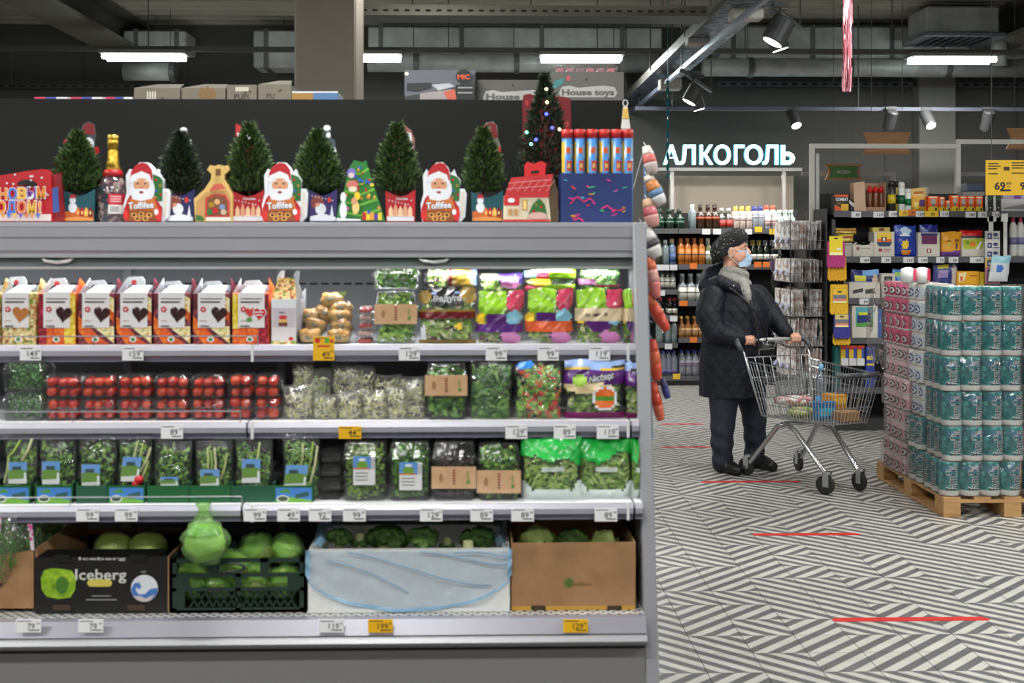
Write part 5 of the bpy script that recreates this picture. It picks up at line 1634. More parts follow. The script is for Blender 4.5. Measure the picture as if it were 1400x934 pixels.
bag('salad_bag', 'lime and pink salad bag lying topmost at the right', 'salad bag', (717, 366, 792, 384), YA + .08, .05, 28, pick([('r', (.42, .1, .95, .9), LIME), ('r', (.2, .3, .42, .9), PINK), ('r', (0, .3, .2, .8), SKYB)], CLEARW), (30, .04, .02, GREENS, .1, .8), 'printed salad bags', res=(18, 8))
bag('salad_bag', 'lime and pink salad bag lying under the topmost one', 'salad bag', (718, 382, 788, 400), YA + .07, .05, 29, pick([('r', (.36, .35, .98, .95), LIME), ('r', (.0, .45, .36, .95), PINK), ('e', (.3, .2, .22, .3), YEL)], CLEARW), (30, .04, .02, DARKGREENS, .1, .8), 'printed salad bags', res=(18, 8))
bag('salad_bag', 'clear salad bag lying behind the cream-banded one', 'salad bag', (792, 365, 852, 398), YA + .08, .05, 30, pick([('r', (0, .5, .4, .72), LILA), ('r', (.4, .72, .95, .86), PINK)], CLEARW), (90, .035, .025, DARKGREENS, .1, .95), 'printed salad bags', res=(18, 12))
for root_, txt, xx, yy, h_, w_, mt_ in ((b5, 'Альпийский', 815, 430, 4.5, 30, C(60, 30, 30)), (bgold, 'Радуга', 612, 408, 8, 38, SNOW)):
 m_ = MB()
 letters(m_, txt, xx, yy, h_, YA, mt_, w=w_, fat=.03, lift=.0015, rot=-.04)
 m_.build('lettering', root_)
# ------------------------------------------------------------------ shelf 2
YB2 = Y2 + .03
micro = [C(70, 120, 60, .5), C(96, 150, 80, .5), C(54, 96, 46, .5)]
for i, (y0, y1, lb) in enumerate(((537, 577, 'clear tub of fine green cress, lower of two at far left'), (496, 536, 'clear tub of fine green cress, upper of two at far left'))):
 zf_ = Z2 if i == 0 else at(30, 537, YB2).z
 r = leaf_tray(lb, 2, 58, y0, y1, YB2, .12, micro + ([C(150, 170, 150, .5)] if i == 0 else []), n=420, group='cress tubs', Lf=.012, Wf=.008, fill=.93, zfloor=zf_)
tom = [noisy('tomato_skin_%d' % i, [(.3, c1), (.7, c2)], 9, .22, coat=.4) for i, (c1, c2) in enumerate((((186, 34, 20), (204, 50, 26)), ((196, 52, 24), (214, 74, 32)), ((166, 22, 18), (190, 36, 24))))]
tmesh = []
for m_ in tom:
 b = MB()
 b.lathe([(.001, .0), (.55, .05), (.92, .4), (1.0, .9), (.9, 1.42), (.6, 1.74), (.25, 1.80), (.001, 1.74)], (0, 0, 0), m_, 14)
 o = b.build('cherry_tomato', origin=(0, 0, 0), smooth=True)
 tmesh.append(o)
cal = MB()
for k in range(5):
 a = k * 1.2566
 leaf(cal, (0, 0, 1.78), (math.cos(a), math.sin(a), .1), (0, 0, 1), .75, .28, C(60, 96, 34, .6), .3)
cal.tube([(0, 0, 1.74), (.05, 0, 2.05)], .07, C(60, 96, 34, .6), 6)
calme = cal.build('calyx', origin=(0, 0, 0))
cols7 = [(59, 107), (108, 157), (159, 207), (209, 257), (259, 307), (309, 345), (346, 383)]
ordn = ('first', 'second', 'third', 'fourth', 'fifth', 'sixth', 'seventh')
rq = random.Random(12)
first_t = [True, True, True]
for ci, (x0, x1) in enumerate(cols7):
 for lv, (y0, y1) in enumerate(((545, 576.5), (512, 545))):
  Y = YB2 + .01
  a_, b_ = at(x0, y1, Y), at(x1, y0, Y)
  zf = Z2 + .001 if lv == 0 else at((x0 + x1) / 2, 545, Y).z + .001
  D = .1
  lab_ = 'clear punnet of cherry tomatoes, %s column from the left, %s' % (ordn[ci], ('lower', 'upper')[lv])
  r = thing('tomato_punnet', ((a_.x + b_.x) / 2, Y + D / 2, zf), lab_, 'punnet', 'cherry tomato punnets')
  m_ = MB()
  shell(m_, a_.x, Y, zf, b_.x, Y + D, b_.z - .001, RIGID, .012, .003)
  m_.build('clear_punnet', r, smooth=True)
  nx = 3 if x1 - x0 > 40 else 2
  rad = min((b_.x - a_.x - .010) / nx / 2, .0172)
  for j in range(2):
   for d_ in range(2):
    for i in range(nx):
     rr_ = rad * rq.uniform(.78, 1.0)
     k = rq.randrange(3)
     x = a_.x + .006 + (i + .5) * (b_.x - a_.x - .012) / nx + rq.uniform(-.003, .003)
     y = Y + .006 + rad + d_ * rad * 2.1
     z = zf + .003 + j * rad * 1.8 + rq.uniform(0, .004) * j
     o = tmesh[k]
     if first_t[k]: first_t[k] = False
     else:
      o = tmesh[k].copy(); COL.objects.link(o)
     o.location = (x, y, z)
     o.scale = (rr_, rr_, rr_)
     o.rotation_euler = (0, 0, rq.uniform(0, 6))
     tag(o, 'cherry tomato, %s column %s punnet, %s row, %s layer, %s from left' % (ordn[ci], ('lower', 'upper')[lv], ('front', 'rear')[d_], ('bottom', 'top')[j], ordn[i]), 'tomato', 'tomatoes in %s %s punnet' % (ordn[ci], ('lower', 'upper')[lv]))
     if j == 1 and rq.random() < .3:
      c_ = calme.copy(); COL.objects.link(c_)
      c_.parent = o
bpy.data.objects.remove(calme)
# crumpled bags of sprouts
sprout = [C(226, 218, 160, .5), C(240, 236, 206, .5), C(190, 190, 100, .5), C(214, 212, 190, .5)]
SPF = film('sprout_bag_film', (255, 255, 255), .05, .6, .10, .1, 1.0, 20, (226, 230, 226))
spr_l = ['far left bottom', 'left with a puffed top', 'left behind, upright', 'topmost of the left heap', 'second from left at the front', 'third from left at the front', 'tall one in the middle back', 'middle, folded top', 'fourth from left at the front', 'right of middle at the back', 'fifth from left at the front', 'right end at the front', 'right end at the back']
spr = [(384, 528, 428, 577, 0), (398, 494, 428, 540, .06), (420, 505, 452, 560, .05), (408, 520, 446, 560, .03), (424, 540, 462, 577, 0), (458, 536, 496, 577, .0), (452, 494, 492, 545, .06), (470, 502, 512, 550, .05), (492, 534, 530, 577, 0), (508, 514, 548, 556, .05), (526, 530, 560, 577, 0), (552, 520, 582, 577, .0), (540, 516, 580, 550, .06)]
for i, (x0, y0, x1, y1, dy) in enumerate(spr):
 bag('sprout_bag', 'crumpled clear bag of pale sprouts, ' + spr_l[i], 'sprout bag', (x0, y0, x1, y1), YB2 + .01 + dy, .032, 40 + i, lambda u, v: SPF, (80, .03, .008, sprout + ([GREENS[1], GREENS[0]] if i in (2, 3) else []), .06, .75), 'bags of sprouts', res=(14, 14), wr=.007)
leaf_tray('clear tray of spinach with kraft band on the second shelf', 582, 638, 498, 577, YB2, .12, DARKGREENS, band=(513, 541), n=200, Lf=.05, Wf=.03, zfloor=Z2)
bag('salad_bag', 'clear shiny bag of dark rocket leaves on the second shelf', 'salad bag', (641, 496, 701, 577), YB2, .035, 60, lambda u, v: CLEARW, (220, .05, .024, DARKGREENS, .04, .9), 'printed salad bags', wr=.008)
bag('salad_bag', 'clear bag of mixed salad with tomato pieces and blue dot', 'salad bag', (703, 496, 771, 577), YB2, .035, 61, pick([('e', (.22, .06, .18, .06), C(50, 130, 210, .3)), ('r', (0, .95, 1, 1), C(150, 170, 90, .4))], CLEARW), (190, .045, .028, GREENS + [C(120, 170, 90, .5), C(206, 60, 40, .4), C(214, 120, 80, .4)], .04, .92), 'printed salad bags', wr=.006)
pb = bag('salad_bag', 'purple and yellow salad bag with round orange badge', 'salad bag', (772, 494, 856, 577), YB2, .04, 62, pick([('r', (0, .15, 1, .40), PURP), ('r', (0, .12, 1, .17), C(206, 170, 40, .4)), ('h', (.12, .03, .02, 0), LBL), ('e', (.4, .44, .42, .09), C(226, 206, 160, .4)), ('e', (.25, .33, .1, .1), C(150, 190, 60, .4)), ('r', (0, .86, 1, .95), C(120, 20, 90, .35)), ('e', (.66, .61, .21, .2), SNOW), ('e', (.66, .61, .18, .17), C(232, 110, 40, .35)), ('r', (.52, .57, .8, .65), C(90, 150, 50, .4))], CLEARW), (150, .035, .022, PALE + GREENS, .06, .6), 'printed salad bags')
bag('salad_bag', 'purple salad bag partly hidden by the end panel, second shelf', 'salad bag', (856, 496, 876, 577), YB2 + .01, .03, 63, pick([('r', (0, .15, 1, .40), PURP), ('h', (.12, .03), LBL), ('r', (0, .86, 1, .95), C(120, 20, 90, .35))], CLEARW), (40, .035, .022, PALE + GREENS, .06, .8), 'printed salad bags', res=(8, 20))
m_ = MB()
letters(m_, 'Айсберг', 822, 516, 8, YB2, BLK, w=38, fat=.12, lift=.0015, rot=-.2)
letters(m_, 'Айсберг', 822, 516, 8, YB2, SNOW, w=36, fat=.03, lift=.003, rot=-.2)
m_.build('lettering', pb)
# ------------------------------------------------------------------ shelf 3
YC = Y3 + .035
box_g = [C(20, 92, 48, .5), C(30, 84, 60, .5)]
sticker_b = C(110, 160, 220, .45)
stalk = [C(176, 190, 120, .5), C(150, 180, 80, .5), C(206, 206, 160, .5)]
def herb(i, x0, x1, ytop, lab, stick, stalks, boxprint, boxdark=False, bx0=None, bx1=None, radish=False, tilt=0):
 Y = YC + .02
 r = bag('herb_pack', lab, 'herb pack', (x0, ytop, x1, 688), Y, .022, 70 + i, lambda u, v: CLEARW, (150, .03, .014, DARKGREENS + GREENS[:2], .05, .85), 'packs of herbs on the third shelf', res=(12, 18), wr=.005)
 # dark backing tray inside the pack
 a_, b_ = at(x0 + 2, 686, Y), at(x1 - 1, ytop + 4, Y)
 MB().box(a_.x, Y + .036, Z3 + .004, b_.x, Y + .042, b_.z, C(34, 40, 36, .5)).build('tray', r)
 m_ = MB()
 for k, (s0, t0, s1, t1) in enumerate(stalks):
  p_, q_ = at(s0, t0, Y + .008), at(s1, t1, Y + .008)
  m_.tube([p_, (p_ + q_) / 2 + Vector((.004, -.004, 0)), q_], .0035, stalk[k % 3], 6)
 if stalks: m_.build('stalks', r)
 if radish:
  MB().ball(at(190, 656, Y), .014, C(190, 24, 40, .3), 12, 8).build('radish', r, smooth=True)
  MB().ball(at(186, 662, Y), .012, C(190, 24, 40, .3), 12, 8).build('radish', r, smooth=True)
 if stick:
  sx0, sy0, sx1, sy1 = stick
  sk = tilt
  def sh(L): return [(x + (sy1 - y) * sk, y) for x, y in L]
  so = MB().trace(sh(rect(sx0, sy0, sx1, sy1)), Y, .001, C(226, 228, 228, .5), lift=.003).build('sticker', r)
  q = PR(Y - .003)
  h = sy1 - sy0
  q.p(sh(rect(sx0, sy0, sx1, sy0 + h * .4)), sticker_b).p(sh([(sx0, sy0 + h * .4), ((sx0 + sx1) / 2, sy0 + h * .3), (sx1, sy0 + h * .42), (sx1, sy0 + h * .75), (sx0, sy0 + h * .8)]), C(110, 150, 70))
  if sx1 - sx0 > 18: q.p(sh(rect(sx0 + 5, sy0 + h * .2, sx0 + 17, sy0 + h * .36)), C(60, 80, 84))
  q.p(sh(rect(sx1 - 4, sy0 + h * .5, sx1 - 1, sy1 - 1)), SNOW)
  q.build(so)
 # green display carton in front
 bx0, bx1 = bx0 or x0 - 1, bx1 or x1 + 1
 p_, q_ = at(bx0, 691, YC), at(bx1, 664, YC)
 g = thing('display_carton', ((p_.x + q_.x) / 2, YC + .04, Z3), 'green cardboard display carton holding the %s' % lab.split(',')[0], 'carton', 'green display cartons')
 col = box_g[1 if boxdark else 0]
 m_ = MB()
 m_.box(p_.x, YC, Z3 + .0005, q_.x, YC + .003, q_.z, col)
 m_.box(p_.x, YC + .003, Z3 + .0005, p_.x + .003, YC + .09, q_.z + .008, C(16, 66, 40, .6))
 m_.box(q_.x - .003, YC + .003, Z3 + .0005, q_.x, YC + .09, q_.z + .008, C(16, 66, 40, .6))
 m_.build('carton', g)
 if boxprint:
  q = PR(YC)
  w = bx1 - bx0
  q.p(rect(bx0 + 3, 667, bx1 - 2, 689), C(70, 130, 206)).p([(bx0 + 3, 683), (bx0 + w * .4, 679), (bx1 - 2, 684), (bx1 - 2, 689), (bx0 + 3, 689)], C(110, 170, 60)).p([(bx0 + 4, 673), (bx0 + w * .35, 668), (bx0 + w * .45, 674)], C(80, 150, 60))
  q.e(bx0 + w * .24, 682, w * .16, 5, C(226, 228, 220), 14).e(bx0 + w * .24, 682, w * .13, 3.6, C(60, 84, 60), 14).p([(bx0 + w * .55, 676), (bx1 - 6, 672), (bx1 - 6, 678), (bx0 + w * .55, 682)], C(50, 90, 84))
  q.build(g)
herb(0, 3, 48, 596, 'herb pack with pale stalks, leftmost on the third shelf', (12, 632, 37, 661), [(6, 660, 12, 625), (12, 625, 28, 602), (30, 630, 44, 600)], True, bx0=-12, bx1=41)
herb(1, 51, 101, 596, 'leafy herb pack, second from left on the third shelf', (58, 631, 82, 662), [], True, bx0=48, bx1=99)
herb(2, 104, 156, 598, 'dark leafy herb pack, third from left on the third shelf', (112, 635, 137, 666), [], False, True, bx0=104, bx1=146)
herb(3, 158, 205, 598, 'mixed pack of spring onion and radish', (165, 625, 190, 658), [(178, 640, 188, 604), (186, 638, 196, 606), (192, 645, 206, 612), (190, 660, 203, 630)], True, bx0=147, bx1=198, radish=True, tilt=.12)
herb(4, 208, 260, 602, 'dill pack in a dark tray, fifth from left', (220, 652, 244, 664), [], False, bx0=201, bx1=258)
herb(5, 264, 316, 602, 'chive pack with pale stems, sixth from left', (274, 642, 300, 666), [(283, 655, 284, 612), (289, 655, 288, 615), (294, 655, 293, 612), (302, 655, 310, 620)], False, bx0=259, bx1=315)
herb(6, 319, 371, 600, 'leafy herb pack with one white stem, seventh from left', (331, 628, 356, 660), [(348, 640, 355, 605)], False, True, bx0=316, bx1=374)
herb(7, 386, 436, 594, 'leaning spring onion pack, rightmost of the herb packs', (388, 636, 418, 668), [(410, 650, 414, 606), (418, 655, 428, 604), (424, 660, 434, 610)], True, bx0=374, bx1=428, tilt=.1)
# empty dark trays stacked upright
for i in range(4):
 y1 = 690 - i * 19
 Y = YC + .03 + i * .006
 a_, b_ = at(434 + i, y1, Y), at(467, y1 - 17, Y)
 r = thing('wrapped_tray', ((a_.x + b_.x) / 2, Y + .05, a_.z), 'dark film-wrapped flat tray, %s of the stack left of the lettuce' % ('lowest', 'second from bottom', 'third from bottom', 'topmost')[i], 'tray', 'dark wrapped trays')
 MB().box(a_.x + .004, Y + .004, a_.z + .002, b_.x - .004, Y + .1, a_.z + .014, C(30, 34, 32, .4)).build('tray', r, bevel=.003)
 m_ = MB()
 shell(m_, a_.x, Y, a_.z, b_.x, Y + .105, b_.z, CLEARW, .01)
 m_.build('film', r, smooth=True)
leaf_tray('clear box of frisee lettuce with blue sticker, left of two', 468, 528, 606, 690, YC, .12, [C(110, 150, 50, .5), C(140, 176, 70, .5), C(84, 124, 44, .5)], sticker=(483, 624, 513, 663), n=260, Lf=.035, Wf=.012, zfloor=Z3)
leaf_tray('clear box of dark leaf with blue sticker, right of two', 531, 588, 606, 690, YC, .12, DARKGREENS, sticker=(546, 632, 577, 670), n=240, Lf=.04, Wf=.024, zfloor=Z3)
leaf_tray('clear box of dark red leaf with kraft band', 591, 650, 606, 690, YC, .12, [C(44, 24, 30, .5), C(60, 34, 36, .5), C(36, 44, 28, .5)], band=(638, 668), n=220, Lf=.03, Wf=.02, fill=.7, zfloor=Z3)
leaf_tray('clear box of green leaf with kraft band, third shelf', 653, 711, 608, 690, YC, .12, GREENS + DARKGREENS, band=(643, 674), n=240, Lf=.035, Wf=.02, zfloor=Z3)
BGREEN = C(30, 170, 66, .35, 0, .4)
WHT = C(216, 226, 222, .4)
lett = [C(126, 168, 62, .5), C(156, 192, 88, .5), C(186, 208, 120, .5), C(96, 138, 50, .5)]
for i, (x0, x1, y0, lb, sd) in enumerate(((713, 797, 601, 'green-topped bag of loose-leaf lettuce, left of two', 80), (789, 866, 601, 'green-topped bag of loose-leaf lettuce, right of two', 81), (864, 879, 602, 'sliver of a green-topped lettuce bag behind the end panel', 82))):
 bag('lettuce_bag', lb, 'salad bag', (x0, y0, x1, 690), YC + (.0 if i == 0 else .02), .045, sd, pick([('h', (.30, .18 if i else -.25, .05, 1), BGREEN), ('r', (.0, 0, .2 if not i else .02, .28), BGREEN), ('h', (-10, 0), WHT), ('e', (.5, 1.06, .7, .3), WHT), ('e', (.02, .9, .16, .25), WHT), ('e', (.98, .85, .14, .2), WHT), ('e', (.52, .46, .2, .05), C(206, 216, 206, .3))], CLEARW), (260, .055, .022, lett, .1, .85), 'lettuce bags', res=(24, 26))
# ------------------------------------------------------------------ bottom deck
YE = YD + .09
# plain carton with potted dill, far left
def open_box(name, label, cat, x0, x1, ytop, ybot, Y, D, mat, th=.006, group=None, zf=None, inner=None):
 a_, b_ = at(x0, ybot, Y), at(x1, ytop, Y)
 zf = ZD + .001 if zf is None else zf
 r = thing(name, ((a_.x + b_.x) / 2, Y + D / 2, zf), label, cat, group)
 zt_ = at((x0 + x1) / 2, ytop, Y).z
 f_ = MB().box(a_.x, Y, zf, b_.x, Y + th, zt_, mat).build('front_wall', r, bevel=.001)
 MB().box(a_.x, Y + D - th, zf, b_.x, Y + D, zt_, inner or mat).build('back_wall', r)
 MB().box(a_.x, Y + th, zf, a_.x + th, Y + D - th, zt_, mat).build('side_wall', r)
 MB().box(b_.x - th, Y + th, zf, b_.x, Y + D - th, zt_, mat).build('side_wall', r)
 MB().box(a_.x + th, Y + th, zf, b_.x - th, Y + D - th, zf + th, inner or mat).build('base', r)
 return r, a_.x, b_.x, zf, zt_
hb_ = thing('herb_carton', (at(30, 835, YE).x, YE + .15, ZD), 'brown carton with sloping side, far left on the bottom deck', 'carton')
MB().trace([(-60, 832), (-60, 760), (0, 760), (46, 752), (46, 832)], YE + .015, .006, CARD).build('front_wall', hb_)
ax, bx_ = at(46, 832, YE).x, at(92, 832, YE).x
MB().add([(ax, YE + .015, ZD), (ax + .06, YE + .3, ZD), (ax + .06, YE + .3, at(90, 700, YE + .3).z), (ax, YE + .015, at(46, 752, YE).z), (ax + .005, YE + .015, ZD), (ax + .065, YE + .3, ZD), (ax + .065, YE + .3, at(90, 700, YE + .3).z), (ax + .005, YE + .015, at(46, 752, YE).z)], [(0, 1, 2, 3), (7, 6, 5, 4), (0, 3, 7, 4), (3, 2, 6, 7), (1, 5, 6, 2), (0, 4, 5, 1)], CARD).build('side_wall', hb_)
MB().box(at(-60, 0, YE).x, YE + .3, ZD, ax + .06, YE + .306, at(60, 712, YE + .3).z, CARD).build('back_wall', hb_)
dill = [C(86, 140, 50, .5), C(60, 110, 40, .5), C(110, 166, 70, .5)]
pinkdot = noisy('pink_dots', [(.5, (226, 90, 170)), (.52, (236, 226, 232))], 90, .4, kind='cells', const=True)
for i, (x, y0, Y, lb) in enumerate(((5, 690, YE + .07, 'potted dill in a pink-dotted sleeve, front left'), (35, 695, YE + .12, 'potted dill in a clear sleeve with pink dots, middle'), (62, 700, YE + .2, 'potted dill at the back right of the brown carton'))):
 p_ = at(x, 740, Y)
 r = thing('potted_dill', (p_.x, Y, ZD + .01), lb, 'potted herb', 'potted dill')
 MB().lathe([(.03, .0), (.042, .09), (.045, .09), (.04, .085)], (p_.x, Y, ZD + .01), C(60, 46, 36, .7), 14).build('pot', r, smooth=True)
 m_ = MB()
 rq = random.Random(i + 90)
 zt_ = at(x, y0, Y).z
 for _ in range(420):
  a = rq.uniform(0, 6.28)
  rad = rq.random() ** .5 * .075
  c = (p_.x + rad * math.cos(a), Y + rad * math.sin(a) * .8, rq.uniform(ZD + .1, zt_ - .03))
  leaf(m_, c, (rq.uniform(-.6, .6), rq.uniform(-.5, .3), 1), (rq.uniform(-1, 1), -1, 0), rq.uniform(.02, .05), .004, rq.choice(dill), .5)
 stuff(m_.build('foliage', r))
 if i < 2: r.rotation_euler = (R(13), 0, 0)
 MB().lathe([(.034, .04), (.055, .12), (.075, zt_ - ZD - .01)], (p_.x, Y, ZD + .01), CLEARW, 16).build('sleeve', r, smooth=True)
 if i < 2:
  px = (-2, 10) if i == 0 else (49, 54)
  q_ = MB().trace([(px[0], 700 if i else 692), (px[1] + (4 if i == 0 else 0), 700 if i else 690), (px[1], 712 if i == 0 else 738), (px[0], 716 if i == 0 else 738)], Y - .07, .001, pinkdot).build('printed_patch', r)
# black Iceberg carton with two wrapped lettuces
blackc = noisy('black_carton', [(.3, (20, 19, 19)), (.7, (28, 26, 25))], 8, .45)
r, ax, bx_, zf, zt_ = open_box('lettuce_carton', 'black lettuce carton lettered Iceberg with a round wave emblem', 'carton', 48, 229, 762, 838, YE, .3, blackc, .005, inner=CARD)
MB().box(bx_ - .002, YE + .002, zf, bx_ + .004, YE + .28, zt_, CARD).build('side_board', r)
MB().box(ax, YE + .295, zf, bx_, YE + .3, at(130, 722, YE + .3).z, CARD).build('raised_back', r)
MB().add([(ax + .003, YE + .003, zt_), (bx_ - .003, YE + .003, zt_), (bx_ - .02, YE + .05, zt_ + .012), (ax + .02, YE + .05, zt_ + .012)], [(0, 1, 2, 3), (3, 2, 1, 0)], C(30, 28, 26, .5)).build('flap', r)
q = PR(YE)
iceb = noisy('printed_lettuce', [(.3, (90, 130, 20)), (.55, (150, 190, 40)), (.75, (196, 214, 90))], 40, .5)
q.p([(56, 790), (60, 780), (70, 777), (84, 778), (98, 780), (104, 790), (103, 806), (96, 817), (80, 819), (64, 816), (57, 806)], iceb).e(85, 800, 9, 12, C(70, 120, 40), 14)
q.t('Iceberg', 138, 785, 15, C(214, 214, 206), w=70, fat=.015)
q.t('Iceberg', 140, 763.5, 4, C(190, 190, 186), w=64, fat=.02)
q.p(rect(125, 792, 148, 802), C(214, 196, 90)).e(125, 797, 5.5, 5, C(214, 196, 90), 14).e(148, 797, 5.5, 5, C(214, 196, 90), 14)
q.p(rect(118, 819, 160, 820.5), C(150, 150, 150)).p(rect(126, 814, 152, 815.2), C(150, 150, 150)).t('N Z', 197, 781.5, 2.6, C(190, 190, 190))
q.e(198, 804, 18.5, 18.5, C(226, 228, 234), 30)
q.p([(180, 804), (184, 797), (191, 796), (194, 802), (190, 806), (188, 802), (186, 806), (190, 812), (198, 812), (206, 805), (216, 803), (215, 812), (208, 820), (198, 822.5), (188, 820), (181, 811)], C(70, 120, 190))
q.p([(183, 815), (192, 814), (200, 818), (212, 812), (207, 820), (198, 822.4), (188, 820)], C(206, 190, 190))
for x in (73, 175):
 q.p(rect(x, 826, x + 24, 834), C(70, 52, 36))
q.p(rect(74, 758, 96, 768), C(12, 12, 12)).p(rect(178, 758, 200, 768), C(12, 12, 12))
q.build(r)
lm = noisy('iceberg_leaf', [(.3, (120, 140, 44)), (.6, (170, 186, 84)), (.8, (206, 214, 130))], 12, .45, bump=.4, bscale=20)
for i, x in enumerate((156, 202)):
 p_ = at(x, 752, YE + .15)
 o = thing('iceberg_lettuce', (p_.x, YE + .15, ZD + .12), 'film-wrapped iceberg lettuce in the black carton, %s' % ('left', 'right')[i], 'lettuce', 'iceberg lettuces')
 m_ = MB()
 lump(m_, (p_.x, YE + .15, at(x, 750, YE + .15).z), (.06, .06, .05), lm, i + 3, .08, 3, 20, 14)
 m_.build('head', o, smooth=True)
 m_ = MB()
 lump(m_, (p_.x, YE + .15, at(x, 750, YE + .15).z), (.064, .064, .054), CLEARW, i + 5, .08, 4, 20, 14)
 m_.build('film', o, smooth=True)
# green plastic crate with bagged cabbages
crate_m = C(34, 52, 46, .45)
xa_, xb_ = at(232, 838, YE).x, at(419, 838, YE).x
zt_ = at(325, 764, YE).z
zf = ZD + .001
Hc = zt_ - zf
cr = thing('plastic_crate', ((xa_ + xb_) / 2, YE + .15, zf), 'dark green lattice plastic crate on the bottom deck', 'crate')
D = .29
W = xb_ - xa_
def crate_wall(name, fx):
 m_ = MB()
 # fx(s, t, d): s along the wall 0..1, t height 0..1, d depth in the wall
 def seg(s0, t0, s1, t1):
  P = [fx(s0, t0, 0), fx(s1, t0, 0), fx(s1, t1, 0), fx(s0, t1, 0), fx(s0, t0, 1), fx(s1, t0, 1), fx(s1, t1, 1), fx(s0, t1, 1)]
  m_.add(P, [(0, 1, 2, 3), (7, 6, 5, 4), (0, 4, 5, 1), (1, 5, 6, 2), (2, 6, 7, 3), (3, 7, 4, 0)], crate_m)
 seg(0, 0, 1, .09); seg(0, .40, 1, .46); seg(0, .66, 1, .72); seg(0, .93, 1, 1)
 seg(0, 0, .05, 1); seg(.95, 0, 1, 1); seg(.28, .72, .36, 1); seg(.66, .72, .72, 1); seg(.48, 0, .52, .72)
 seg(.05, .46, .14, .66); seg(.86, .46, .95, .66); seg(.05, .09, .11, .40)
 for k in range(14):
  s0 = .14 + k * .055
  for sg in (1, -1):
   a, b = (s0, s0 + .06) if sg > 0 else (s0 + .06, s0)
   P = []
   for d in (0, 1):
    P += [fx(a, .09, d), fx(a + .012, .09, d), fx(b + .012, .40, d), fx(b, .40, d)]
   m_.add(P, [(0, 1, 2, 3), (7, 6, 5, 4), (0, 4, 5, 1), (1, 5, 6, 2), (2, 6, 7, 3), (3, 7, 4, 0)], crate_m)
 return m_.build(name, cr)
crate_wall('front_wall', lambda s, t, d: (xa_ + s * W, YE + d * .008, zf + t * Hc))
crate_wall('back_wall', lambda s, t, d: (xa_ + s * W, YE + D - d * .008, zf + t * Hc))
crate_wall('side_wall', lambda s, t, d: (xa_ + d * .008, YE + s * D, zf + t * Hc))
crate_wall('side_wall', lambda s, t, d: (xb_ - d * .008, YE + s * D, zf + t * Hc))
MB().box(xa_, YE, zf, xb_, YE + D, zf + .008, crate_m).build('base', cr)
MB().tube([(at(314 + 21 * math.cos(t), 0, YE).x, YE - .003, at(0, 778 + 6 * math.sin(t), YE).z) for t in [i * .3142 for i in range(20)]], .004, crate_m, 6, closed=True).build('grip', cr)
cabm = noisy('cabbage_leaf', [(.3, (166, 190, 100)), (.6, (200, 216, 134)), (.8, (222, 230, 172))], 10, .45, bump=.5, bscale=18)
gfilm = film('green_net_film', (222, 250, 200), .06, .4, .2, .12, 1.0, 30, (176, 222, 140))
cabs = [(280, 742, -.075, .058, 'topmost in a green bag with a twisted top'), (320, 776, .06, .05, 'front middle, in green film'), (352, 752, .10, .05, 'right middle, in green film'), (392, 750, .08, .045, 'far right, in green film'), (260, 800, .06, .055, 'low left inside the crate'), (300, 812, .06, .045, 'low second from left inside the crate'), (345, 806, .06, .055, 'low third from left inside the crate'), (390, 808, .06, .05, 'low right inside the crate')]
for i, (x, y, dy, rad, lb) in enumerate(cabs):
 Y = YE + dy + .03
 p_ = at(x, y, Y)
 p_.z = max(p_.z, zf + .012 + rad)
 o = thing('cabbage', (p_.x, Y, p_.z - rad), 'young cabbage, ' + lb, 'cabbage', 'cabbages in the crate')
 m_ = MB()
 lump(m_, p_, (rad, rad * .85, rad * .92), cabm, i + 11, .1, 2.5, 20, 14)
 rq = random.Random(i)
 for k in range(5 if i else 0):
  a = rq.uniform(0, 6.28)
  leaf(m_, (p_.x + rad * .7 * math.cos(a), Y + rad * .6 * math.sin(a), p_.z - rad * .5), (math.cos(a), math.sin(a), 1.2), (-math.cos(a), -math.sin(a), .4), rad * 1.2, rad, cabm, -.4)
 m_.build('head', o, smooth=True)
 m_ = MB()
 lump(m_, p_, (rad * 1.16, rad * 1.02, rad * 1.08), gfilm, i + 31, .14, 3.5, 20, 14)
 if i == 0:
  m_.lathe([(rad * .95, .45 * rad), (rad * .62, .95 * rad), (rad * .34, 1.4 * rad), (rad * .22, 1.65 * rad), (rad * .4, 1.95 * rad)], (p_.x - .004, Y, p_.z), gfilm, 14)
 m_.build('bag_film', o, smooth=True)
# white foam box with broccoli, draped in film
foam = noisy('foam_white', [(.3, (222, 222, 220)), (.7, (232, 232, 230))], 40, .7, bump=.1, bscale=120)
fb, ax, bx_, zf, zt_ = open_box('foam_box', 'large white polystyrene box draped in bluish film', 'foam box', 421, 697, 752, 840, YE - .01, .34, foam, .022)
bfilm = film('blue_liner', (238, 244, 250), .025, .15, .06, .12, .8, 10, (246, 248, 250))
bedge = film('blue_liner_fold', (190, 222, 246), .06, .7, .6, .22, .8, 26, (160, 206, 240))
rq = random.Random(77)
W = bx_ - ax
def drape(u, v):
 sag = (4 * u * (1 - u)) ** .6
 zlow = zf + (zt_ - zf) * (.62 - .60 * sag)
 z = zlow + (zt_ + .003 - zlow) * v
 wv = .004 * math.sin(17 * u + 6 * v) + .003 * math.sin(31 * u - 11 * v + 1) + .003 * math.sin(9 * u + 14 * v)
 return (ax - .006 + (W + .012) * u, YE - .016 - .004 - wv * (1 - .6 * v), z)
m_ = MB()
m_.grid(drape, 44, 16, bfilm, lambda u, v: bedge if v < .09 or u < .015 or u > .985 else bfilm)
m_.build('liner_film', fb, smooth=True)
m_ = MB()
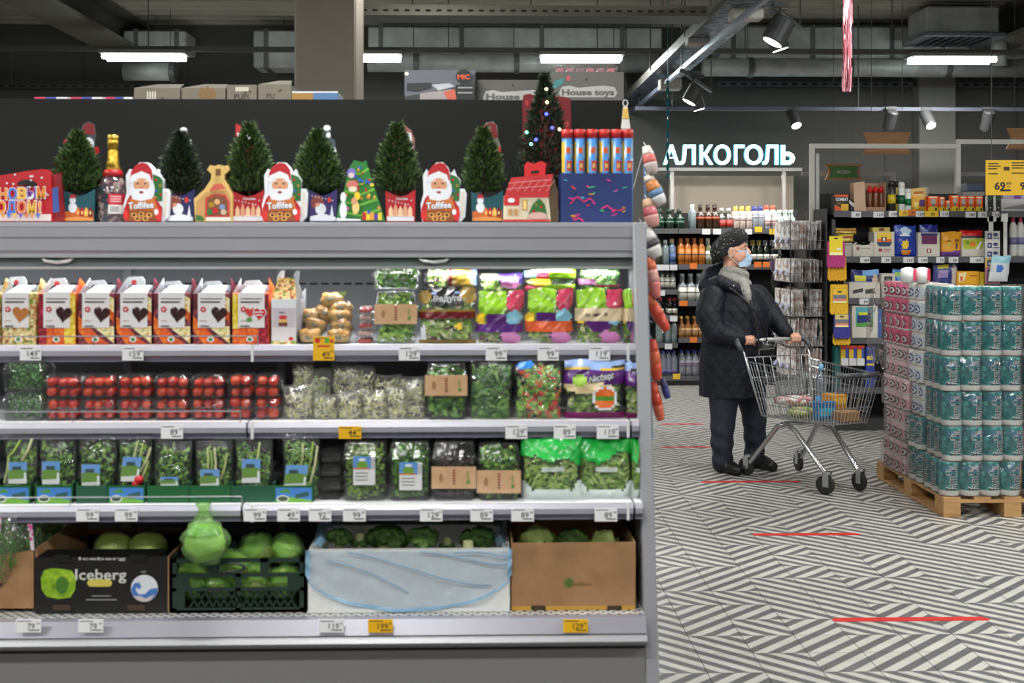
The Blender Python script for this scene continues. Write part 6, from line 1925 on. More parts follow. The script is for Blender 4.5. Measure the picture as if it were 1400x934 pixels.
for (u0, v0, u1, v1) in ((.2, .98, .9, .2), (.55, .98, .98, .55), (.72, .95, .98, .8), (.1, .8, .5, .3)):
 P_ = []
 for k in range(9):
  t = k / 8
  p_ = drape(u0 + (u1 - u0) * t, v0 + (v1 - v0) * t + .08 * math.sin(t * 3.1))
  P_.append((p_[0], p_[1] - .004, p_[2]))
 m_.tube(P_, .0016, bedge, 6)
m_.build('film_fold', fb, smooth=True)
for sx, s2 in ((ax + .005, 1), (bx_ - .005, -1)):
 m_ = MB()
 m_.grid(lambda u, v: (sx + s2 * (.03 * u + .01 * math.sin(7 * v)), YE + .005 + .30 * v, zt_ + .004 + .03 * math.sin(math.pi * u) * (.4 + v) + .008 * math.sin(11 * v)), 6, 14, bedge)
 m_.build('film_rim', fb, smooth=True)
MB().grid(lambda u, v: (ax + .02 + (W - .04) * u, YE + .315, zt_ - .02 + (.035 + .012 * math.sin(14 * u)) * v), 24, 4, bfilm).build('back_film', fb, smooth=True)
brm = noisy('broccoli_crown', [(.35, (56, 88, 40)), (.6, (92, 130, 58)), (.8, (130, 162, 82))], 60, .7, bump=.8, bscale=90)
brs = C(178, 190, 120, .6)
for i, (x, y, dy, rad, lb, stem) in enumerate(((464, 737, .12, .038, 'small loose head at the left', 0), (492, 735, .16, .026, 'cut stem end up, second from left', 1), (529, 742, .14, .062, 'big round crown in the middle', 0), (578, 741, .12, .052, 'crown right of middle', 0), (611, 741, .16, .022, 'small cut stem piece', 1), (654, 743, .15, .058, 'dark crown at the right', 0), (640, 746, .07, .026, 'cut stem in front of the right crown', 1))):
 Y = YE + dy
 p_ = at(x, y, Y)
 o = thing('broccoli', (p_.x, Y, p_.z - rad), 'broccoli, %s of the foam box' % lb, 'broccoli', 'broccoli in the foam box')
 m_ = MB()
 if not stem:
  for k in range(26):
   a = rq.uniform(0, 6.28); t = rq.random() ** .5
   lump(m_, (p_.x + rad * .8 * t * math.cos(a), Y + rad * .7 * t * math.sin(a), p_.z + rad * .62 * math.sqrt(max(0, 1 - t * t)) - .004), rad * .34, brm, k + i * 30, .22, 4, 10, 8)
  m_.build('crown', o, smooth=True)
  MB().lathe([(rad * .34, -rad), (rad * .4, -rad * .2), (rad * .6, rad * .3)], tuple(p_), brs, 10).build('stem', o, smooth=True)
 else:
  MB().lathe([(rad * .9, -rad), (rad * .62, -rad * .3), (rad * .58, rad * .5), (rad * .5, rad * .56)], tuple(p_), C(206, 206, 150, .6), 9).build('stem', o)
  for k in range(6):
   a = k * 1.05
   lump(m_, (p_.x + rad * .8 * math.cos(a), Y + rad * .8 * math.sin(a), p_.z - rad * .6), rad * .4, brm, k + 200, .2, 4, 8, 6)
  m_.build('crown', o, smooth=True)
# plain brown carton at the right end with a few heads
r, ax, bx_, zf, zt_ = open_box('produce_carton', 'plain brown carton at the right end of the bottom deck', 'carton', 699, 869, 742, 835, YE, .32, CARD, .005)
MB().box(ax + .002, YE - .001, zf, bx_ - .002, YE, zf + .012, C(196, 150, 60, .7)).build('base_edge', r)
q = PR(YE)
q.e(778, 797, 8, 8, C(130, 120, 70), 16).e(778, 797, 5, 6, C(86, 110, 56), 12).t('Cauliflower', 795, 798, 4.5, C(130, 104, 66), w=30)
for x in (726, 830):
 q.p(rect(x, 828, x + 20, 834), C(60, 44, 28))
q.build(r)
for i, (x, y, rad, lb, mt_) in enumerate(((735, 734, .05, 'leafy head at the left', cabm), (782, 736, .048, 'middle head', brm), (826, 738, .045, 'right head', cabm))):
 p_ = at(x, y + 8, YE + .14)
 o = thing('vegetable_head', (p_.x, YE + .14, p_.z - rad), 'green vegetable, %s in the plain brown carton' % lb, 'vegetable', 'heads in the brown carton')
 m_ = MB()
 lump(m_, p_, rad, mt_, i + 51, .16, 3, 18, 12)
 m_.build('head', o, smooth=True)
 m_ = MB()
 for k in range(10):
  a = k * .628
  leaf(m_, (p_.x + rad * .6 * math.cos(a), p_.y + rad * .6 * math.sin(a), p_.z - rad * .4), (math.cos(a), math.sin(a), 1.1), (-math.cos(a), -math.sin(a), .4), rad * 1.1, rad * .8, GREENS[k % 3], -.3)
 m_.build('outer_leaves', o)
# =================================================================== HANGING TOYS BESIDE THE COOLER
YH = 4.45
hs_ = thing('hanging_strip', at(884, 600, YH), 'plastic clip strip hanging on the cooler side full of small toys', 'clip strip')
MB().trace([(879, 205), (882, 205), (893, 600), (890, 600)], YH + .03, .002, C(110, 150, 200, .3)).build('strip', hs_)
for y in (210, 250, 285, 330, 390, 440, 490, 540):
 x = 880 + (y - 205) * .027
 MB().tube([at(x, y, YH + .03), at(x + 3, y - 1, YH), at(x + 6, y + 1, YH - .005)], .0018, C(200, 205, 212, .3), 6).build('clip', hs_)
MB().tube([at(880, 205, YH + .031), (XE - .002, YH + .031, ZT + .02), (XE - .01, YH + .031, ZT - .004)], .002, C(180, 180, 186, .4), 6).build('hook', hs_)
toyspec = [(888, 200, 238, .5, ((240, 226, 216), (232, 120, 110), (226, 206, 200)), 9, 'pink and white packaged toy at the top of the clip strip'),
           (895, 240, 280, 1.0, ((240, 226, 210), (236, 150, 80), (110, 150, 190), (232, 232, 230)), 10, 'orange, blue and white packaged toy on the clip strip'),
           (889, 272, 310, .5, ((236, 190, 150), (232, 120, 130), (236, 170, 160)), 10, 'pink packaged toy in the upper half of the clip strip'),
           (888, 305, 352, .9, ((236, 232, 230), (226, 222, 220), (80, 70, 80), (230, 226, 222)), 11, 'white packaged toy with dark stripes on the clip strip'),
           (893, 352, 408, .3, ((236, 120, 70), (236, 170, 160), (236, 130, 120)), 8, 'coral packaged toy halfway down the clip strip'),
           (898, 402, 452, 1.1, ((238, 110, 70), (236, 84, 50), (232, 76, 46)), 8, 'long orange packaged toy leaning out from the clip strip'),
           (895, 464, 520, .25, ((236, 84, 50), (238, 110, 70), (232, 80, 50)), 8, 'orange packaged toy second from the bottom of the clip strip'),
           (898, 522, 575, .4, ((236, 84, 50), (232, 76, 46), (238, 110, 80)), 7, 'orange packaged toy at the bottom of the clip strip'),
           (909, 518, 545, .6, ((40, 44, 110), (50, 54, 130)), 5, 'small navy packaged toy beside the lowest orange one')]
for (x, y0, y1, lean, cols_, hw, lb) in toyspec:
 k = 1 / ppm(x, YH)
 p0, p1 = at(x - (y1 - y0) * lean * .25, y0, YH), at(x + (y1 - y0) * lean * .25, y1, YH - .01)
 r = thing('packaged_toy', ((p0.x + p1.x) / 2, YH, p1.z), lb, 'toy', 'packaged toys on the clip strip')
 n = 10
 pts = [p0.lerp(p1, i / n) for i in range(n + 1)]
 rad = [hw * k * (.35 + .75 * math.sin(math.pi * (.12 + .80 * i / n)) ** .7 * (.6 + .5 * i / n)) for i in range(n + 1)]
 nc = len(cols_)
 for j, c in enumerate(cols_):
  i0, i1 = int(j * n / nc), int((j + 1) * n / nc)
  MB().tube(pts[i0:i1 + 1], rad[i0:i1 + 1], C(*c, .45), 14).build('body' if j == 0 else 'colour_band', r, smooth=True)
 MB().tube(pts, [q_ * 1.1 + .002 for q_ in rad], CLEAR, 12).build('blister', r, smooth=True)
 MB().tube([p0, p0 + Vector((-.006, .02, .015))], .0016, C(220, 220, 220, .4), 6).build('hanging_loop', r)
# =================================================================== LIQUOR SHELVES AT THE BACK
YQ = 13.6
lq = thing('liquor_shelving', (at(990, 525, YQ).x, YQ + .25, 0), 'dark metal shelving of bottles under the lit sign', 'shelving')
dk = C(48, 48, 50, .5, .2)
rail_m = C(96, 96, 100, .45, .3)
xA, xM, xB = at(893, 400, YQ).x, at(927, 400, YQ).x, at(1100, 400, YQ).x
zQ = lambda y: at(980, y, YQ).z
MB().box(xA, YQ + .42, 0, xB, YQ + .45, zQ(290), C(26, 26, 28, .7)).build('back_panel', lq)
MB().box(at(915, 0, 14.3).x, YQ + .7, zQ(330), at(1085, 0, 14.3).x, YQ + .73, zQ(236), beige_m).build('lit_backboard', lq)
for x in (xA, xM, xB):
 MB().box(x - .02, YQ + .38, 0, x + .02, YQ + .42, zQ(285), dk).build('upright', lq)
MB().box(xA, YQ + .02, 0, xB, YQ + .42, .06, dk).build('plinth', lq)
RB, LB = (313, 362, 412, 462, 514), (313, 362, 396, 431, 469, 514)
for ys, x0, x1 in ((RB, xM, xB), (LB, xA, xM)):
 for y in ys:
  MB().box(x0 + .004, YQ, zQ(y) - .03, x1 - .004, YQ + .42, zQ(y), dk).build('shelf', lq)
  MB().box(x0 + .004, YQ - .012, zQ(y + 6.5), x1 - .004, YQ, zQ(y) + .004, rail_m).build('price_rail', lq)
# shelf labels
tagc = {'w': C(214, 214, 216, .6), 'y': C(236, 190, 50, .6), 'o': C(226, 120, 44, .6)}
tg_ = [(960, 971, 313, 'w'), (975, 986, 313, 'w'), (1019, 1028, 313, 'w'), (1032, 1042, 310, 'y'), (1052, 1061, 313, 'y'), (1062, 1071, 313, 'w'), (896, 915, 362, 'w'), (916, 926, 362, 'w'), (943, 953, 360, 'o'), (1031, 1041, 358, 'o'), (1043, 1052, 358, 'o'), (929, 940, 411, 'o'), (943, 953, 461, 'o'), (916, 926, 432, 'w'), (909, 919, 470, 'w'), (920, 930, 511, 'y'), (900, 909, 397, 'w')]
for i, (x0, x1, y, c) in enumerate(tg_):
 a_, b_ = at(x0, y + 7.5, YQ - .014), at(x1, y, YQ - .014)
 MB().box(a_.x, YQ - .016, a_.z, b_.x, YQ - .0125, b_.z, tagc[c]).build('shelf_label', lq)
glassd = C(20, 48, 34, .12, 0, .5)
glassk = C(24, 26, 24, .12, 0, .5)
glassc = film('bottle_glass', (232, 240, 238), .10, .8, .10, .06, .0, 10, (220, 228, 226))
amber = C(196, 110, 36, .2, 0, .5)
brown = C(56, 34, 20, .2, 0, .5)
gold_c = C(206, 160, 60, .3, .5)
BOT = {}
def bottle(kind, h, r, glass, cap, label, prof, lab=(.15, .5), capf=.80):
 """unit-height bottle prototype: glass body, cap, label band"""
 root = thing('bottle', (0, 0, 0), 'x', 'bottle')
 pf = {'wine': [(.85, 0), (1, .015), (1, .56), (.9, .64), (.42, .74), (.34, .8), (.34, 1.0)],
          'squat': [(.9, 0), (1, .02), (1, .5), (.92, .58), (.38, .66), (.34, .84), (.4, .85), (.4, .9), (.3, .9)],
          'tall': [(.92, 0), (1, .01), (1, .66), (.8, .73), (.36, .8), (.36, 1.0)],
          'pet': [(.8, 0), (1, .04), (.94, .3), (1, .36), (1, .62), (.8, .76), (.34, .88), (.34, .94)]}[prof]
 MB().lathe([(a * r, b * h) for a, b in pf], (0, 0, 0), glass, 14).build('glass', root, smooth=True)
 cr_ = pf[-1][0] * r * 1.12
 MB().lathe([(cr_ * .98, h * capf), (cr_, h * capf + .002), (cr_, h * .995), (cr_ * .8, h)], (0, 0, 0), cap, 12).build('cap', root, smooth=True)
 if label is not None:
  MB().lathe([(r * 1.012, h * lab[0]), (r * 1.012, h * lab[1])], (0, 0, 0), label, 14).build('label_wrap', root, smooth=True)
  MB().lathe([(r * 1.018, h * (lab[0] + (lab[1] - lab[0]) * .5)), (r * 1.018, h * (lab[0] + (lab[1] - lab[0]) * .62))], (0, 0, 0), C(90, 80, 70, .5), 14).build('label_stripe', root)
 BOT[kind] = [root, False]
wl = C(226, 224, 214, .5)
bottle('gin', .22, .048, glassd, C(40, 60, 50, .3), C(60, 100, 84, .4), 'squat', (.25, .4), .86)
bottle('whisky', .27, .04, brown, BLACK, C(206, 90, 60, .5), 'squat', (.40, .48), .66)
bottle('redl', .23, .036, glassc, C(170, 170, 176, .3), C(196, 60, 50, .5), 'squat', (.1, .42), .86)
bottle('goldc', .25, .034, C(206, 186, 176, .15, 0, .4), gold_c, C(226, 210, 206, .5), 'tall', (.35, .55), .76)
bottle('bluec', .25, .036, C(150, 156, 166, .15, 0, .4), C(34, 44, 120, .3), C(170, 176, 190, .5), 'tall', (.48, .56), .80)
bottle('redc', .26, .034, C(206, 206, 206, .15, 0, .4), C(206, 70, 40, .35), C(222, 190, 186, .5), 'tall', (.12, .5), .82)
bottle('small', .21, .035, C(176, 196, 190, .15, 0, .4), C(214, 220, 216, .4), C(220, 226, 222, .5), 'squat', (.1, .3), .84)
bottle('amber', .29, .037, amber, C(206, 120, 60, .4), C(206, 124, 50, .45), 'tall', (.1, .6), .80)
bottle('white', .29, .038, C(120, 126, 80, .15, 0, .5), C(226, 222, 206, .4), wl, 'wine', (.18, .52), .78)
bottle('fizz', .27, .036, C(28, 40, 26, .12, 0, .5), C(190, 166, 90, .3, .4), wl, 'wine', (.2, .42), .74)
bottle('fizzs', .27, .036, C(24, 34, 26, .12, 0, .5), C(196, 198, 200, .25, .5), wl, 'wine', (.2, .42), .74)
bottle('clear', .27, .035, C(126, 140, 142, .12, 0, .5), C(190, 194, 196, .3), None, 'tall', capf=.85)
bottle('bluew', .28, .036, C(110, 130, 160, .12, 0, .5), C(226, 190, 150, .3), C(60, 90, 150, .5), 'tall', (.1, .42), .85)
bottle('olive', .27, .034, C(60, 54, 34, .12, 0, .5), C(150, 140, 60, .3), None, 'wine')
bottle('vodka', .30, .048, C(140, 150, 150, .12, 0, .5), C(206, 206, 200, .3), wl, 'squat', (.08, .5), .84)
bottle('port', .24, .032, C(60, 66, 60, .12, 0, .5), C(200, 200, 196, .4), wl, 'tall', (.1, .55), .85)
bottle('tiny', .19, .03, glassk, C(150, 40, 40, .4), wl, 'wine', (.1, .36), .8)
bottle('brandy', .23, .038, C(150, 96, 44, .15, 0, .5), C(226, 176, 80, .3, .4), C(206, 160, 110, .5), 'squat', (.12, .46), .72)
bottle('pet', .27, .042, C(120, 124, 140, .15, 0, .5), C(60, 60, 140, .4), C(90, 84, 140, .5), 'pet', (.06, .24), .9)
bottle('pets', .27, .042, C(140, 140, 150, .15, 0, .5), C(40, 60, 150, .4), C(150, 140, 160, .5), 'pet', (.36, .6), .9)
def bottles(kind, xs, y, label, group, dy=.07, rows=2, yt=None):
 proto, used_ = BOT[kind]
 for xi, x in enumerate(xs):
  for j in range(rows):
   p_ = at(x, y, YQ)
   loc = (p_.x, YQ + dy + j * .11, zQ(y) + .001)
   if not BOT[kind][1]:
    o = proto
    o.location = loc
    BOT[kind][1] = True
   else:
    o = copy_tree(proto, loc)
   o['label'] = label + (', ' + ordn[xi] + ' from left' if len(xs) > 1 else '') + (', front', ', behind')[j]
   o['group'] = group
bottles('gin', (904, 917, 931), 313, 'squat dark green bottle on the top liquor shelf, left end', 'green bottles on the top liquor shelf')
bottles('clear', (949,), 313, 'plain clear bottle left of the black-capped ones on the top liquor shelf', 'clear bottles on the top liquor shelf')
bottles('whisky', (960, 970.5, 980), 313, 'amber bottle with tall black cap on the top liquor shelf', 'black-capped bottles')
bottles('redl', (989.5, 999), 313, 'clear bottle with red label on the top liquor shelf', 'red-label bottles')
bottles('goldc', (1008.5, 1017, 1026), 313, 'pinkish bottle with gold cap on the top liquor shelf', 'gold-capped bottles')
bottles('bluec', (1034.5, 1042.5), 313, 'clear bottle with dark blue cap on the top liquor shelf', 'blue-capped bottles')
bottles('redc', (1051, 1060), 313, 'bottle with orange-red cap on the top liquor shelf', 'red-capped bottles')
bottles('small', (1069, 1077, 1085), 313, 'short pale bottle at the right end of the top liquor shelf', 'pale bottles')
bottles('olive', (902,), 362, 'dark olive bottle at the left end of the second liquor shelf', 'olive bottles')
bottles('clear', (912,), 362, 'plain clear bottle second from left on the second liquor shelf', 'clear bottles on the second shelf')
bottles('bluew', (921,), 362, 'clear bottle with blue label on the second liquor shelf', 'blue-label bottles')
bottles('amber', (933, 942, 951.5, 961), 362, 'orange bottle on the second liquor shelf', 'orange bottles')
bottles('white', (970.5,), 362, 'wine bottle with white label beside the orange bottles', 'white-label bottles')
bottles('fizz', (1032, 1040.5), 362, "dark sparkling wine bottle with gold neck right of the woman's head", 'gold-neck sparkling bottles')
bottles('fizzs', (1023, 1049.5, 1059, 1067.5), 362, "dark sparkling wine bottle with silver neck right of the woman's head", 'silver-neck sparkling bottles')
bottles('port', (900, 907, 914, 921), 396, 'small bottle with white label in the left liquor bay', 'small white-label bottles')
bottles('vodka', (935, 946.5, 958), 412, 'large clear bottle with big white label on the third liquor shelf', 'large clear bottles')
bottles('tiny', (905, 917, 924), 431, 'little dark bottle with red cap in the left liquor bay', 'little dark bottles')
bottles('brandy', (933.5, 942.5, 952, 961), 462, 'brandy bottle with gold cap on the fourth liquor shelf', 'brandy bottles')
bottles('clear', (904, 914.5, 923), 469, 'plain clear bottle on the fifth shelf of the left liquor bay', 'clear bottles low in the left bay')
bottles('pet', (902, 909, 916, 923), 514, 'plastic bottle with violet label on the bottom liquor shelf, left bay', 'plastic bottles, left bay')
bottles('pets', (934, 943, 952, 961), 514, 'plastic bottle with blue cap on the bottom liquor shelf, right bay', 'plastic bottles, right bay')
area_lamp('shelf_light', (.2, -.45, zQ(240)), 1.6, .08, 16.0, (1, .95, .88), (R(18), 0, 0), lq)
# =================================================================== HOUSEHOLD GONDOLA
YN = 10.3
XG = at(1140, 400, YN).x
XR = XG + 3.2
zN = lambda y: at(1250, y, YN).z
gd = thing('gondola', (XG + 1.6, YN + .25, 0), 'long dark shelf unit of household goods behind the pallet', 'shelving')
MB().box(XG, YN + .46, 0, XR, YN + .49, zN(262), C(36, 36, 38, .7)).build('back_panel', gd)
MB().box(XG, YN + .03, 0, XR, YN + .46, .1, dk).build('plinth', gd)
GS = (289, 351, 408, 462, 530)
for y in GS:
 MB().box(XG, YN, zN(y) - .03, XR, YN + .46, zN(y), dk).build('shelf', gd)
 MB().box(XG, YN - .012, zN(y + 8), XR, YN, zN(y) + .003, C(84, 84, 90, .45, .3)).build('price_rail', gd)
MB().box(XG - .03, YN + .44, 0, XG, YN + .5, zN(205), C(190, 190, 188, .5)).build('end_upright', gd)
gt_ = [(1164, 1177, 289, 'w'), (1194, 1208, 289, 'w'), (1215, 1226, 288, 'w'), (1229, 1241, 287, 'y'), (1241, 1252, 286, 'o'), (1252, 1263, 288, 'w'), (1264, 1283, 288, 'y'), (1285, 1297, 288, 'w'), (1320, 1334, 289, 'w'), (1337, 1349, 289, 'w'), (1356, 1366, 289, 'w'), (1176, 1189, 351, 'w'), (1205, 1218, 351, 'w'), (1235, 1249, 351, 'w'), (1255, 1268, 351, 'w'), (1280, 1291, 351, 'w'), (1297, 1310, 351, 'w'), (1326, 1345, 351, 'w'), (1175, 1188, 408, 'w')]
for i, (x0, x1, y, c) in enumerate(gt_):
 a_, b_ = at(x0, y + 8.5, YN - .014), at(x1, y + .5, YN - .014)
 sl_ = MB().box(a_.x, YN - .017, a_.z, b_.x, YN - .0125, b_.z, tagc[c]).build('shelf_label', gd)
 m_ = MB()
 letters(m_, ('89', '119', '149', '75', '59', '169')[i % 6], (x0 + x1) / 2 + 2, y + 4.8, 4, YN - .017, ink, fat=.02, lift=.0006)
 m_.build('label_digits', sl_)
# frame above with hanging wooden signs
fr_m = C(206, 204, 198, .45)
fg = thing('sign_frame', (at(1210, 200, 10.75).x, 10.75, zN(260)), 'pale tube frame above the household shelves carrying wooden signs', 'frame')
zf0, zf1 = at(1200, 200, 10.78).z, at(1350, 194, 10.78).z
x0, x1, x2 = at(1110, 0, 10.78).x, at(1309, 0, 10.78).x, at(1460, 0, 10.78).x
MB().box(x0 - .02, 10.76, 0.1, x0 + .02, 10.8, zf0 + .02, fr_m).build('post', fg)
MB().box(x0 + .02, 10.76, zf0 - .02, x1 - .02, 10.8, zf0 + .02, fr_m).build('top_bar', fg)
MB().box(x1 - .02, 10.755, zN(262), x1 + .02, 10.795, zf1 + .02, fr_m).build('post', fg)
MB().box(x1 + .02, 10.76, zf1 - .02, x2, 10.8, zf1 + .02, fr_m).build('top_bar', fg)
# more frames behind, over the next shelf rows
for lb, xs, y, Y in (('pale tube frame further back carrying the green sign', (1096, 1224), 238, 12.6), ('pale tube frame further back behind the yellow price board', (1308, 1460), 238, 12.6)):
 z_ = at(1200, y, Y).z
 a_, b_ = at(xs[0], 0, Y).x, at(xs[1], 0, Y).x
 f2 = thing('sign_frame', ((a_ + b_) / 2, Y, 0), lb, 'frame')
 MB().box(a_, Y - .02, z_ - .02, b_, Y + .02, z_ + .02, C(150, 148, 146, .5)).build('top_bar', f2)
 MB().box(b_ - .04, Y - .02, 0, b_, Y + .02, z_ - .02, C(150, 148, 146, .5)).build('post', f2)
wood = noisy('light_wood', [(.3, (150, 106, 70)), (.7, (176, 128, 88))], 5, .6, stretch=(1, 1, 12))
def bowtie(name, label, x0, x1, y0, y1, Y, mat, inner=None, txt=None):
 i = (x1 - x0) * .09
 my = (y0 + y1) / 2
 p_ = at((x0 + x1) / 2, y1, Y)
 r = thing(name, p_, label, 'sign')
 MB().trace([(x0, y0), (x0 + i, my - 3), (x0 + i, my + 3), (x0, y1), (x1, y1), (x1 - i, my + 3), (x1 - i, my - 3), (x1, y0)], Y, .02, mat).build('board', r)
 if inner:
  MB().trace([(x0 + 5, y0 + 3), (x0 + i + 4, my), (x0 + 5, y1 - 3), (x1 - 5, y1 - 3), (x1 - i - 4, my), (x1 - 5, y0 + 3)], Y, .002, inner, lift=.003).build('panel', r)
 if txt:
  m_ = MB()
  letters(m_, txt, (x0 + x1) / 2, my, 4, Y, C(206, 206, 190), w=18, fat=.02, lift=.006)
  m_.build('lettering', r)
 for x in (x0 + 12, x1 - 12):
  q_ = at(x, y0, Y)
  MB().tube([(q_.x, Y + .01, q_.z), (q_.x, Y + .01, ZC + .02)], .0025, C(90, 90, 90, .5), 5).build('wire', r)
bowtie('wooden_sign', 'plain wooden bow-tie sign hanging behind the pale frame', 1180, 1246, 181, 211, 11.2, wood)
bowtie('wooden_sign', 'plain wooden bow-tie sign cut off by the right edge', 1376, 1442, 175, 204, 11.2, wood)
bowtie('green_sign', 'green panel sign in a wooden bow-tie frame', 1128, 1179, 224, 246, 12.4, wood, C(60, 112, 50, .5), 'ВОДКА')
# yellow price board
YP = 9.6
r = thing('price_board', at(1395, 267, YP), 'large yellow hanging price board reading 69 99', 'sign')
MB().trace(rect(1348, 219, 1444, 267), YP, .012, C(240, 190, 40, .5)).build('board', r)
q = PR(YP)
q.t('69', 1367, 254, 10.5, ink, w=15, fat=.03).t('99', 1379, 251, 4, ink, w=7, fat=.02).t('99', 1402, 254, 10.5, ink, w=15, fat=.03).p(rect(1376, 255, 1381, 256), ink).p(rect(1367, 259, 1382, 261.5), ink)
for y, w in ((223, 14), (226.5, 17), (230, 12), (237, 13)):
 q.p(rect(1351, y, 1351 + w, y + 1.4), C(70, 54, 20)).p(rect(1383, y - 1, 1383 + w + 4, y + .4), C(70, 54, 20))
q.p(rect(1372, 228, 1380, 233), C(70, 50, 20))
q.build(r)
for x in (1356, 1436):
 q_ = at(x, 219, YP)
 MB().tube([(q_.x, YP + .006, q_.z), (q_.x, YP + .006, ZC + .02)], .0025, C(90, 90, 90, .5), 5).build('wire', r)
# goods on the gondola
def gbox(name, label, cat, x0, y0, x1, y1, Yo=.03, D=.14, mat=None, prints=(), group=None, bevel=.002, part='carton'):
 Y = YN + Yo
 a_, b_ = at(x0, y1, Y), at(x1, y0, Y)
 zs_ = [zN(y) for y in GS]
 zb_ = min(zs_, key=lambda z: abs(z - a_.z))
 if abs(zb_ - a_.z) > .03: zb_ = a_.z
 zb_ += .001
 r = thing(name, ((a_.x + b_.x) / 2, Y + D / 2, zb_), label, cat, group)
 MB().box(a_.x, Y, zb_, b_.x, Y + D, b_.z, mat).build(part, r, bevel=bevel)
 if prints:
  q_ = PR(Y)
  for p_ in prints:
   if p_[0] == 'r': q_.p(rect(*p_[1:5]), p_[5])
   elif p_[0] == 'e': q_.e(*p_[1:5], p_[5], 14)
   elif p_[0] == 't': q_.t(p_[1], p_[2], p_[3], p_[4], p_[5], w=p_[6] if len(p_) > 6 else None, fat=.03)
   else: q_.p(p_[1], p_[2])
  q_.build(r)
 return r
def gpouch(name, label, x0, y0, x1, y1, paint, Yo=.03, T=.03, seed=1, group='pouches on the household shelves'):
 Y = YN + Yo
 xl, xr, zb_, zt_ = frame_px(x0, y0, x1, y1, Y)
 zs_ = [zN(y) for y in GS]
 zn_ = min(zs_, key=lambda z: abs(z - zb_))
 if abs(zn_ - zb_) < .03: zb_ = zn_ + .001
 r = thing(name, ((xl + xr) / 2, Y + T, zb_), label, 'pouch', group)
 f_, b2 = bag_fn(xl, xr, zb_, zt_, Y, T, seed, 0, .003)
 MB().grid(f_, 18, 20, None, lambda u, v: paint(u, 1 - v)).grid(lambda u, v: b2(1 - u, v), 8, 8, paint(.02, .5)).build('pouch_film', r, smooth=True)
 return r
OR = C(226, 92, 30, .4)
gbox('insect_trap_box', 'black and orange insect trap box on the top household shelf', 'box', 1141, 266, 1160, 289, .03, .1, C(30, 26, 24, .4), [('r', 1141, 266, 1160, 269, OR), ('t', 'COMBAT', 1151, 272.5, 4.2, SNOW, 17), ('r', 1150, 279, 1160, 288, C(226, 180, 40)), ('p', [(1141, 288), (1141, 280), (1150, 284), (1150, 288)], OR), ('e', 1147, 278, 3, 2, C(120, 70, 40))])
gbox('small_white_box', 'narrow white and black box beside the insect trap box', 'box', 1141, 268, 1146, 289, .16, .1, C(200, 200, 200, .5), [('r', 1143, 268, 1145, 289, C(40, 40, 44))])
gbox('crumpled_wrap', 'crumpled navy wrapper beside the open carton', 'wrapper', 1161, 273, 1168, 289, .05, .08, C(44, 46, 66, .4), [('p', [(1161, 273), (1168, 279), (1168, 284), (1161, 278)], C(206, 200, 190))], bevel=.012)
# open carton with red-capped cans
Yc = YN + .05
a_, b_ = at(1170, 289, Yc), at(1211, 254, Yc)
zb_ = zN(289) + .001
oc = thing('open_carton', ((a_.x + b_.x) / 2, Yc + .1, zb_), 'open cardboard carton with a cut-down front, top household shelf', 'carton')
kd = C(166, 130, 104, .8)
MB().trace([(1168, 289), (1167, 250), (1182, 248), (1184, 289)], Yc - .004, .004, C(206, 172, 146, .8)).build('side_flap', oc)
MB().box(a_.x, Yc + .16, zb_, b_.x, Yc + .165, b_.z + .03, kd).build('back_wall', oc)
MB().box(b_.x - .004, Yc, zb_, b_.x, Yc + .16, b_.z + .03, kd).build('side_wall', oc)
MB().box(a_.x + .06, Yc, zb_, b_.x - .004, Yc + .004, zN(283), kd).build('front_lip', oc)
for i, x in enumerate((1189, 1197, 1205)):
 p_ = at(x, 289, Yc + .07)
 r = thing('spray_can', (p_.x, Yc + .07, zb_ + .001), 'red-capped can inside the open carton, %s' % ('left', 'middle', 'right')[i], 'can', 'cans in the open carton')
 MB().lathe([(.023, 0), (.024, .005), (.024, .15), (.018, .165)], (p_.x, Yc + .07, zb_ + .001), C(110, 60, 30, .3), 14).build('can', r, smooth=True)
 MB().lathe([(.022, .16), (.022, .195), (.012, .21)], (p_.x, Yc + .07, zb_ + .001), C(206, 30, 26, .35), 14).build('cap', r, smooth=True)
for i, (x, y0, w, c1, c2, c3, lb) in enumerate(((1219, 247, 5.5, (30, 28, 22), (206, 180, 40), (24, 24, 24), 'black and yellow spray can, left'), (1226, 248, 4.5, (206, 180, 50), (60, 50, 20), (30, 30, 30), 'yellow spray can behind the black one'), (1232.5, 249, 4.6, (226, 226, 222), (20, 92, 60), (230, 230, 226), 'tall white and green spray can'), (1241.5, 258, 4.4, (226, 230, 226), (24, 110, 60), (226, 226, 222), 'shorter white and green spray can'))):
 Y = YN + .05 + (.05 if i == 1 else 0)
 p_ = at(x, 289, Y)
 k = 1 / ppm(x, Y)
 h = at(x, y0, Y).z - zb_
 r = thing('spray_can', (p_.x, Y, zb_), lb + ' on the top household shelf', 'can', 'spray cans')
 w *= k
 MB().lathe([(w * .95, 0), (w, .004), (w, h * .78), (w * .8, h * .82)], (p_.x, Y, zb_), C(*c1, .3), 14).build('can', r, smooth=True)
 MB().lathe([(w * 1.015, h * .25), (w * 1.015, h * .55)], (p_.x, Y, zb_), C(*c2, .3), 14).build('label_wrap', r, smooth=True)
 MB().lathe([(w * .92, h * .8), (w * .92, h * .95), (w * .6, h)], (p_.x, Y, zb_), C(*c3, .35), 14).build('cap', r, smooth=True)
gpouch('refill_pouch', 'orange and yellow refill pouch on the top household shelf', 1246, 257, 1268, 288.5, pick([('h', (.35, -.2), C(226, 190, 130, .4)), ('r', (.5, .5, .9, .8), C(90, 50, 110, .4)), ('r', (.15, .15, .8, .25), C(190, 110, 30, .4)), ('r', (.2, .6, .45, .9), C(240, 220, 120, .4))], C(232, 170, 60, .4)), seed=101)
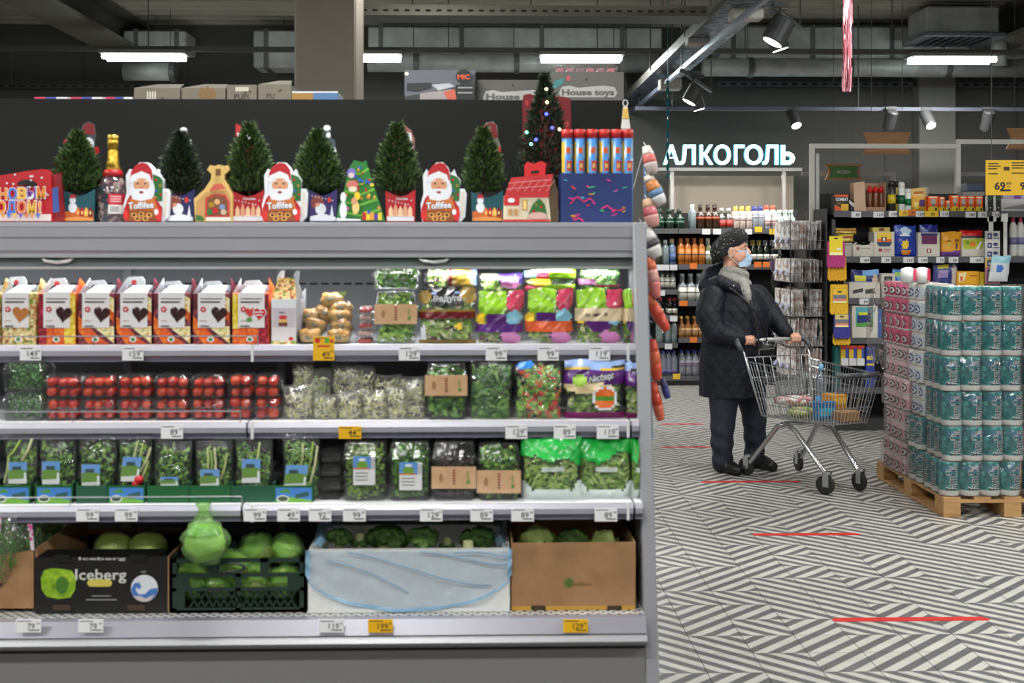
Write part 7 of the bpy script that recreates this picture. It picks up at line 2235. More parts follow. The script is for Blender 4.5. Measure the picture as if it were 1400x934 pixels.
gpouch('clear_pouch', 'clear grey pouch behind the orange refill pouch', 1258, 256, 1271, 288.5, lambda u, v: C(160, 170, 168, .3), .1, .02, 102)
bulb = [(1269, 1283, 268, 'wide twin, first from left'), (1284, 1292, 269, 'second from left'), (1293, 1300, 274, 'shortest one'), (1300.5, 1311, 267, 'fourth from left'), (1312, 1322, 268, 'fifth from left'), (1322.5, 1332.5, 268, 'sixth from left'), (1333.5, 1344, 268, 'rightmost one')]
for x0, x1, y0, lb in bulb:
 c = (x0 + x1) / 2
 w = x1 - x0
 gbox('bulb_box', 'orange light bulb box, %s in the row' % lb, 'bulb box', x0, y0, x1, 289, .03, .06, C(232, 92, 28, .4), [('p', [(x0, 289), (x0, 284), (c, 281), (x1, 284), (x1, 289)], C(232, 200, 40)), ('e', c, y0 + 8, w * .28, 4.4, C(170, 166, 160)), ('r', c - w * .12, y0 + 11, c + w * .12, y0 + 15, C(120, 116, 112)), ('r', x0 + 1.5, y0 + 1, x1 - 1.5, y0 + 3, C(246, 226, 200)), ('r', c + w * .15, 284, c + w * .35, 288, BLACK)], 'bulb boxes')
for i, x in enumerate((1347, 1358)):
 gbox('black_box', 'black and white box with a green ring, %s of two' % ('left', 'right')[i], 'box', x, 267, x + 10, 289, .03, .07, C(26, 28, 28, .4), [('p', [(x, 289), (x, 269), (x + 3, 267), (x + 4, 289)], C(206, 208, 206)), ('e', x + 6.5, 271, 2.6, 2.4, C(60, 120, 60)), ('e', x + 6.5, 271, 1.8, 1.6, C(26, 28, 28)), ('r', x + 6, 283, x + 8, 285, C(200, 200, 200))], 'black boxes with green ring')
gbox('white_carton', 'pale carton with violet tops showing at the right picture edge', 'carton', 1369, 272, 1420, 289, .02, .2, C(196, 196, 198, .5), [('p', [(1372, 284), (1420, 276), (1420, 286), (1372, 286)], C(130, 130, 134))])
gbox('violet_pack', 'row of violet and white packs behind the pale carton', 'package', 1371, 266, 1418, 289, .25, .1, C(190, 170, 206, .4), [('r', 1386, 266, 1396, 272, C(130, 70, 170)), ('r', 1402, 266, 1418, 272, C(150, 80, 180))])
gbox('foil_pack', 'silvery blue pack stacked high behind the bulb boxes', 'package', 1322, 250, 1346, 262, .25, .14, C(90, 104, 124, .2, .5), (), bevel=.008)
gbox('grey_pack', 'low grey pack under the silvery blue one', 'package', 1317, 262, 1346, 289, .25, .14, C(150, 150, 148, .5), ())
# second shelf
W2 = C(206, 200, 190, .6)
gbox('torn_carton', 'pale carton with a torn open front, second household shelf', 'carton', 1166, 334, 1195, 351, .03, .16, W2, [('r', 1171, 338, 1175, 342, C(150, 70, 60)), ('r', 1177, 339, 1190, 340.4, C(160, 150, 140)), ('p', [(1166, 334), (1170, 331), (1175, 335), (1181, 331), (1187, 335), (1192, 330), (1195, 334)], W2)])
gbox('side_carton', 'pale carton at the corner of the second household shelf', 'carton', 1142, 332, 1165, 351, .05, .16, C(190, 184, 174, .6), [('r', 1144, 334, 1163, 336, C(150, 140, 130))])
for i, (x0, y0, x1, y1) in enumerate(((1144, 312, 1172, 320), (1146, 320, 1168, 331))):
 gpouch('snack_bag', 'small yellow and red striped bag lying on the corner carton, %s' % ('upper', 'lower')[i], x0, y0, x1, y1, pick([('r', (0, .3, 1, .5), C(170, 60, 50, .4)), ('r', (.3, .6, .7, .9), C(240, 220, 120, .4))], C(206, 180, 80, .4)), .08 - i * .04, .03, 110 + i)
gbox('display_carton', 'white display carton showing a yellow pack, second household shelf', 'carton', 1195, 317, 1223, 351, .02, .15, W2, [('p', [(1199, 318), (1199, 332), (1202, 337), (1216, 337), (1219, 332), (1219, 318)], C(232, 196, 60)), ('p', [(1199, 331), (1219, 331), (1219, 333), (1216, 337), (1202, 337), (1199, 333)], C(30, 60, 90)), ('r', 1199, 327, 1219, 331, C(226, 110, 40)), ('r', 1205, 324, 1212, 330, C(110, 30, 30)), ('r', 1207, 325, 1210, 329, SNOW), ('r', 1201, 340, 1206, 344, C(150, 50, 46)), ('r', 1208, 340.5, 1218, 342, C(190, 110, 100)), ('r', 1208, 343, 1216, 344, C(190, 110, 100))])
gbox('yellow_pack', 'yellow pack peeking above the white display carton', 'package', 1193, 311, 1217, 318, .06, .08, C(196, 180, 90, .4), [('r', 1202, 312, 1209, 316, C(120, 60, 50))])
gpouch('glove_pack', 'blue pack picturing a yellow glove, second household shelf', 1224, 308, 1254, 350.5, pick([('e', (.5, .18, .26, .12), C(190, 214, 236, .4)), ('e', (.45, .32, .22, .05), SNOW), ('e', (.46, .64, .16, .13), YEL), ('r', (.33, .5, .38, .62), YEL), ('r', (.42, .47, .46, .62), YEL), ('r', (.5, .47, .54, .62), YEL), ('r', (.57, .5, .61, .62), YEL), ('e', (.5, .86, .24, .08), C(232, 150, 40, .4)), ('r', (.62, .84, .74, .92), C(206, 50, 40, .4))], C(30, 60, 160, .3, 0, .4)), .03, .03, 103)
gbox('display_carton', 'white display carton with violet and blue packs, second household shelf', 'carton', 1255, 318, 1285, 351, .02, .15, W2, [('r', 1260, 321, 1281, 334, C(110, 36, 90)), ('r', 1259, 319, 1282, 322, C(40, 44, 110)), ('r', 1267, 340, 1273, 346, C(150, 50, 56)), ('r', 1269, 341, 1271, 345, SNOW)])
gpouch('blue_pouch', 'dark blue pouch standing inside the white display carton', 1258, 307, 1283, 340, lambda u, v: C(32, 40, 120, .3, 0, .4) if (int(u * 9) + int(v * 9)) % 5 else C(90, 110, 190, .3), .06, .025, 104)
gpouch('orange_pouch', 'orange pouch with violet foot, second household shelf', 1288, 317, 1316, 350.5, pick([('h', (-10, 0), OR), ('e', (.2, 1.0, .5, .22), C(130, 80, 160, .4)), ('e', (.8, 1.0, .5, .26), C(130, 80, 160, .4)), ('r', (.6, .3, .85, .42), C(150, 90, 60, .4)), ('r', (.65, .46, .8, .7), C(90, 80, 84, .4)), ('r', (.2, .35, .45, .42), C(120, 70, 20, .4)), ('e', (.35, .5, .1, .06), C(190, 206, 80, .4))], C(228, 160, 40, .4)), .03, .03, 105)
gbox('sponge_box', 'pale box with a lime and red pouch face, second household shelf', 'box', 1315, 326, 1347, 351, .02, .12, W2, [('p', [(1316, 328), (1344, 326), (1343, 340), (1318, 341)], C(176, 190, 50)), ('e', 1330, 334, 4, 4, C(226, 130, 40)), ('p', [(1334, 341), (1340, 330), (1343, 330), (1338, 341)], SNOW), ('e', 1323, 332, 2.5, 3, C(110, 160, 40))])
gpouch('red_pouch', 'red topped pouch behind the lime one', 1313, 315, 1345, 330, pick([('r', (0, 0, 1, .5), C(206, 30, 34, .3, 0, .4)), ('r', (0, .5, 1, .7), C(60, 60, 70, .4))], C(190, 200, 60, .4)), .06, .03, 106)
# clip strip of small goods and a white price arm
YF = YN - .06
r = thing('clip_strip', at(1358, 388, YF), 'white clip strip of small blue-print packets in front of the shelf', 'clip strip')
MB().trace([(1352, 318), (1352, 297), (1350, 297), (1350, 303), (1362, 303), (1362, 297), (1358, 295), (1358, 318)], YF, .004, C(214, 212, 206, .5)).build('hanger_head', r)
for i, (y0, y1) in enumerate(((316, 329), (329, 341), (341, 353), (353, 366), (366, 388))):
 o = MB().trace(rect(1347, y0, 1367, y1), YF - .002, .008, (C(196, 194, 190, .5), C(206, 204, 200, .5))[i % 2] if i < 3 else (C(206, 170, 100, .5) if i == 3 else C(180, 120, 130, .5))).build('packet', r)
 q = PR(YF - .002)
 q.p(rect(1350, y0 + 3, 1356, y1 - 2), C(40, 50, 110)).p(rect(1351.5, y0 + 5, 1354, y1 - 4), C(196, 200, 214)).e(1361, y0 + 5, 3.6, 2.4, C(50, 60, 100), 10).p(rect(1358, y0 + 9, 1366, y0 + 10.4), C(70, 76, 110))
 q.build(o)
r = thing('price_flag', at(1374, 345, YF), 'slim white price arm with square head right of the clip strip', 'price arm')
MB().trace(rect(1372, 303, 1377, 372), YF, .006, C(206, 206, 204, .5)).build('arm', r)
MB().trace(rect(1369, 292, 1378, 303), YF - .004, .006, C(222, 222, 220, .5)).build('head', r)
for i, x in enumerate((1385, 1395, 1405)):
 Y = YN + .06
 p_ = at(x, 351, Y)
 r = thing('bleach_bottle', (p_.x, Y, zN(351) + .001), 'white bleach bottle with pink cap, %s' % ('leftmost', 'middle one', 'at the picture edge')[i], 'bottle', 'bleach bottles')
 MB().lathe([(.028, 0), (.032, .01), (.032, .22), (.028, .26), (.014, .29)], (p_.x, Y, zN(351) + .001), C(206, 206, 204, .35), 14).build('body', r, smooth=True)
 MB().lathe([(.016, .285), (.017, .345), (.012, .352)], (p_.x, Y, zN(351) + .001), C(206, 70, 110, .4), 12).build('cap', r, smooth=True)
 MB().lathe([(.0325, .1), (.0325, .16)], (p_.x, Y, zN(351) + .001), C(120, 120, 160, .4), 14).build('label_wrap', r, smooth=True)
r = thing('hanging_pouch', at(1365, 388, YF - .05), 'pale blue and white pouch leaning on top of the paper packs', 'pouch')
f_, b2 = bag_fn(at(1352, 0, YF - .05).x, at(1378, 0, YF - .05).x, at(0, 386, YF - .05).z, at(0, 350, YF - .05).z, YF - .06, .02, 120, .0, .003)
MB().grid(lambda u, v: (f_(u, v)[0] + .03 * v, f_(u, v)[1], f_(u, v)[2]), 14, 14, None, lambda u, v: C(140, 196, 214, .3) if v > .72 else (C(70, 120, 200, .3) if (u - .45) ** 2 + (v - .5) ** 2 < .03 else C(214, 216, 220, .3))).grid(lambda u, v: (b2(1 - u, v)[0] + .03 * v, b2(1 - u, v)[1], b2(1 - u, v)[2]), 6, 6, C(200, 204, 210, .3)).build('pouch_film', r, smooth=True)
# third and fourth shelf
gbox('display_carton', 'white display carton of blue cloth packs, third household shelf', 'carton', 1161, 386, 1203, 408, .02, .16, W2, [('p', [(1166, 397), (1180, 394), (1180, 399), (1166, 402)], C(60, 60, 56)), ('p', [(1183, 396), (1196, 394), (1196, 401), (1183, 402)], C(70, 70, 64))])
gpouch('cloth_pack', 'navy and yellow cloth pack in the white display carton', 1165, 369, 1203, 404, pick([('r', (.1, .2, .5, .38), C(214, 206, 50, .4)), ('r', (.4, 0, 1, .2), C(120, 170, 226, .4)), ('r', (.0, .42, .7, .6), C(90, 110, 180, .4)), ('e', (.86, .4, .12, .25), C(206, 180, 160, .4))], C(36, 44, 110, .35)), .05, .03, 107)
gbox('dark_pack', 'white carton with a dark pack window, third household shelf', 'carton', 1205, 374, 1224, 408, .03, .14, W2, [('r', 1209, 378, 1220, 394, C(44, 44, 46)), ('e', 1214.5, 384, 4, 4, C(110, 110, 112)), ('r', 1210, 396, 1219, 400, C(90, 90, 92))])
gpouch('cloth_pack', 'light blue pack right of the dark pack window', 1222, 368, 1246, 407.5, pick([('r', (.1, .1, .9, .25), C(150, 190, 60, .4))], C(70, 130, 200, .35)), .06, .03, 108)
gpouch('cloth_pack', 'lime edged pack above the paper packs', 1246, 374, 1274, 407.5, pick([('r', (0, 0, 1, .2), C(176, 200, 60, .4))], C(120, 140, 60, .35)), .08, .03, 109)
gpouch('cloth_pack', 'navy pack with yellow label, third household shelf', 1277, 357, 1311, 407.5, pick([('r', (.18, .08, .62, .2), C(226, 210, 60, .4)), ('r', (.15, .25, .55, .45), C(150, 130, 180, .4)), ('h', (.04, 0), C(120, 160, 220, .4)), ('e', (.85, .4, .14, .3), C(196, 184, 176, .4))], C(46, 52, 120, .35)), .04, .035, 111)
gbox('yellow_box', 'orange and yellow box on the third household shelf', 'box', 1309, 371, 1339, 408, .03, .14, C(232, 170, 30, .4), [('p', [(1310, 374), (1322, 372), (1318, 384), (1311, 386)], C(246, 226, 170)), ('r', 1313, 378, 1316, 384, C(222, 70, 30)), ('r', 1326, 376, 1336, 378, C(180, 100, 30))])
gbox('yellow_box', 'narrow yellow box beside the orange and yellow one', 'box', 1340, 372, 1346, 408, .03, .14, C(222, 190, 50, .4), ())
gbox('pad_display', 'white display carton with a teal pad in its window, fourth household shelf', 'carton', 1165, 418, 1200, 462, .0, .16, W2, [('r', 1170, 420, 1194, 447, C(80, 160, 170)), ('p', [(1171, 440), (1180, 430), (1194, 434), (1194, 447), (1171, 447)], C(90, 150, 70)), ('p', [(1172, 430), (1192, 427), (1190, 440), (1172, 442)], C(30, 50, 110)), ('r', 1174, 427, 1186, 431, C(206, 210, 50))])
gbox('blue_box', 'blue box beside the teal pad carton', 'box', 1200, 422, 1206, 462, .05, .1, C(50, 90, 170, .4), ())
for i, x in enumerate((1150, 1161, 1172)):
 gbox('sponge_pack', 'red-topped yellow and blue pack, %s on the low shelf' % ('left', 'middle', 'right')[i], 'package', x, 473, x + 10, 500, -.02, .06, C(206, 170, 50, .4), [('r', x, 473, x + 10, 478, C(190, 36, 36)), ('r', x + 6, 476, x + 10, 492, C(40, 70, 150)), ('r', x, 490, x + 10, 500, C(206, 206, 206))], 'red-topped packs')
gbox('teal_box', 'dark teal box left of the red-topped packs', 'box', 1141, 474, 1149, 530, .0, .08, C(20, 84, 84, .4), ())
gbox('navy_box', 'navy and yellow box right of the red-topped packs', 'box', 1184, 474, 1196, 530, .0, .08, C(36, 60, 140, .4), [('r', 1185, 487, 1193, 492, C(220, 190, 50)), ('r', 1185, 497, 1195, 500, C(206, 180, 60))])
r = thing('black_bag', at(1180, 473, YN + .02), 'black plastic bag lying on the fourth household shelf', 'bag')
m_ = MB()
lump(m_, at(1180, 467, YN + .1), (.13, .08, .045), C(18, 18, 20, .3), 9, .25, 2, 18, 12)
m_.build('film', r, smooth=True)
# ------------------------------------------------------------------ glove strip at the gondola corner
YV = YN - .12
r = thing('hanging_strip', at(1147, 475, YV), 'black strip of household gloves hanging at the shelf corner', 'clip strip')
MB().trace([(1143, 322), (1147, 322), (1152, 472), (1148, 472)], YV + .03, .003, BLACK).build('strip', r)
MB().box(at(1143, 0, YV).x, YV + .028, zN(324), at(1147, 0, YV).x, YN + .001, zN(320), C(60, 60, 62, .5)).build('arm', r)
MB().box(at(1143, 0, YV).x, YN - .014, zN(324), at(1147, 0, YV).x, YN + .01, zN(300), C(60, 60, 62, .5)).build('arm_bracket', r)
def glove(label, x0, y0, x1, y1, col, card, seed, dy=0.0, fingers=5):
 Y = YV - dy
 g = thing('household_gloves', at((x0 + x1) / 2, y1, Y), label, 'gloves', 'gloves on the hanging strip')
 rub = noisy('rubber_%d_%d_%d' % col, [(.35, tuple(int(c * .82) for c in col)), (.65, col)], 90, .55, bump=.6, bscale=140)
 w = x1 - x0
 m_ = MB()
 pts = [(x0, y0), (x1, y0), (x1 + 1, y1 - 6)] + [(x1 - (k + .5) * w / fingers + s_ * w / fingers * .42, y1 - (1 - abs(s_)) * 2 - (4 if s_ else 0)) for k in range(fingers) for s_ in (1, 0, -1)] + [(x0 - 1, y1 - 6)]
 m_.trace(pts, Y, .022, rub)
 m_.build('glove_pair', g, bevel=.004)
 MB().tube([at((x0 + x1) / 2, y0 + 4, Y + .015), at(1145 + (y0 - 322) * .033, y0 + 2, YV + .032)], .003, BLACK, 6).build('hook', g)
 if card:
  cx0, cy0, cx1, cy1, cc = card
  o = MB().trace(rect(cx0, cy0, cx1, cy1), Y - .004, .003, C(*cc, .45)).build('header_card', g)
  q_ = PR(Y - .004)
  q_.e((cx0 + cx1) / 2, cy0 + 3, 3.4, 1.2, C(60, 50, 20), 10).p(rect(cx1 - 8, (cy0 + cy1) / 2 + 3, cx1 - 2, (cy0 + cy1) / 2 + 6), C(226, 226, 216)).p(rect(cx0, cy1 - 4, cx1, cy1), C(246, 240, 170))
  if cc[0] < 235: q_.p(rect(cx0, cy0 + (cy1 - cy0) * .4, cx1, cy0 + (cy1 - cy0) * .7), C(110, 110, 120)).p(rect(cx0, cy0 + (cy1 - cy0) * .7, cx1, cy1 - 2), C(214, 130, 110))
  q_.build(o)
glove('magenta household gloves with a yellow card, top of the strip', 1132, 330, 1155, 369, (196, 50, 130), (1134, 323, 1152, 349, (240, 216, 40)), 1, .05)
glove('orange-yellow gloves showing under the magenta pair', 1133, 352, 1157, 387, (240, 176, 20), None, 2, .02)
glove('yellow gloves with a picture card in the middle of the strip', 1136, 389, 1159, 433, (240, 190, 30), (1139, 396, 1157, 414, (226, 186, 60)), 3, .05)
glove('blue gloves with a picture card low on the strip', 1141, 430, 1162, 466, (54, 50, 150), (1142, 430, 1160, 447, (206, 190, 120)), 4, .05)
glove('yellow gloves at the bottom of the strip', 1140, 455, 1162, 475, (240, 184, 30), None, 5, .02)
# ------------------------------------------------------------------ hosiery packets on wire racks at the gondola end
rk = thing('wire_rack', (XG - .2, YN + .35, .3), 'wire racks of hosiery packets on the end of the household shelves', 'rack')
wm = C(150, 152, 156, .3, .7)
MB().box(XG - .34, YN + .1, .35, XG - .334, YN + .106, zN(290), dk).build('corner_post', rk)
MB().box(XG - .34, YN + .75, .35, XG - .334, YN + .756, zN(290), dk).build('corner_post', rk)
MB().box(XG - .045, YN + .08, .2, XG - .032, YN + .78, zN(285), C(54, 54, 56, .6)).build('back_board', rk)
tiers = [(300, 340), (352, 384), (393, 430), (431, 470), (472, 512)]
pk_m = [noisy('packet_a', [(.38, (240, 238, 236)), (.47, (176, 136, 120)), (.54, (244, 242, 240))], 14, .35), noisy('packet_b', [(.4, (244, 244, 246)), (.55, (150, 130, 126)), (.58, (232, 230, 228))], 18, .35), noisy('packet_c', [(.4, (70, 66, 66)), (.55, (190, 186, 184))], 12, .35)]
proto_p = []
for k, m0 in enumerate(pk_m):
 b = MB().box(-.0022, -.055, 0, .0022, .055, .19, m0)
 o = b.build('hosiery_packet', origin=(0, 0, 0))
 proto_p.append(o)
pused = [False] * 3
rq = random.Random(21)
for ti, (y0, y1) in enumerate(tiers):
 z1, z0 = at(1110, y0, YN + .3).z, at(1110, y1, YN + .3).z
 for yy in (YN + .12, YN + .74):
  MB().tube([(XG - .04, yy, z0 - .005), (XG - .34, yy, z0 - .005), (XG - .34, yy, z0 + .07), (XG - .04, yy, z0 + .07)], .003, wm, 6).build('side_wire', rk)
 MB().tube([(XG - .34, YN + .12, z0 + .07), (XG - .34, YN + .74, z0 + .07)], .003, wm, 6).build('front_wire', rk)
 MB().tube([(XG - .34, YN + .12, z0 - .005), (XG - .34, YN + .74, z0 - .005)], .003, wm, 6).build('front_wire', rk)
 MB().box(XG - .33, YN + .12, z0 - .012, XG - .046, YN + .74, z0 - .008, dk).build('rack_floor', rk)
 for c in range(3):
  yy = YN + .2 + c * .2
  for k in range(10):
   x = XG - .075 - k * .027 + rq.uniform(-.004, .004)
   kk = rq.choice((0, 0, 1, 1, 2)) if k < 7 else rq.choice((0, 1))
   o = proto_p[kk]
   if pused[kk]:
    o = o.copy(); COL.objects.link(o)
   pused[kk] = True
   o.location = (x, yy + rq.uniform(-.012, .012), z0 - .007)
   o.rotation_euler = (0, rq.uniform(-.06, .10), rq.uniform(.0, .35))
   o.scale = (1, 1.2, (z1 - z0) / .19 * rq.uniform(.9, 1.0))
   tag(o, 'hosiery packet, %s tier, %s column, %s from the shelf end' % (('top', 'second', 'third', 'fourth', 'lowest')[ti], ('near', 'middle', 'far')[c], (ordn + ('eighth', 'ninth', 'tenth'))[k]), 'packet', 'hosiery packets, %s tier' % ('top', 'second', 'third', 'fourth', 'lowest')[ti])
 for k in range(3):
  p_ = (XG - .345, YN + .2 + k * .2, z0 + .075)
  MB().obox(p_, (.012, 0, .02), (0, .04, 0), (.001, 0, .0), C(170, 176, 206, .4)).build('price_holder', rk)
# dark goods hanging left of the rack
for i, (x, y0, y1, hw, lb) in enumerate(((1074, 340, 392, 10, 'shiny black bag hanging left of the hosiery racks, upper'), (1066, 365, 398, 8, 'small black bag hanging left of the hosiery racks, lower'))):
 Y = YN + .75
 p0, p1 = at(x, y0, Y), at(x - 3, y1, Y)
 k = 1 / ppm(x, Y)
 r = thing('hanging_bag', (p1.x, Y, p1.z), lb, 'bag')
 n = 8
 m_ = MB()
 m_.tube([p0.lerp(p1, t / n) for t in range(n + 1)], [hw * k * (.3 + math.sin(math.pi * (.1 + .75 * t / n))) for t in range(n + 1)], noisy('black_plastic', [(.4, (14, 14, 16)), (.6, (26, 26, 28))], 20, .25, bump=.8, bscale=30), 14)
 m_.build('film', r, smooth=True)
 MB().tube([p0, (XG - .34, Y, p0.z + .02)], .003, wm, 6).build('hook', r)
r = thing('leaflet', at(1055, 385, YN + .8), 'pinkish folded leaflet hanging beside the sparkling wine', 'leaflet')
MB().trace([(1052, 356), (1062, 355), (1060, 370), (1056, 374), (1053, 366)], YN + .8, .004, C(206, 170, 206, .4)).build('sheet', r)
MB().tube([at(1057, 356, YN + .8), (XG - .34, YN + .78, at(1057, 350, YN + .8).z)], .002, wm, 5).build('wire', r)
# =================================================================== PALLET OF PAPER ROLLS
PX, PY = at(1290, 700, 7.06).x, 7.06
pw = noisy('pallet_wood', [(.3, (176, 132, 84)), (.7, (206, 164, 112))], 5, .75, stretch=(1, 6, 6))
pal = thing('pallet', (PX + .4, PY + .6, 0), 'pale wooden pallet under the stacked paper packs', 'pallet')
for x0, x1 in ((0, .10), (.35, .45), (.70, .80)):
 MB().box(PX + x0, PY, .0, PX + x1, PY + 1.2, .018, pw).build('bottom_board', pal, bevel=.002)
 for y0 in (0, .53, 1.06):
  MB().box(PX + x0, PY + y0, .018, PX + x1, PY + y0 + .14, .082, pw).build('block', pal, bevel=.002)
for y0 in (0, .53, 1.06):
 MB().box(PX, PY + y0, .082, PX + .8, PY + y0 + .14, .1, pw).build('stringer_board', pal, bevel=.002)
for k in range(5):
 MB().box(PX + k * .175, PY, .1, PX + k * .175 + .1, PY + 1.2, .118, pw).build('deck_board', pal, bevel=.002)
RR = .0575
def roll_proto(name, r, h, bands, word=None, wcol=None, badge=None):
 """paper roll: printed wrap in bands, a word running up it"""
 b = MB()
 pf, ms_ = [(r * .35, 0.0), (r * .96, .001)], [bands[0][1]]
 for f, m0 in bands:
  if len(pf) == 2: pf.append((r, .006)); ms_.append(bands[0][1])
  pf.append((r, h * f if f < 1 else h - .006)); ms_.append(m0)
 pf += [(r * .95, h), (r * .35, h), (r * .34, h - .02)]
 ms_ += [bands[-1][1], C(214, 206, 196, .8), C(150, 130, 110, .9)]
 b.lathe(pf, (0, 0, 0), None, 20, ms_)
 o = b.build(name, origin=(0, 0, 0), smooth=False)
 me = o.data
 me.polygons.foreach_set('use_smooth', [len(p_.vertices) == 4 for p_ in me.polygons])
 if word:
  for fat, col, rr_ in ((.03, C(236, 238, 236, .4), 1.045), (.0, wcol, 1.06)):
   vs_, fs_, tw = text_mesh(word, fat)
   k = h * .74 / tw
   P = []
   for x, y in vs_:
    a = R(-76) + (-(y - .3) * k * 1.5) / r
    P.append((r * rr_ * math.cos(a), r * rr_ * math.sin(a), h * .54 + x * k))
   b2 = MB().add(P, fs_, col)
   t_ = b2.build('lettering', origin=(0, 0, 0))
   t_.parent = o
 if badge:
  b2 = MB()
  for rr_, s_, col in ((1.02, .6, badge[0]), (1.04, .42, badge[1]), (1.06, .22, badge[0])):
   pts = ell(0, 0, r * s_, r * s_ * .8, 14)
   for a0 in (-100, 170):
    b2.add([(r * rr_ * math.cos(R(a0) + p_[0] / r), r * rr_ * math.sin(R(a0) + p_[0] / r), h * .45 + p_[1]) for p_ in pts + [(0, 0)]], [(14, i, (i + 1) % 14) for i in range(14)], col)
  t_ = b2.build('badge', origin=(0, 0, 0))
  t_.parent = o
 return o
teal = noisy('teal_print', [(.32, (6, 84, 92)), (.5, (16, 116, 116)), (.66, (90, 176, 174)), (.72, (20, 116, 120))], 30, .3, coat=.4)
teal2 = noisy('violet_teal_print', [(.35, (70, 90, 150)), (.6, (30, 112, 118))], 14, .3, coat=.4)
wrapw = C(222, 218, 214, .35)
protos = {'teal': roll_proto('paper_roll', RR, .196, ((.16, wrapw), (.70, teal), (.86, teal2), (1, teal)), 'familia', C(20, 26, 40, .4)),
          'blue': roll_proto('paper_roll', RR * .98, .098, ((.2, wrapw), (.8, C(206, 212, 222, .35)), (1, wrapw)), None, None, (C(60, 84, 140, .4), C(226, 228, 232, .4))),
          'pink': roll_proto('paper_roll', RR * .98, .098, ((.12, wrapw), (.7, C(214, 160, 172, .35)), (1, C(226, 196, 200, .35))), None, None, (C(70, 56, 66, .4), C(232, 226, 226, .4))),
          'rose': roll_proto('paper_roll', RR * .98, .098, ((.12, wrapw), (1, C(206, 70, 112, .35))), None, None, (C(60, 50, 60, .4), C(232, 222, 226, .4)))}
rfirst = {k: True for k in protos}
def put_roll(kind, loc, parent, rz=0.0):
 o = protos[kind]
 if rfirst[kind]:
  rfirst[kind] = False
 else:
  s_ = o
  o = s_.copy(); COL.objects.link(o)
  for ch in s_.children:
   c = ch.copy(); COL.objects.link(c); c.parent = o
 o.parent = parent
 o.location = Vector(loc) - OFF[parent.name]
 o.rotation_euler = (0, 0, rz)
wrapf = film('pack_wrap', (255, 255, 255), .04, .45, .02, .08, .8, 10)
lay = ('bottom', 'second', 'third', 'fourth', 'fifth', 'top')
rq = random.Random(31)
for L_ in range(6):
 z = .119 + L_ * .2
 dx, dy = rq.uniform(-.006, .012), rq.uniform(-.004, .006)
 for part_, x0, nx in (('left', 0.0, 4), ('right', .478, 3)):
  if part_ == 'right': dx += .004
  r = thing('towel_pack', (PX + x0 + dx + nx * RR, PY + .18, z), 'teal printed paper towel pack, %s layer, %s' % (lay[L_], 'at the front left corner' if part_ == 'left' else 'front right, running out of the picture'), 'paper pack', 'teal towel packs')
  for i in range(nx):
   for j in range(3):
    if j == 0 or (i == 0 and part_ == 'left'):
     put_roll('teal', (PX + x0 + dx + RR + .002 + i * .1165, PY + dy + RR + .004 + j * .1165, z + .001), r, rq.uniform(-.12, .12) + (-1.75 if j else (R(-14) if i == 0 else 0)))
  m_ = MB()
  shell(m_, PX + x0 + dx - .003, PY + dy - .003, z, PX + x0 + dx + nx * .1165 + .004, PY + dy + .353, z + .199, wrapf, .05)
  m_.build('wrap', r, smooth=True)
 for kind, y0, ny, nm, lb in (('blue', .375, 2, 'tissue_pack', 'white and blue toilet paper pack, %s layer, middle of the pallet side'), ('pink' if L_ < 4 else 'rose', .625, 4, 'tissue_pack', 'pink toilet paper pack, %s layer, at the far end of the pallet')):
  zz = z + (.0 if kind == 'blue' else -.0)
  if kind == 'blue' and L_ in (0, 1): kind = 'teal'
  jx = rq.uniform(-.012, .014)
  r = thing(nm, (PX + .12, PY + y0 + ny * RR, zz), lb % lay[L_] if kind != 'teal' else 'teal-printed paper pack, %s layer, middle of the pallet side' % lay[L_], 'paper pack', 'packs on the pallet side')
  for j in range(ny):
   for i in range(2):
    for k in range(1 if kind == 'teal' else 2):
     put_roll(kind, (PX + jx + RR + .004 + i * .1165, PY + y0 + RR + j * .1165 + .004, zz + .001 + k * .099), r, -1.3 + rq.uniform(-.2, .2))
  m_ = MB()
  shell(m_, PX + jx - .006, PY + y0, zz, PX + jx + .245, PY + y0 + ny * .1165 + .01, zz + .199, CLEARW, .04)
  m_.build('wrap', r, smooth=True)
for i, x in enumerate((1237, 1256)):
 Y = PY + .42
 r = thing('tissue_roll_pack', (at(x, 390, Y).x + .02, Y + .0, 1.319), 'white roll pack with a red strip on top of the pallet, %s' % ('left', 'right')[i], 'paper pack', 'white packs on top')
 c = OFF[r.name]
 MB().lathe([(.02, 0), (.042, .012), (.048, .05), (.04, .09), (.015, .1)], tuple(c), C(222, 222, 222, .4), 16).build('roll', r, smooth=True)
 m_ = MB()
 cyl_patch(m_, c.x, c.y, c.z + .02, c.z + .09, .0485, R(-70), R(-20), C(206, 60, 90, .4))
 m_.build('strip', r)
# loose film end
r = thing('film_scrap', (PX - .03, PY + 1.05, .8), 'crumpled loose stretch film hanging at the far corner of the stack', 'film')
m_ = MB()
lump(m_, (PX - .02, PY + 1.1, 1.0), (.07, .06, .22), CLEARW, 3, .4, 2.5, 18, 14)
m_.build('film', r, smooth=True)
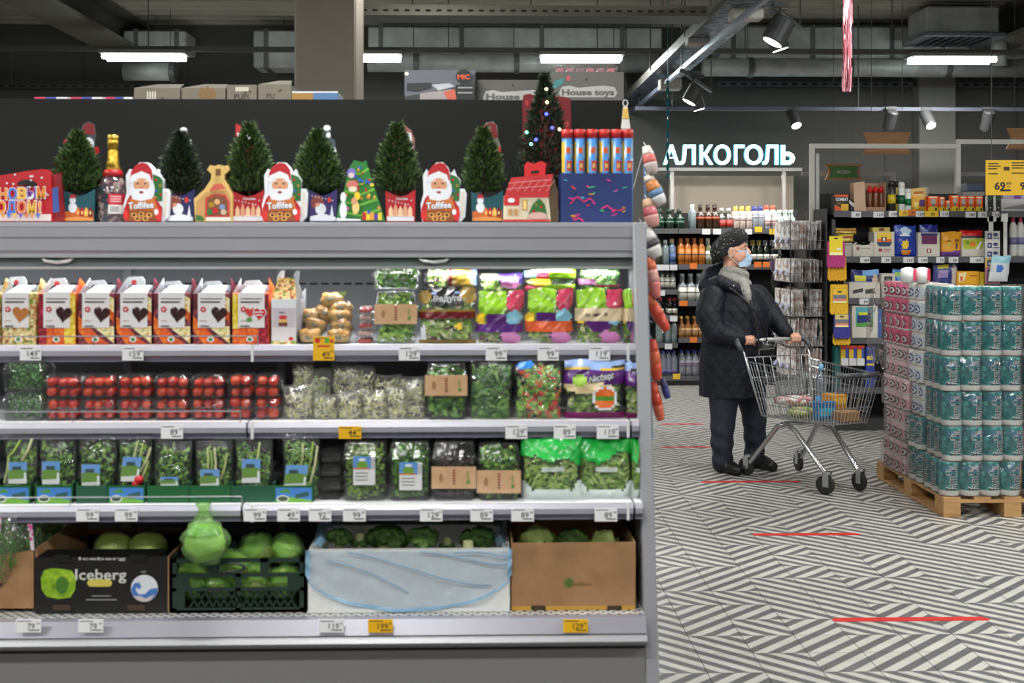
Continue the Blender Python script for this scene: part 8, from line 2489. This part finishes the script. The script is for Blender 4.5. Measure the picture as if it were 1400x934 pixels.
# =================================================================== SHOPPING TROLLEY
HD = Vector((.39, -.92, 0)).normalized()
SDv = Vector((.92, .39, 0)).normalized()
O0 = Vector((2.003, 8.435, 0))
chrome = C(190, 192, 196, .22, .9)
plast = C(70, 72, 76, .4)
def L3(s, t, z):
 return O0 + HD * s + SDv * t + Vector((0, 0, z))
ct_ = thing('shopping_trolley', O0, 'chrome wire shopping trolley pushed by the woman', 'trolley')
def rim(s, z=None):
 """half width and height of the basket rim at s"""
 f = (s - .05) / .81
 return .26 - .09 * f, .775 - .03 * f
def foot(s):
 f = (s - .14) / .64
 return .20 - .07 * f, .42 + .02 * f
for sd in (-1, 1):
 m_ = MB()
 for lv in (0, .22, .44, .66, .86, 1):
  pts = []
  for k in range(9):
   f = k / 8
   s0, s1 = .14 + .64 * f, .05 + .81 * f
   (w0, z0), (w1, z1) = foot(s0), rim(s1)
   pts.append(L3(s0 + (s1 - s0) * lv, sd * (w0 + (w1 - w0) * lv), z0 + (z1 - z0) * lv))
  m_.tube(pts, .0045 if lv in (0, 1) else .0028, chrome, 6)
 for k in range(27):
  f = k / 26
  s0, s1 = .14 + .64 * f, .05 + .81 * f
  (w0, z0), (w1, z1) = foot(s0), rim(s1)
  m_.tube([L3(s0, sd * w0, z0), L3(s1, sd * w1, z1)], .0022, chrome, 5)
 m_.build('basket_side', ct_)
m_ = MB()
for k in range(11):
 t = -1 + 2 * k / 10
 m_.tube([L3(.14, t * .2, .42), L3(.78, t * .13, .44)], .0024, chrome, 5)
 m_.tube([L3(.78, t * .13, .44), L3(.86, t * .17, .745)], .0024, chrome, 5)
for k in range(9):
 f = k / 8
 w0, z0 = foot(.14 + .64 * f)
 m_.tube([L3(.14 + .64 * f, -w0, z0), L3(.14 + .64 * f, w0, z0)], .0024, chrome, 5)
for lv in (.33, .66, 1):
 m_.tube([L3(.78 + .08 * lv, -.13 - .04 * lv, .44 + .305 * lv), L3(.78 + .08 * lv, .13 + .04 * lv, .44 + .305 * lv)], .0034, chrome, 6)
m_.build('basket_front_and_floor', ct_)
m_ = MB()
for k in range(9):
 t = -1 + 2 * k / 8
 m_.tube([L3(.14, t * .2, .42), L3(.04, t * .255, .80)], .0026, chrome, 5)
for lv in (.3, .65, 1):
 m_.tube([L3(.14 - .1 * lv, -.2 - .055 * lv, .42 + .38 * lv), L3(.14 - .1 * lv, .2 + .055 * lv, .42 + .38 * lv)], .004, chrome, 6)
m_.build('rear_gate', ct_)
m_ = MB()
m_.tube([L3(.06, -.17, .79), L3(.06, -.17, .85), L3(.06, -.05, .855), L3(.055, -.03, .895), L3(.055, 0, .905), L3(.055, .03, .895), L3(.06, .05, .855), L3(.06, .17, .85), L3(.06, .17, .79)], .0045, chrome, 6)
m_.build('child_seat_loop', ct_)
MB().tube([L3(-.05, -.27, .905), L3(-.05, .27, .905)], .0135, C(186, 188, 190, .3, .3), 12).build('handle_bar', ct_, smooth=True)
for sd in (-1, 1):
 MB().tube([L3(-.055, sd * .20, .907), L3(-.055, sd * .27, .912), L3(-.02, sd * .285, .89), L3(.02, sd * .28, .845)], [.015, .021, .02, .014], plast, 10).build('handle_cap', ct_, smooth=True)
 MB().tube([L3(-.03, sd * .27, .89), L3(.03, sd * .265, .82), L3(.06, sd * .255, .72), L3(.14, sd * .2, .42)], .007, chrome, 8).build('handle_stay', ct_, smooth=True)
 MB().tube([L3(-.0, sd * .21, .075), L3(.02, sd * .21, .10), L3(.26, sd * .165, .365), L3(.34, sd * .155, .385), L3(.42, sd * .15, .36), L3(.70, sd * .13, .13), L3(.73, sd * .13, .095)], .0165, chrome, 10).build('leg', ct_, smooth=True)
 MB().tube([L3(.84, sd * .165, .75), L3(.875, sd * .10, .75), L3(.88, 0, .75)], .017, plast, 8).build('bumper', ct_, smooth=True)
MB().tube([L3(.30, -.16, .385), L3(.30, .16, .385)], .014, chrome, 8).build('cross_tube', ct_, smooth=True)
for s, t, a in ((0, -.21, .3), (0, .21, -.2), (.73, -.13, .5), (.73, .13, .1)):
 d = (HD * math.cos(a) + SDv * math.sin(a))
 sdv = Vector((d.y, -d.x, 0))
 c = L3(s, t, .061) - d * .02
 m_ = MB()
 n = 18
 ring = []
 for sg in (-1, 1):
  for rr_ in (.052, .060):
   w = .013 if rr_ < .06 else .009
   ring.append([c + sdv * sg * w + d * rr_ * math.cos(k * 2 * math.pi / n) + Vector((0, 0, rr_ * math.sin(k * 2 * math.pi / n))) for k in range(n)])
 vs2 = ring[0] + ring[1] + ring[3] + ring[2]
 m_.add(vs2, [tuple(range(n)), tuple(range(4 * n - 1, 3 * n - 1, -1))] + [(b_ * n + k, b_ * n + (k + 1) % n, (b_ + 1) * n + (k + 1) % n, (b_ + 1) * n + k) for b_ in range(3) for k in range(n)], C(34, 34, 36, .6))
 wh = m_.build('caster_wheel', ct_)
 m_ = MB()
 for sg in (-1, 1):
  m_.obox(c + sdv * sg * .018 + d * .008 + Vector((0, 0, .03)), d * .02, sdv * .002, (0, 0, .042), chrome)
 m_.tube([c + d * .02 + Vector((0, 0, .068)), c + d * .02 + Vector((0, 0, .085))], .024, chrome, 10)
 m_.build('fork', wh)
# grey info plate with four round icons
m_ = MB()
P = [L3(.19, -.13, .65), L3(.19, .12, .665), L3(.17, .13, .53), L3(.17, -.11, .52)]
m_.add(P + [p_ - HD * .004 for p_ in P], [(3, 2, 1, 0), (4, 5, 6, 7), (0, 1, 5, 4), (1, 2, 6, 5), (2, 3, 7, 6), (3, 0, 4, 7)], C(128, 130, 132, .5))
ip = m_.build('info_plate', ct_)
m_ = MB()
for k in range(4):
 c = L3(.1895, -.075 + k * .05, .585)
 ring = [c + SDv * .019 * math.cos(a * .4488) + Vector((0, 0, .019 * math.sin(a * .4488))) + HD * .004 for a in range(14)]
 m_.tube(ring, .0022, C(206, 206, 206, .5), 5, closed=True)
 m_.obox(c + HD * .004, SDv * .008, HD * .0008, Vector((.004, 0, .008)), C(190, 190, 190, .5))
 m_.obox(c + HD * .004 + Vector((0, 0, .03)), SDv * .010, HD * .0008, Vector((0, 0, .003)), C(206, 206, 206, .5))
m_.build('icons', ip)
def cart_lump(name, label, cat, s, t, z, r, mat, seed, amp=.15, part='pack'):
 p_ = L3(s, t, z + (r[2] if hasattr(r, '__len__') else r))
 o = thing(name, L3(s, t, z), label, cat, 'groceries in the trolley')
 m_ = MB()
 lump(m_, p_, r, mat, seed, amp, 2.2, 18, 12)
 m_.build(part, o, smooth=True)
 return o
cart_lump('meat_pack', 'white and red film pack in the trolley, under the info plate', 'food pack', .30, -.06, .50, (.13, .06, .035), noisy('meat_print', [(.42, (222, 216, 212)), (.58, (190, 70, 70)), (.62, (232, 226, 222))], 14, .35), 1)
cart_lump('salad_pack', 'clear pack of yellow-green salad low in the trolley', 'food pack', .40, -.08, .435, (.10, .07, .035), noisy('salad_mix', [(.35, (70, 96, 40)), (.5, (150, 170, 90)), (.62, (206, 190, 150)), (.7, (90, 110, 60))], 30, .4), 2)
cart_lump('grey_pouch', 'crumpled grey pouch at the back of the trolley basket', 'food pack', .2, .06, .44, (.09, .05, .05), C(150, 150, 154, .3), 3)
o = thing('water_bottle', L3(.40, .075, .435), 'clear water bottle with pale blue cap standing in the trolley', 'bottle', 'groceries in the trolley')
c = OFF[o.name]
MB().lathe([(.034, 0), (.038, .01), (.036, .09), (.038, .1), (.038, .2), (.03, .25), (.013, .29), (.013, .31)], tuple(c), film('pet_clear', (226, 240, 250), .08, .8, .08, .06, .3, 20, (210, 226, 240)), 16).build('body', o, smooth=True)
MB().lathe([(.0385, .06), (.0385, .13)], tuple(c), C(60, 140, 200, .4), 16).build('label_wrap', o, smooth=True)
MB().lathe([(.016, .3), (.016, .335), (.012, .338)], tuple(c), C(120, 180, 214, .4), 12).build('cap', o, smooth=True)
o = thing('blue_packet', L3(.55, -.02, .44), 'blue and teal printed packet in the front of the trolley', 'packet', 'groceries in the trolley')
MB().obox(L3(.55, -.02, .50), SDv * .075, HD * .03, (0, 0, .055), C(36, 110, 160, .35)).build('packet', o, bevel=.006)
MB().obox(L3(.582, -.02, .49), SDv * .06, HD * .001, (0, 0, .025), C(60, 160, 190, .4)).build('label_panel', o)
o = thing('yellow_carton', L3(.52, .12, .44), 'yellow and orange carton at the far side of the trolley', 'carton', 'groceries in the trolley')
MB().obox(L3(.50, .10, .52), SDv * .055, HD * .06, (0, 0, .07), C(206, 140, 40, .45)).build('carton', o, bevel=.003)
MB().obox(L3(.562, .10, .55), SDv * .045, HD * .001, (0, 0, .02), C(226, 176, 70, .45)).build('label_panel', o)
o = thing('brown_carton', L3(.66, .08, .44), 'low tan carton at the front of the trolley', 'carton', 'groceries in the trolley')
MB().obox(L3(.68, .05, .475), SDv * .07, HD * .05, (0, 0, .03), C(150, 110, 66, .6)).build('carton', o, bevel=.003)
# =================================================================== WOMAN AT THE TROLLEY
def chain(mb, pts, mat, n=7):
 """overlapping balls along (point, radius) pairs"""
 for (p_, r_), (q_, s_) in zip(pts, pts[1:]):
  for k in range(n + 1):
   f = k / n
   a, b = (r_, s_)
   rad = tuple(x + (y - x) * f for x, y in zip(a, b)) if hasattr(a, '__len__') else a + (b - a) * f
   mb.ball(Vector(p_).lerp(Vector(q_), f), rad, mat, 14, 9)
def fuse(mb, name, parent, voxel, mat, smooth=4, clamp=None, top=False, ops=None):
 """weld the balls into one continuous skin"""
 o = mb.build('tmp', origin=(0, 0, 0))
 md = o.modifiers.new('r', 'REMESH'); md.mode = 'VOXEL'; md.voxel_size = voxel
 m2 = o.modifiers.new('s', 'SMOOTH'); m2.iterations = smooth; m2.factor = .5
 bpy.context.view_layer.update()
 dg = bpy.context.evaluated_depsgraph_get()
 me = bpy.data.meshes.new_from_object(o.evaluated_get(dg))
 bpy.data.objects.remove(o)
 me.materials.clear(); me.materials.append(mat)
 off = OFF[parent.name] if parent else Vector((0, 0, 0))
 for v in me.vertices:
  p_ = Vector(v.co)
  if clamp is not None and p_.z < clamp: p_.z = clamp
  if ops: p_ = ops(p_)
  v.co = p_ - off
 me.polygons.foreach_set('use_smooth', [True] * len(me.polygons))
 n_ = bpy.data.objects.new(name, me)
 COL.objects.link(n_)
 if parent: n_.parent = parent
 OFF[n_.name] = off
 return n_
def A(x, y, Y, r):
 return (at(x, y, Y), r)
skin_m = noisy('skin', [(.3, (206, 150, 126)), (.7, (222, 168, 142))], 20, .5)
YM = 8.60
HB = MB()
hc = at(1003, 344, YM)
hcam = Vector((.93, -.36, .05)).normalized()          # where the face looks: right and a little to the camera
hsd = Vector((-hcam.y, hcam.x, 0)).normalized()
def hp(f, s, u):
 return hc + hcam * f + hsd * s + Vector((0, 0, u))
HB.ball(hc + Vector((0, 0, .012)), (.092, .082, .105), None, 20, 14)
chain(HB, [(hp(.03, 0, -.02), .072), (hp(.055, 0, -.07), .05), (hp(.07, 0, -.095), .032)], None, 4)
chain(HB, [(hp(.088, 0, .018), .013), (hp(.106, 0, -.012), .016), (hp(.10, 0, -.02), .017)], None, 3)          # nose
for s_ in (-1, 1):
 chain(HB, [(hp(.055, s_ * .04, -.03), .038), (hp(.04, s_ * .05, -.05), .035)], None, 2)               # cheeks
 chain(HB, [(hp(.076, s_ * .02, .034), .014), (hp(.062, s_ * .052, .030), .014)], None, 3)             # brow
 chain(HB, [(hp(-.005, s_ * .083, .02), .014), (hp(-.01, s_ * .086, -.01), .013), (hp(-.004, s_ * .083, -.03), .009)], None, 3)   # ear
 HB.ball(hp(.074, s_ * .032, .012), .0155, None, 10, 8)                                                # eye ball under the lid
chain(HB, [(hp(.092, -.02, -.058), .009), (hp(.097, 0, -.057), .011), (hp(.092, .02, -.058), .009)], None, 3)  # mouth
chain(HB, [(hp(-.01, 0, -.06), .062), A(1000, 384, YM, .065), A(1001, 400, YM, .10), A(1004, 430, YM, .15), A(1004, 480, YM, .15), A(1003, 500, YM, .13)], None, 6)
wrR, wrL = at(1021, 463, 8.44), at(1077, 456, 8.56)
chain(HB, [A(978, 405, 8.52, .07), A(976, 450, 8.48, .055), (wrR, .032)], None, 6)
chain(HB, [A(1034, 405, 8.70, .07), A(1058, 433, 8.66, .05), (wrL, .032)], None, 6)
chain(HB, [A(990, 520, 8.54, .08), A(987, 590, 8.50, .065), A(986, 630, 8.49, .045)], None, 8)
chain(HB, [A(1026, 520, 8.68, .08), A(1031, 585, 8.66, .065), A(1031, 622, 8.66, .045)], None, 8)
for wr_, t0, sg in ((wrR, -.175, 1), (wrL, .20, -1)):
 Hc = L3(-.05, t0, .905)
 kn = Hc - HD * .028 + Vector((0, 0, .026))
 chain(HB, [(wr_, .028), (wr_.lerp(kn, .6), .027), (kn, .021)], None, 4)
 for i in range(4):
  off = SDv * ((i - 1.5) * .0205)
  ln = (.92, 1.0, .97, .82)[i if sg > 0 else 3 - i]
  chain(HB, [(kn + off, .0125), (Hc + off + HD * .004 * ln + Vector((0, 0, .031)), .0105), (Hc + off + HD * .027 * ln + Vector((0, 0, .012)), .0098), (Hc + off + HD * .026 * ln + Vector((0, 0, -.014)), .0092), (Hc + off + HD * .010 + Vector((0, 0, -.026)), .0085)], None, 4)
 th = SDv * sg * .044
 chain(HB, [(kn - HD * .012 + th * .5 - Vector((0, 0, .006)), .0135), (Hc - HD * .026 + th + Vector((0, 0, -.002)), .0115), (Hc - HD * .012 + th * 1.05 + Vector((0, 0, -.026)), .010), (Hc + HD * .008 + th * .95 + Vector((0, 0, -.03)), .009)], None, 4)
wm_ = fuse(HB, 'person', None, .0055, skin_m, 3)
# put the origin of the figure at her feet
base = Vector((hc.x, YM, 0))
for v in wm_.data.vertices: v.co -= base
wm_.location = base
OFF[wm_.name] = base
tag(wm_, 'person in dark quilted coat, black beret and face mask pushing a trolley', 'person')
m_ = MB()
for s_ in (-1, 1):
 m_.ball(hp(.0845, s_ * .034, .0125), (.0075, .0085, .0062), C(60, 44, 34, .2), 10, 8)
m_.build('eyes', wm_, smooth=True)
m_ = MB()
for s_ in (-1, 1):
 m_.tube([hp(.094, s_ * .016, .034), hp(.092, s_ * .034, .040), hp(.082, s_ * .052, .034)], .003, C(110, 76, 56, .7), 5)
m_.build('eyebrows', wm_)
# quilted coat
m, nt, p, N, L = nodes_of('quilted_navy')
tc = N.new('ShaderNodeTexCoord')
hts = []
for a in (38, -38):
 mp = N.new('ShaderNodeMapping'); mp.inputs['Rotation'].default_value = (0, R(a), 0)
 L.new(tc.outputs['Object'], mp.inputs[0])
 wv = N.new('ShaderNodeTexWave'); wv.inputs['Scale'].default_value = 4.6; wv.inputs['Distortion'].default_value = .25
 wv.wave_profile = 'SIN'
 L.new(mp.outputs[0], wv.inputs[0])
 pw_ = N.new('ShaderNodeMath'); pw_.operation = 'POWER'; pw_.inputs[1].default_value = .35
 L.new(wv.outputs['Fac'], pw_.inputs[0])
 hts.append(pw_)
mn = N.new('ShaderNodeMath'); mn.operation = 'MINIMUM'
L.new(hts[0].outputs[0], mn.inputs[0]); L.new(hts[1].outputs[0], mn.inputs[1])
nz = N.new('ShaderNodeTexNoise'); nz.inputs['Scale'].default_value = 14
L.new(tc.outputs['Object'], nz.inputs[0])
ad = N.new('ShaderNodeMath'); ad.operation = 'MULTIPLY_ADD'; ad.inputs[1].default_value = .9
L.new(nz.outputs['Fac'], ad.inputs[0]); L.new(mn.outputs[0], ad.inputs[2])
bp = N.new('ShaderNodeBump'); bp.inputs['Strength'].default_value = .38; bp.inputs['Distance'].default_value = .01
L.new(ad.outputs[0], bp.inputs['Height']); L.new(bp.outputs[0], p.inputs['Normal'])
p.inputs['Base Color'].default_value = rgb((20, 22, 33)); p.inputs['Roughness'].default_value = .6; p.inputs['Specular IOR Level'].default_value = .3
coat_m = m
Yt = YM
K = MB()
chain(K, [A(999, 550, Yt, (.225, .20, .2)), A(1001, 500, Yt, (.232, .205, .2)), A(1005, 455, Yt, (.232, .21, .2)), A(1007, 428, Yt, (.222, .2, .16)), A(1004, 408, Yt, (.19, .17, .12)), A(1001, 394, Yt, (.14, .13, .08))], None, 6)
chain(K, [A(975, 408, 8.50, .098), A(969, 430, 8.46, .094), A(976, 453, 8.43, .084), A(1000, 462, 8.42, .066), A(1016, 463.5, 8.435, .056)], None, 6)
chain(K, [A(1034, 408, 8.72, .10), A(1054, 430, 8.68, .080), A(1070, 450, 8.58, .060), A(1074, 454, 8.57, .054)], None, 6)
fuse(K, 'coat', wm_, .009, coat_m, 6, clamp=at(1000, 541, Yt).z)
K = MB()
chain(K, [A(968, 392, 8.58, .07), A(972, 379, 8.68, .075), A(986, 372, 8.72, .07), A(1006, 380, 8.72, .05)], None, 5)
chain(K, [A(968, 394, 8.56, .06), A(984, 386, 8.50, .05), A(1004, 394, 8.46, .042), A(1022, 408, 8.46, .034)], None, 5)
chain(K, [A(1006, 382, 8.74, .045), A(1020, 390, 8.66, .04), A(1030, 402, 8.58, .034)], None, 5)
fuse(K, 'hood', wm_, .008, coat_m, 5)
m_ = MB()
m_.tube([at(1026, 410, 8.40), at(1034, 440, 8.375), at(1040, 490, 8.39), at(1040, 538, 8.40)], .008, C(14, 15, 20, .5), 8)
m_.build('placket', wm_, smooth=True)
m_ = MB()
for x, y, Y in ((1003, 391, 8.41), (1014, 396, 8.41)):
 m_.ball(at(x, y, Y), .006, C(200, 200, 200, .25, .7), 8, 6)
m_.build('snaps', wm_, smooth=True)
# scarf
K = MB()
for z_, rr_, tr_ in ((374, .072, .03), (382, .085, .034), (391, .082, .03)):
 c = at(1003, z_, YM)
 K.tube([c + Vector((rr_ * math.cos(a * .3927) + .01, rr_ * .9 * math.sin(a * .3927), .018 * math.sin(a * .3927 + z_) - .015 * math.cos(a * .3927))) for a in range(16)], tr_, None, 10, closed=True)
chain(K, [A(1016, 388, 8.47, .04), A(1021, 402, 8.43, .034), A(1024, 412, 8.42, .018)], None, 4)
fuse(K, 'scarf', wm_, .007, noisy('grey_knit', [(.35, (136, 134, 130)), (.65, (166, 163, 158))], 60, .85, bump=.6, bscale=80), 3)
# trousers and shoes
K = MB()
chain(K, [A(990, 530, 8.54, .115), A(989, 565, 8.52, .092), A(987, 600, 8.50, .080), A(988, 632, 8.49, .070)], None, 8)
chain(K, [A(1025, 530, 8.68, .115), A(1031, 565, 8.67, .09), A(1032, 595, 8.66, .078), A(1031, 625, 8.66, .068)], None, 8)
def crease(p_):
 k = .006 * math.sin(p_.z * 55 + p_.x * 20) * max(0, min(1, (.35 - p_.z) * 4 + .3))
 return Vector((p_.x + k, p_.y + k * .6, p_.z))
fuse(K, 'trousers', wm_, .008, noisy('dark_denim', [(.3, (18, 23, 36)), (.7, (30, 37, 54))], 26, .75, bump=.3, bscale=70), 4, clamp=.035, ops=crease)
for pts, lb in (([(at(984, 0, 8.50).x, 8.50, .05), (at(998, 0, 8.44).x, 8.44, .045), (at(1008, 0, 8.37).x, 8.37, .032)], 0), ([(at(1033, 0, 8.66).x, 8.66, .05), (at(1047, 0, 8.59).x, 8.59, .042), (at(1056, 0, 8.52).x, 8.52, .03)], 1)):
 K = MB()
 chain(K, [(Vector(pts[0]), .052), (Vector(pts[1]), .048), (Vector(pts[2]), .038)], None, 5)
 fuse(K, 'shoe', wm_, .007, C(18, 18, 19, .4), 3, clamp=.002)
# beret with sequins
K = MB()
ax_ = Vector((-.76, .12, -.64)).normalized()
hat_n = Vector((-.62, .1, .78)).normalized()
hcn = at(997, 336, YM + .01)
for k in range(9):
 f = -1 + k / 4
 K.ball(hcn + ax_ * (.068 * f) + hat_n * (.012 * (1 - f * f)), (.082, .098, .080), None, 16, 12)
pl = hp(.02, 0, .028)
brim_n = Vector((.60, -.10, -.79)).normalized()
def cut(p_):
 d = (p_ - pl).dot(brim_n)
 return p_ - brim_n * d * .96 if d > 0 else p_
beret = fuse(K, 'beret', wm_, .007, noisy('black_felt', [(.4, (20, 20, 21)), (.6, (32, 32, 33))], 50, .85, bump=.4, bscale=90), 4, ops=cut)
m_ = MB()
rq = random.Random(5)
vs2 = [v for v in beret.data.vertices if v.normal.y < -.35 and v.normal.dot(Vector((-.6, 0, .7))) > .1]
for v in rq.sample(vs2, min(34, len(vs2))):
 m_.ball(v.co + OFF[beret.name] + v.normal * .002, .0048, C(216, 216, 220, .15, .8), 6, 5)
stuff(m_.build('sequins', beret))
# face mask with ear loops
K = MB()
msk = noisy('mask_blue', [(.3, (150, 182, 214)), (.7, (176, 204, 230))], 10, .7)
def mk(u, v):
 a = (u - .5) * 2.5
 r_ = .088 + .026 * math.exp(-(a * 2.2) ** 2) * math.sin(math.pi * min(1, v * 1.15))
 z = -.108 + .115 * v
 pl_ = .002 * math.sin(v * 19)
 return hp(.012 + (r_ + pl_ + (.006 if v < .25 else .0)) * math.cos(a * .92), .062 * math.sin(a * .92) * 1.25, z)
m_ = MB()
m_.grid(mk, 16, 14, msk)
m_.grid(lambda u, v: Vector(mk(1 - u, v)) - hcam * .003, 16, 14, msk)
m_.build('face_mask', wm_, smooth=True)
for s_, u in ((-1, 0), (1, 1)):
 e = hp(-.012, s_ * .098, .0)
 MB().tube([mk(u, .95), e + Vector((0, 0, .025)), e - hcam * .01, e - Vector((0, 0, .03)), mk(u, .1)], .0018, C(226, 226, 226, .6), 5).build('ear_loop', wm_)
MB().ball(hp(-.004, -.094, -.03), .006, C(230, 226, 214, .2), 8, 6).build('earring', wm_, smooth=True)
# shoulder bag
sb_ = thing('shoulder_bag', at(1045, 476, 8.42), "small black shoulder bag hanging at the woman's front", 'bag')
m_ = MB()
lump(m_, at(1046, 478, 8.46), (.07, .035, .055), C(16, 16, 18, .35), 4, .08, 2, 18, 12)
m_.build('body', sb_, smooth=True)
MB().tube([at(1050, 470, 8.40), at(1038, 432, 8.36), at(1020, 412, 8.37), at(1004, 398, 8.40), at(990, 390, 8.44)], .007, C(14, 14, 16, .4), 8).build('strap', sb_, smooth=True)
MB().tube([at(1046 + 4 * math.cos(a * .785), 466 + 4 * math.sin(a * .785), 8.355) for a in range(8)], .003, C(170, 170, 174, .2, .8), 6, closed=True).build('ring', sb_)
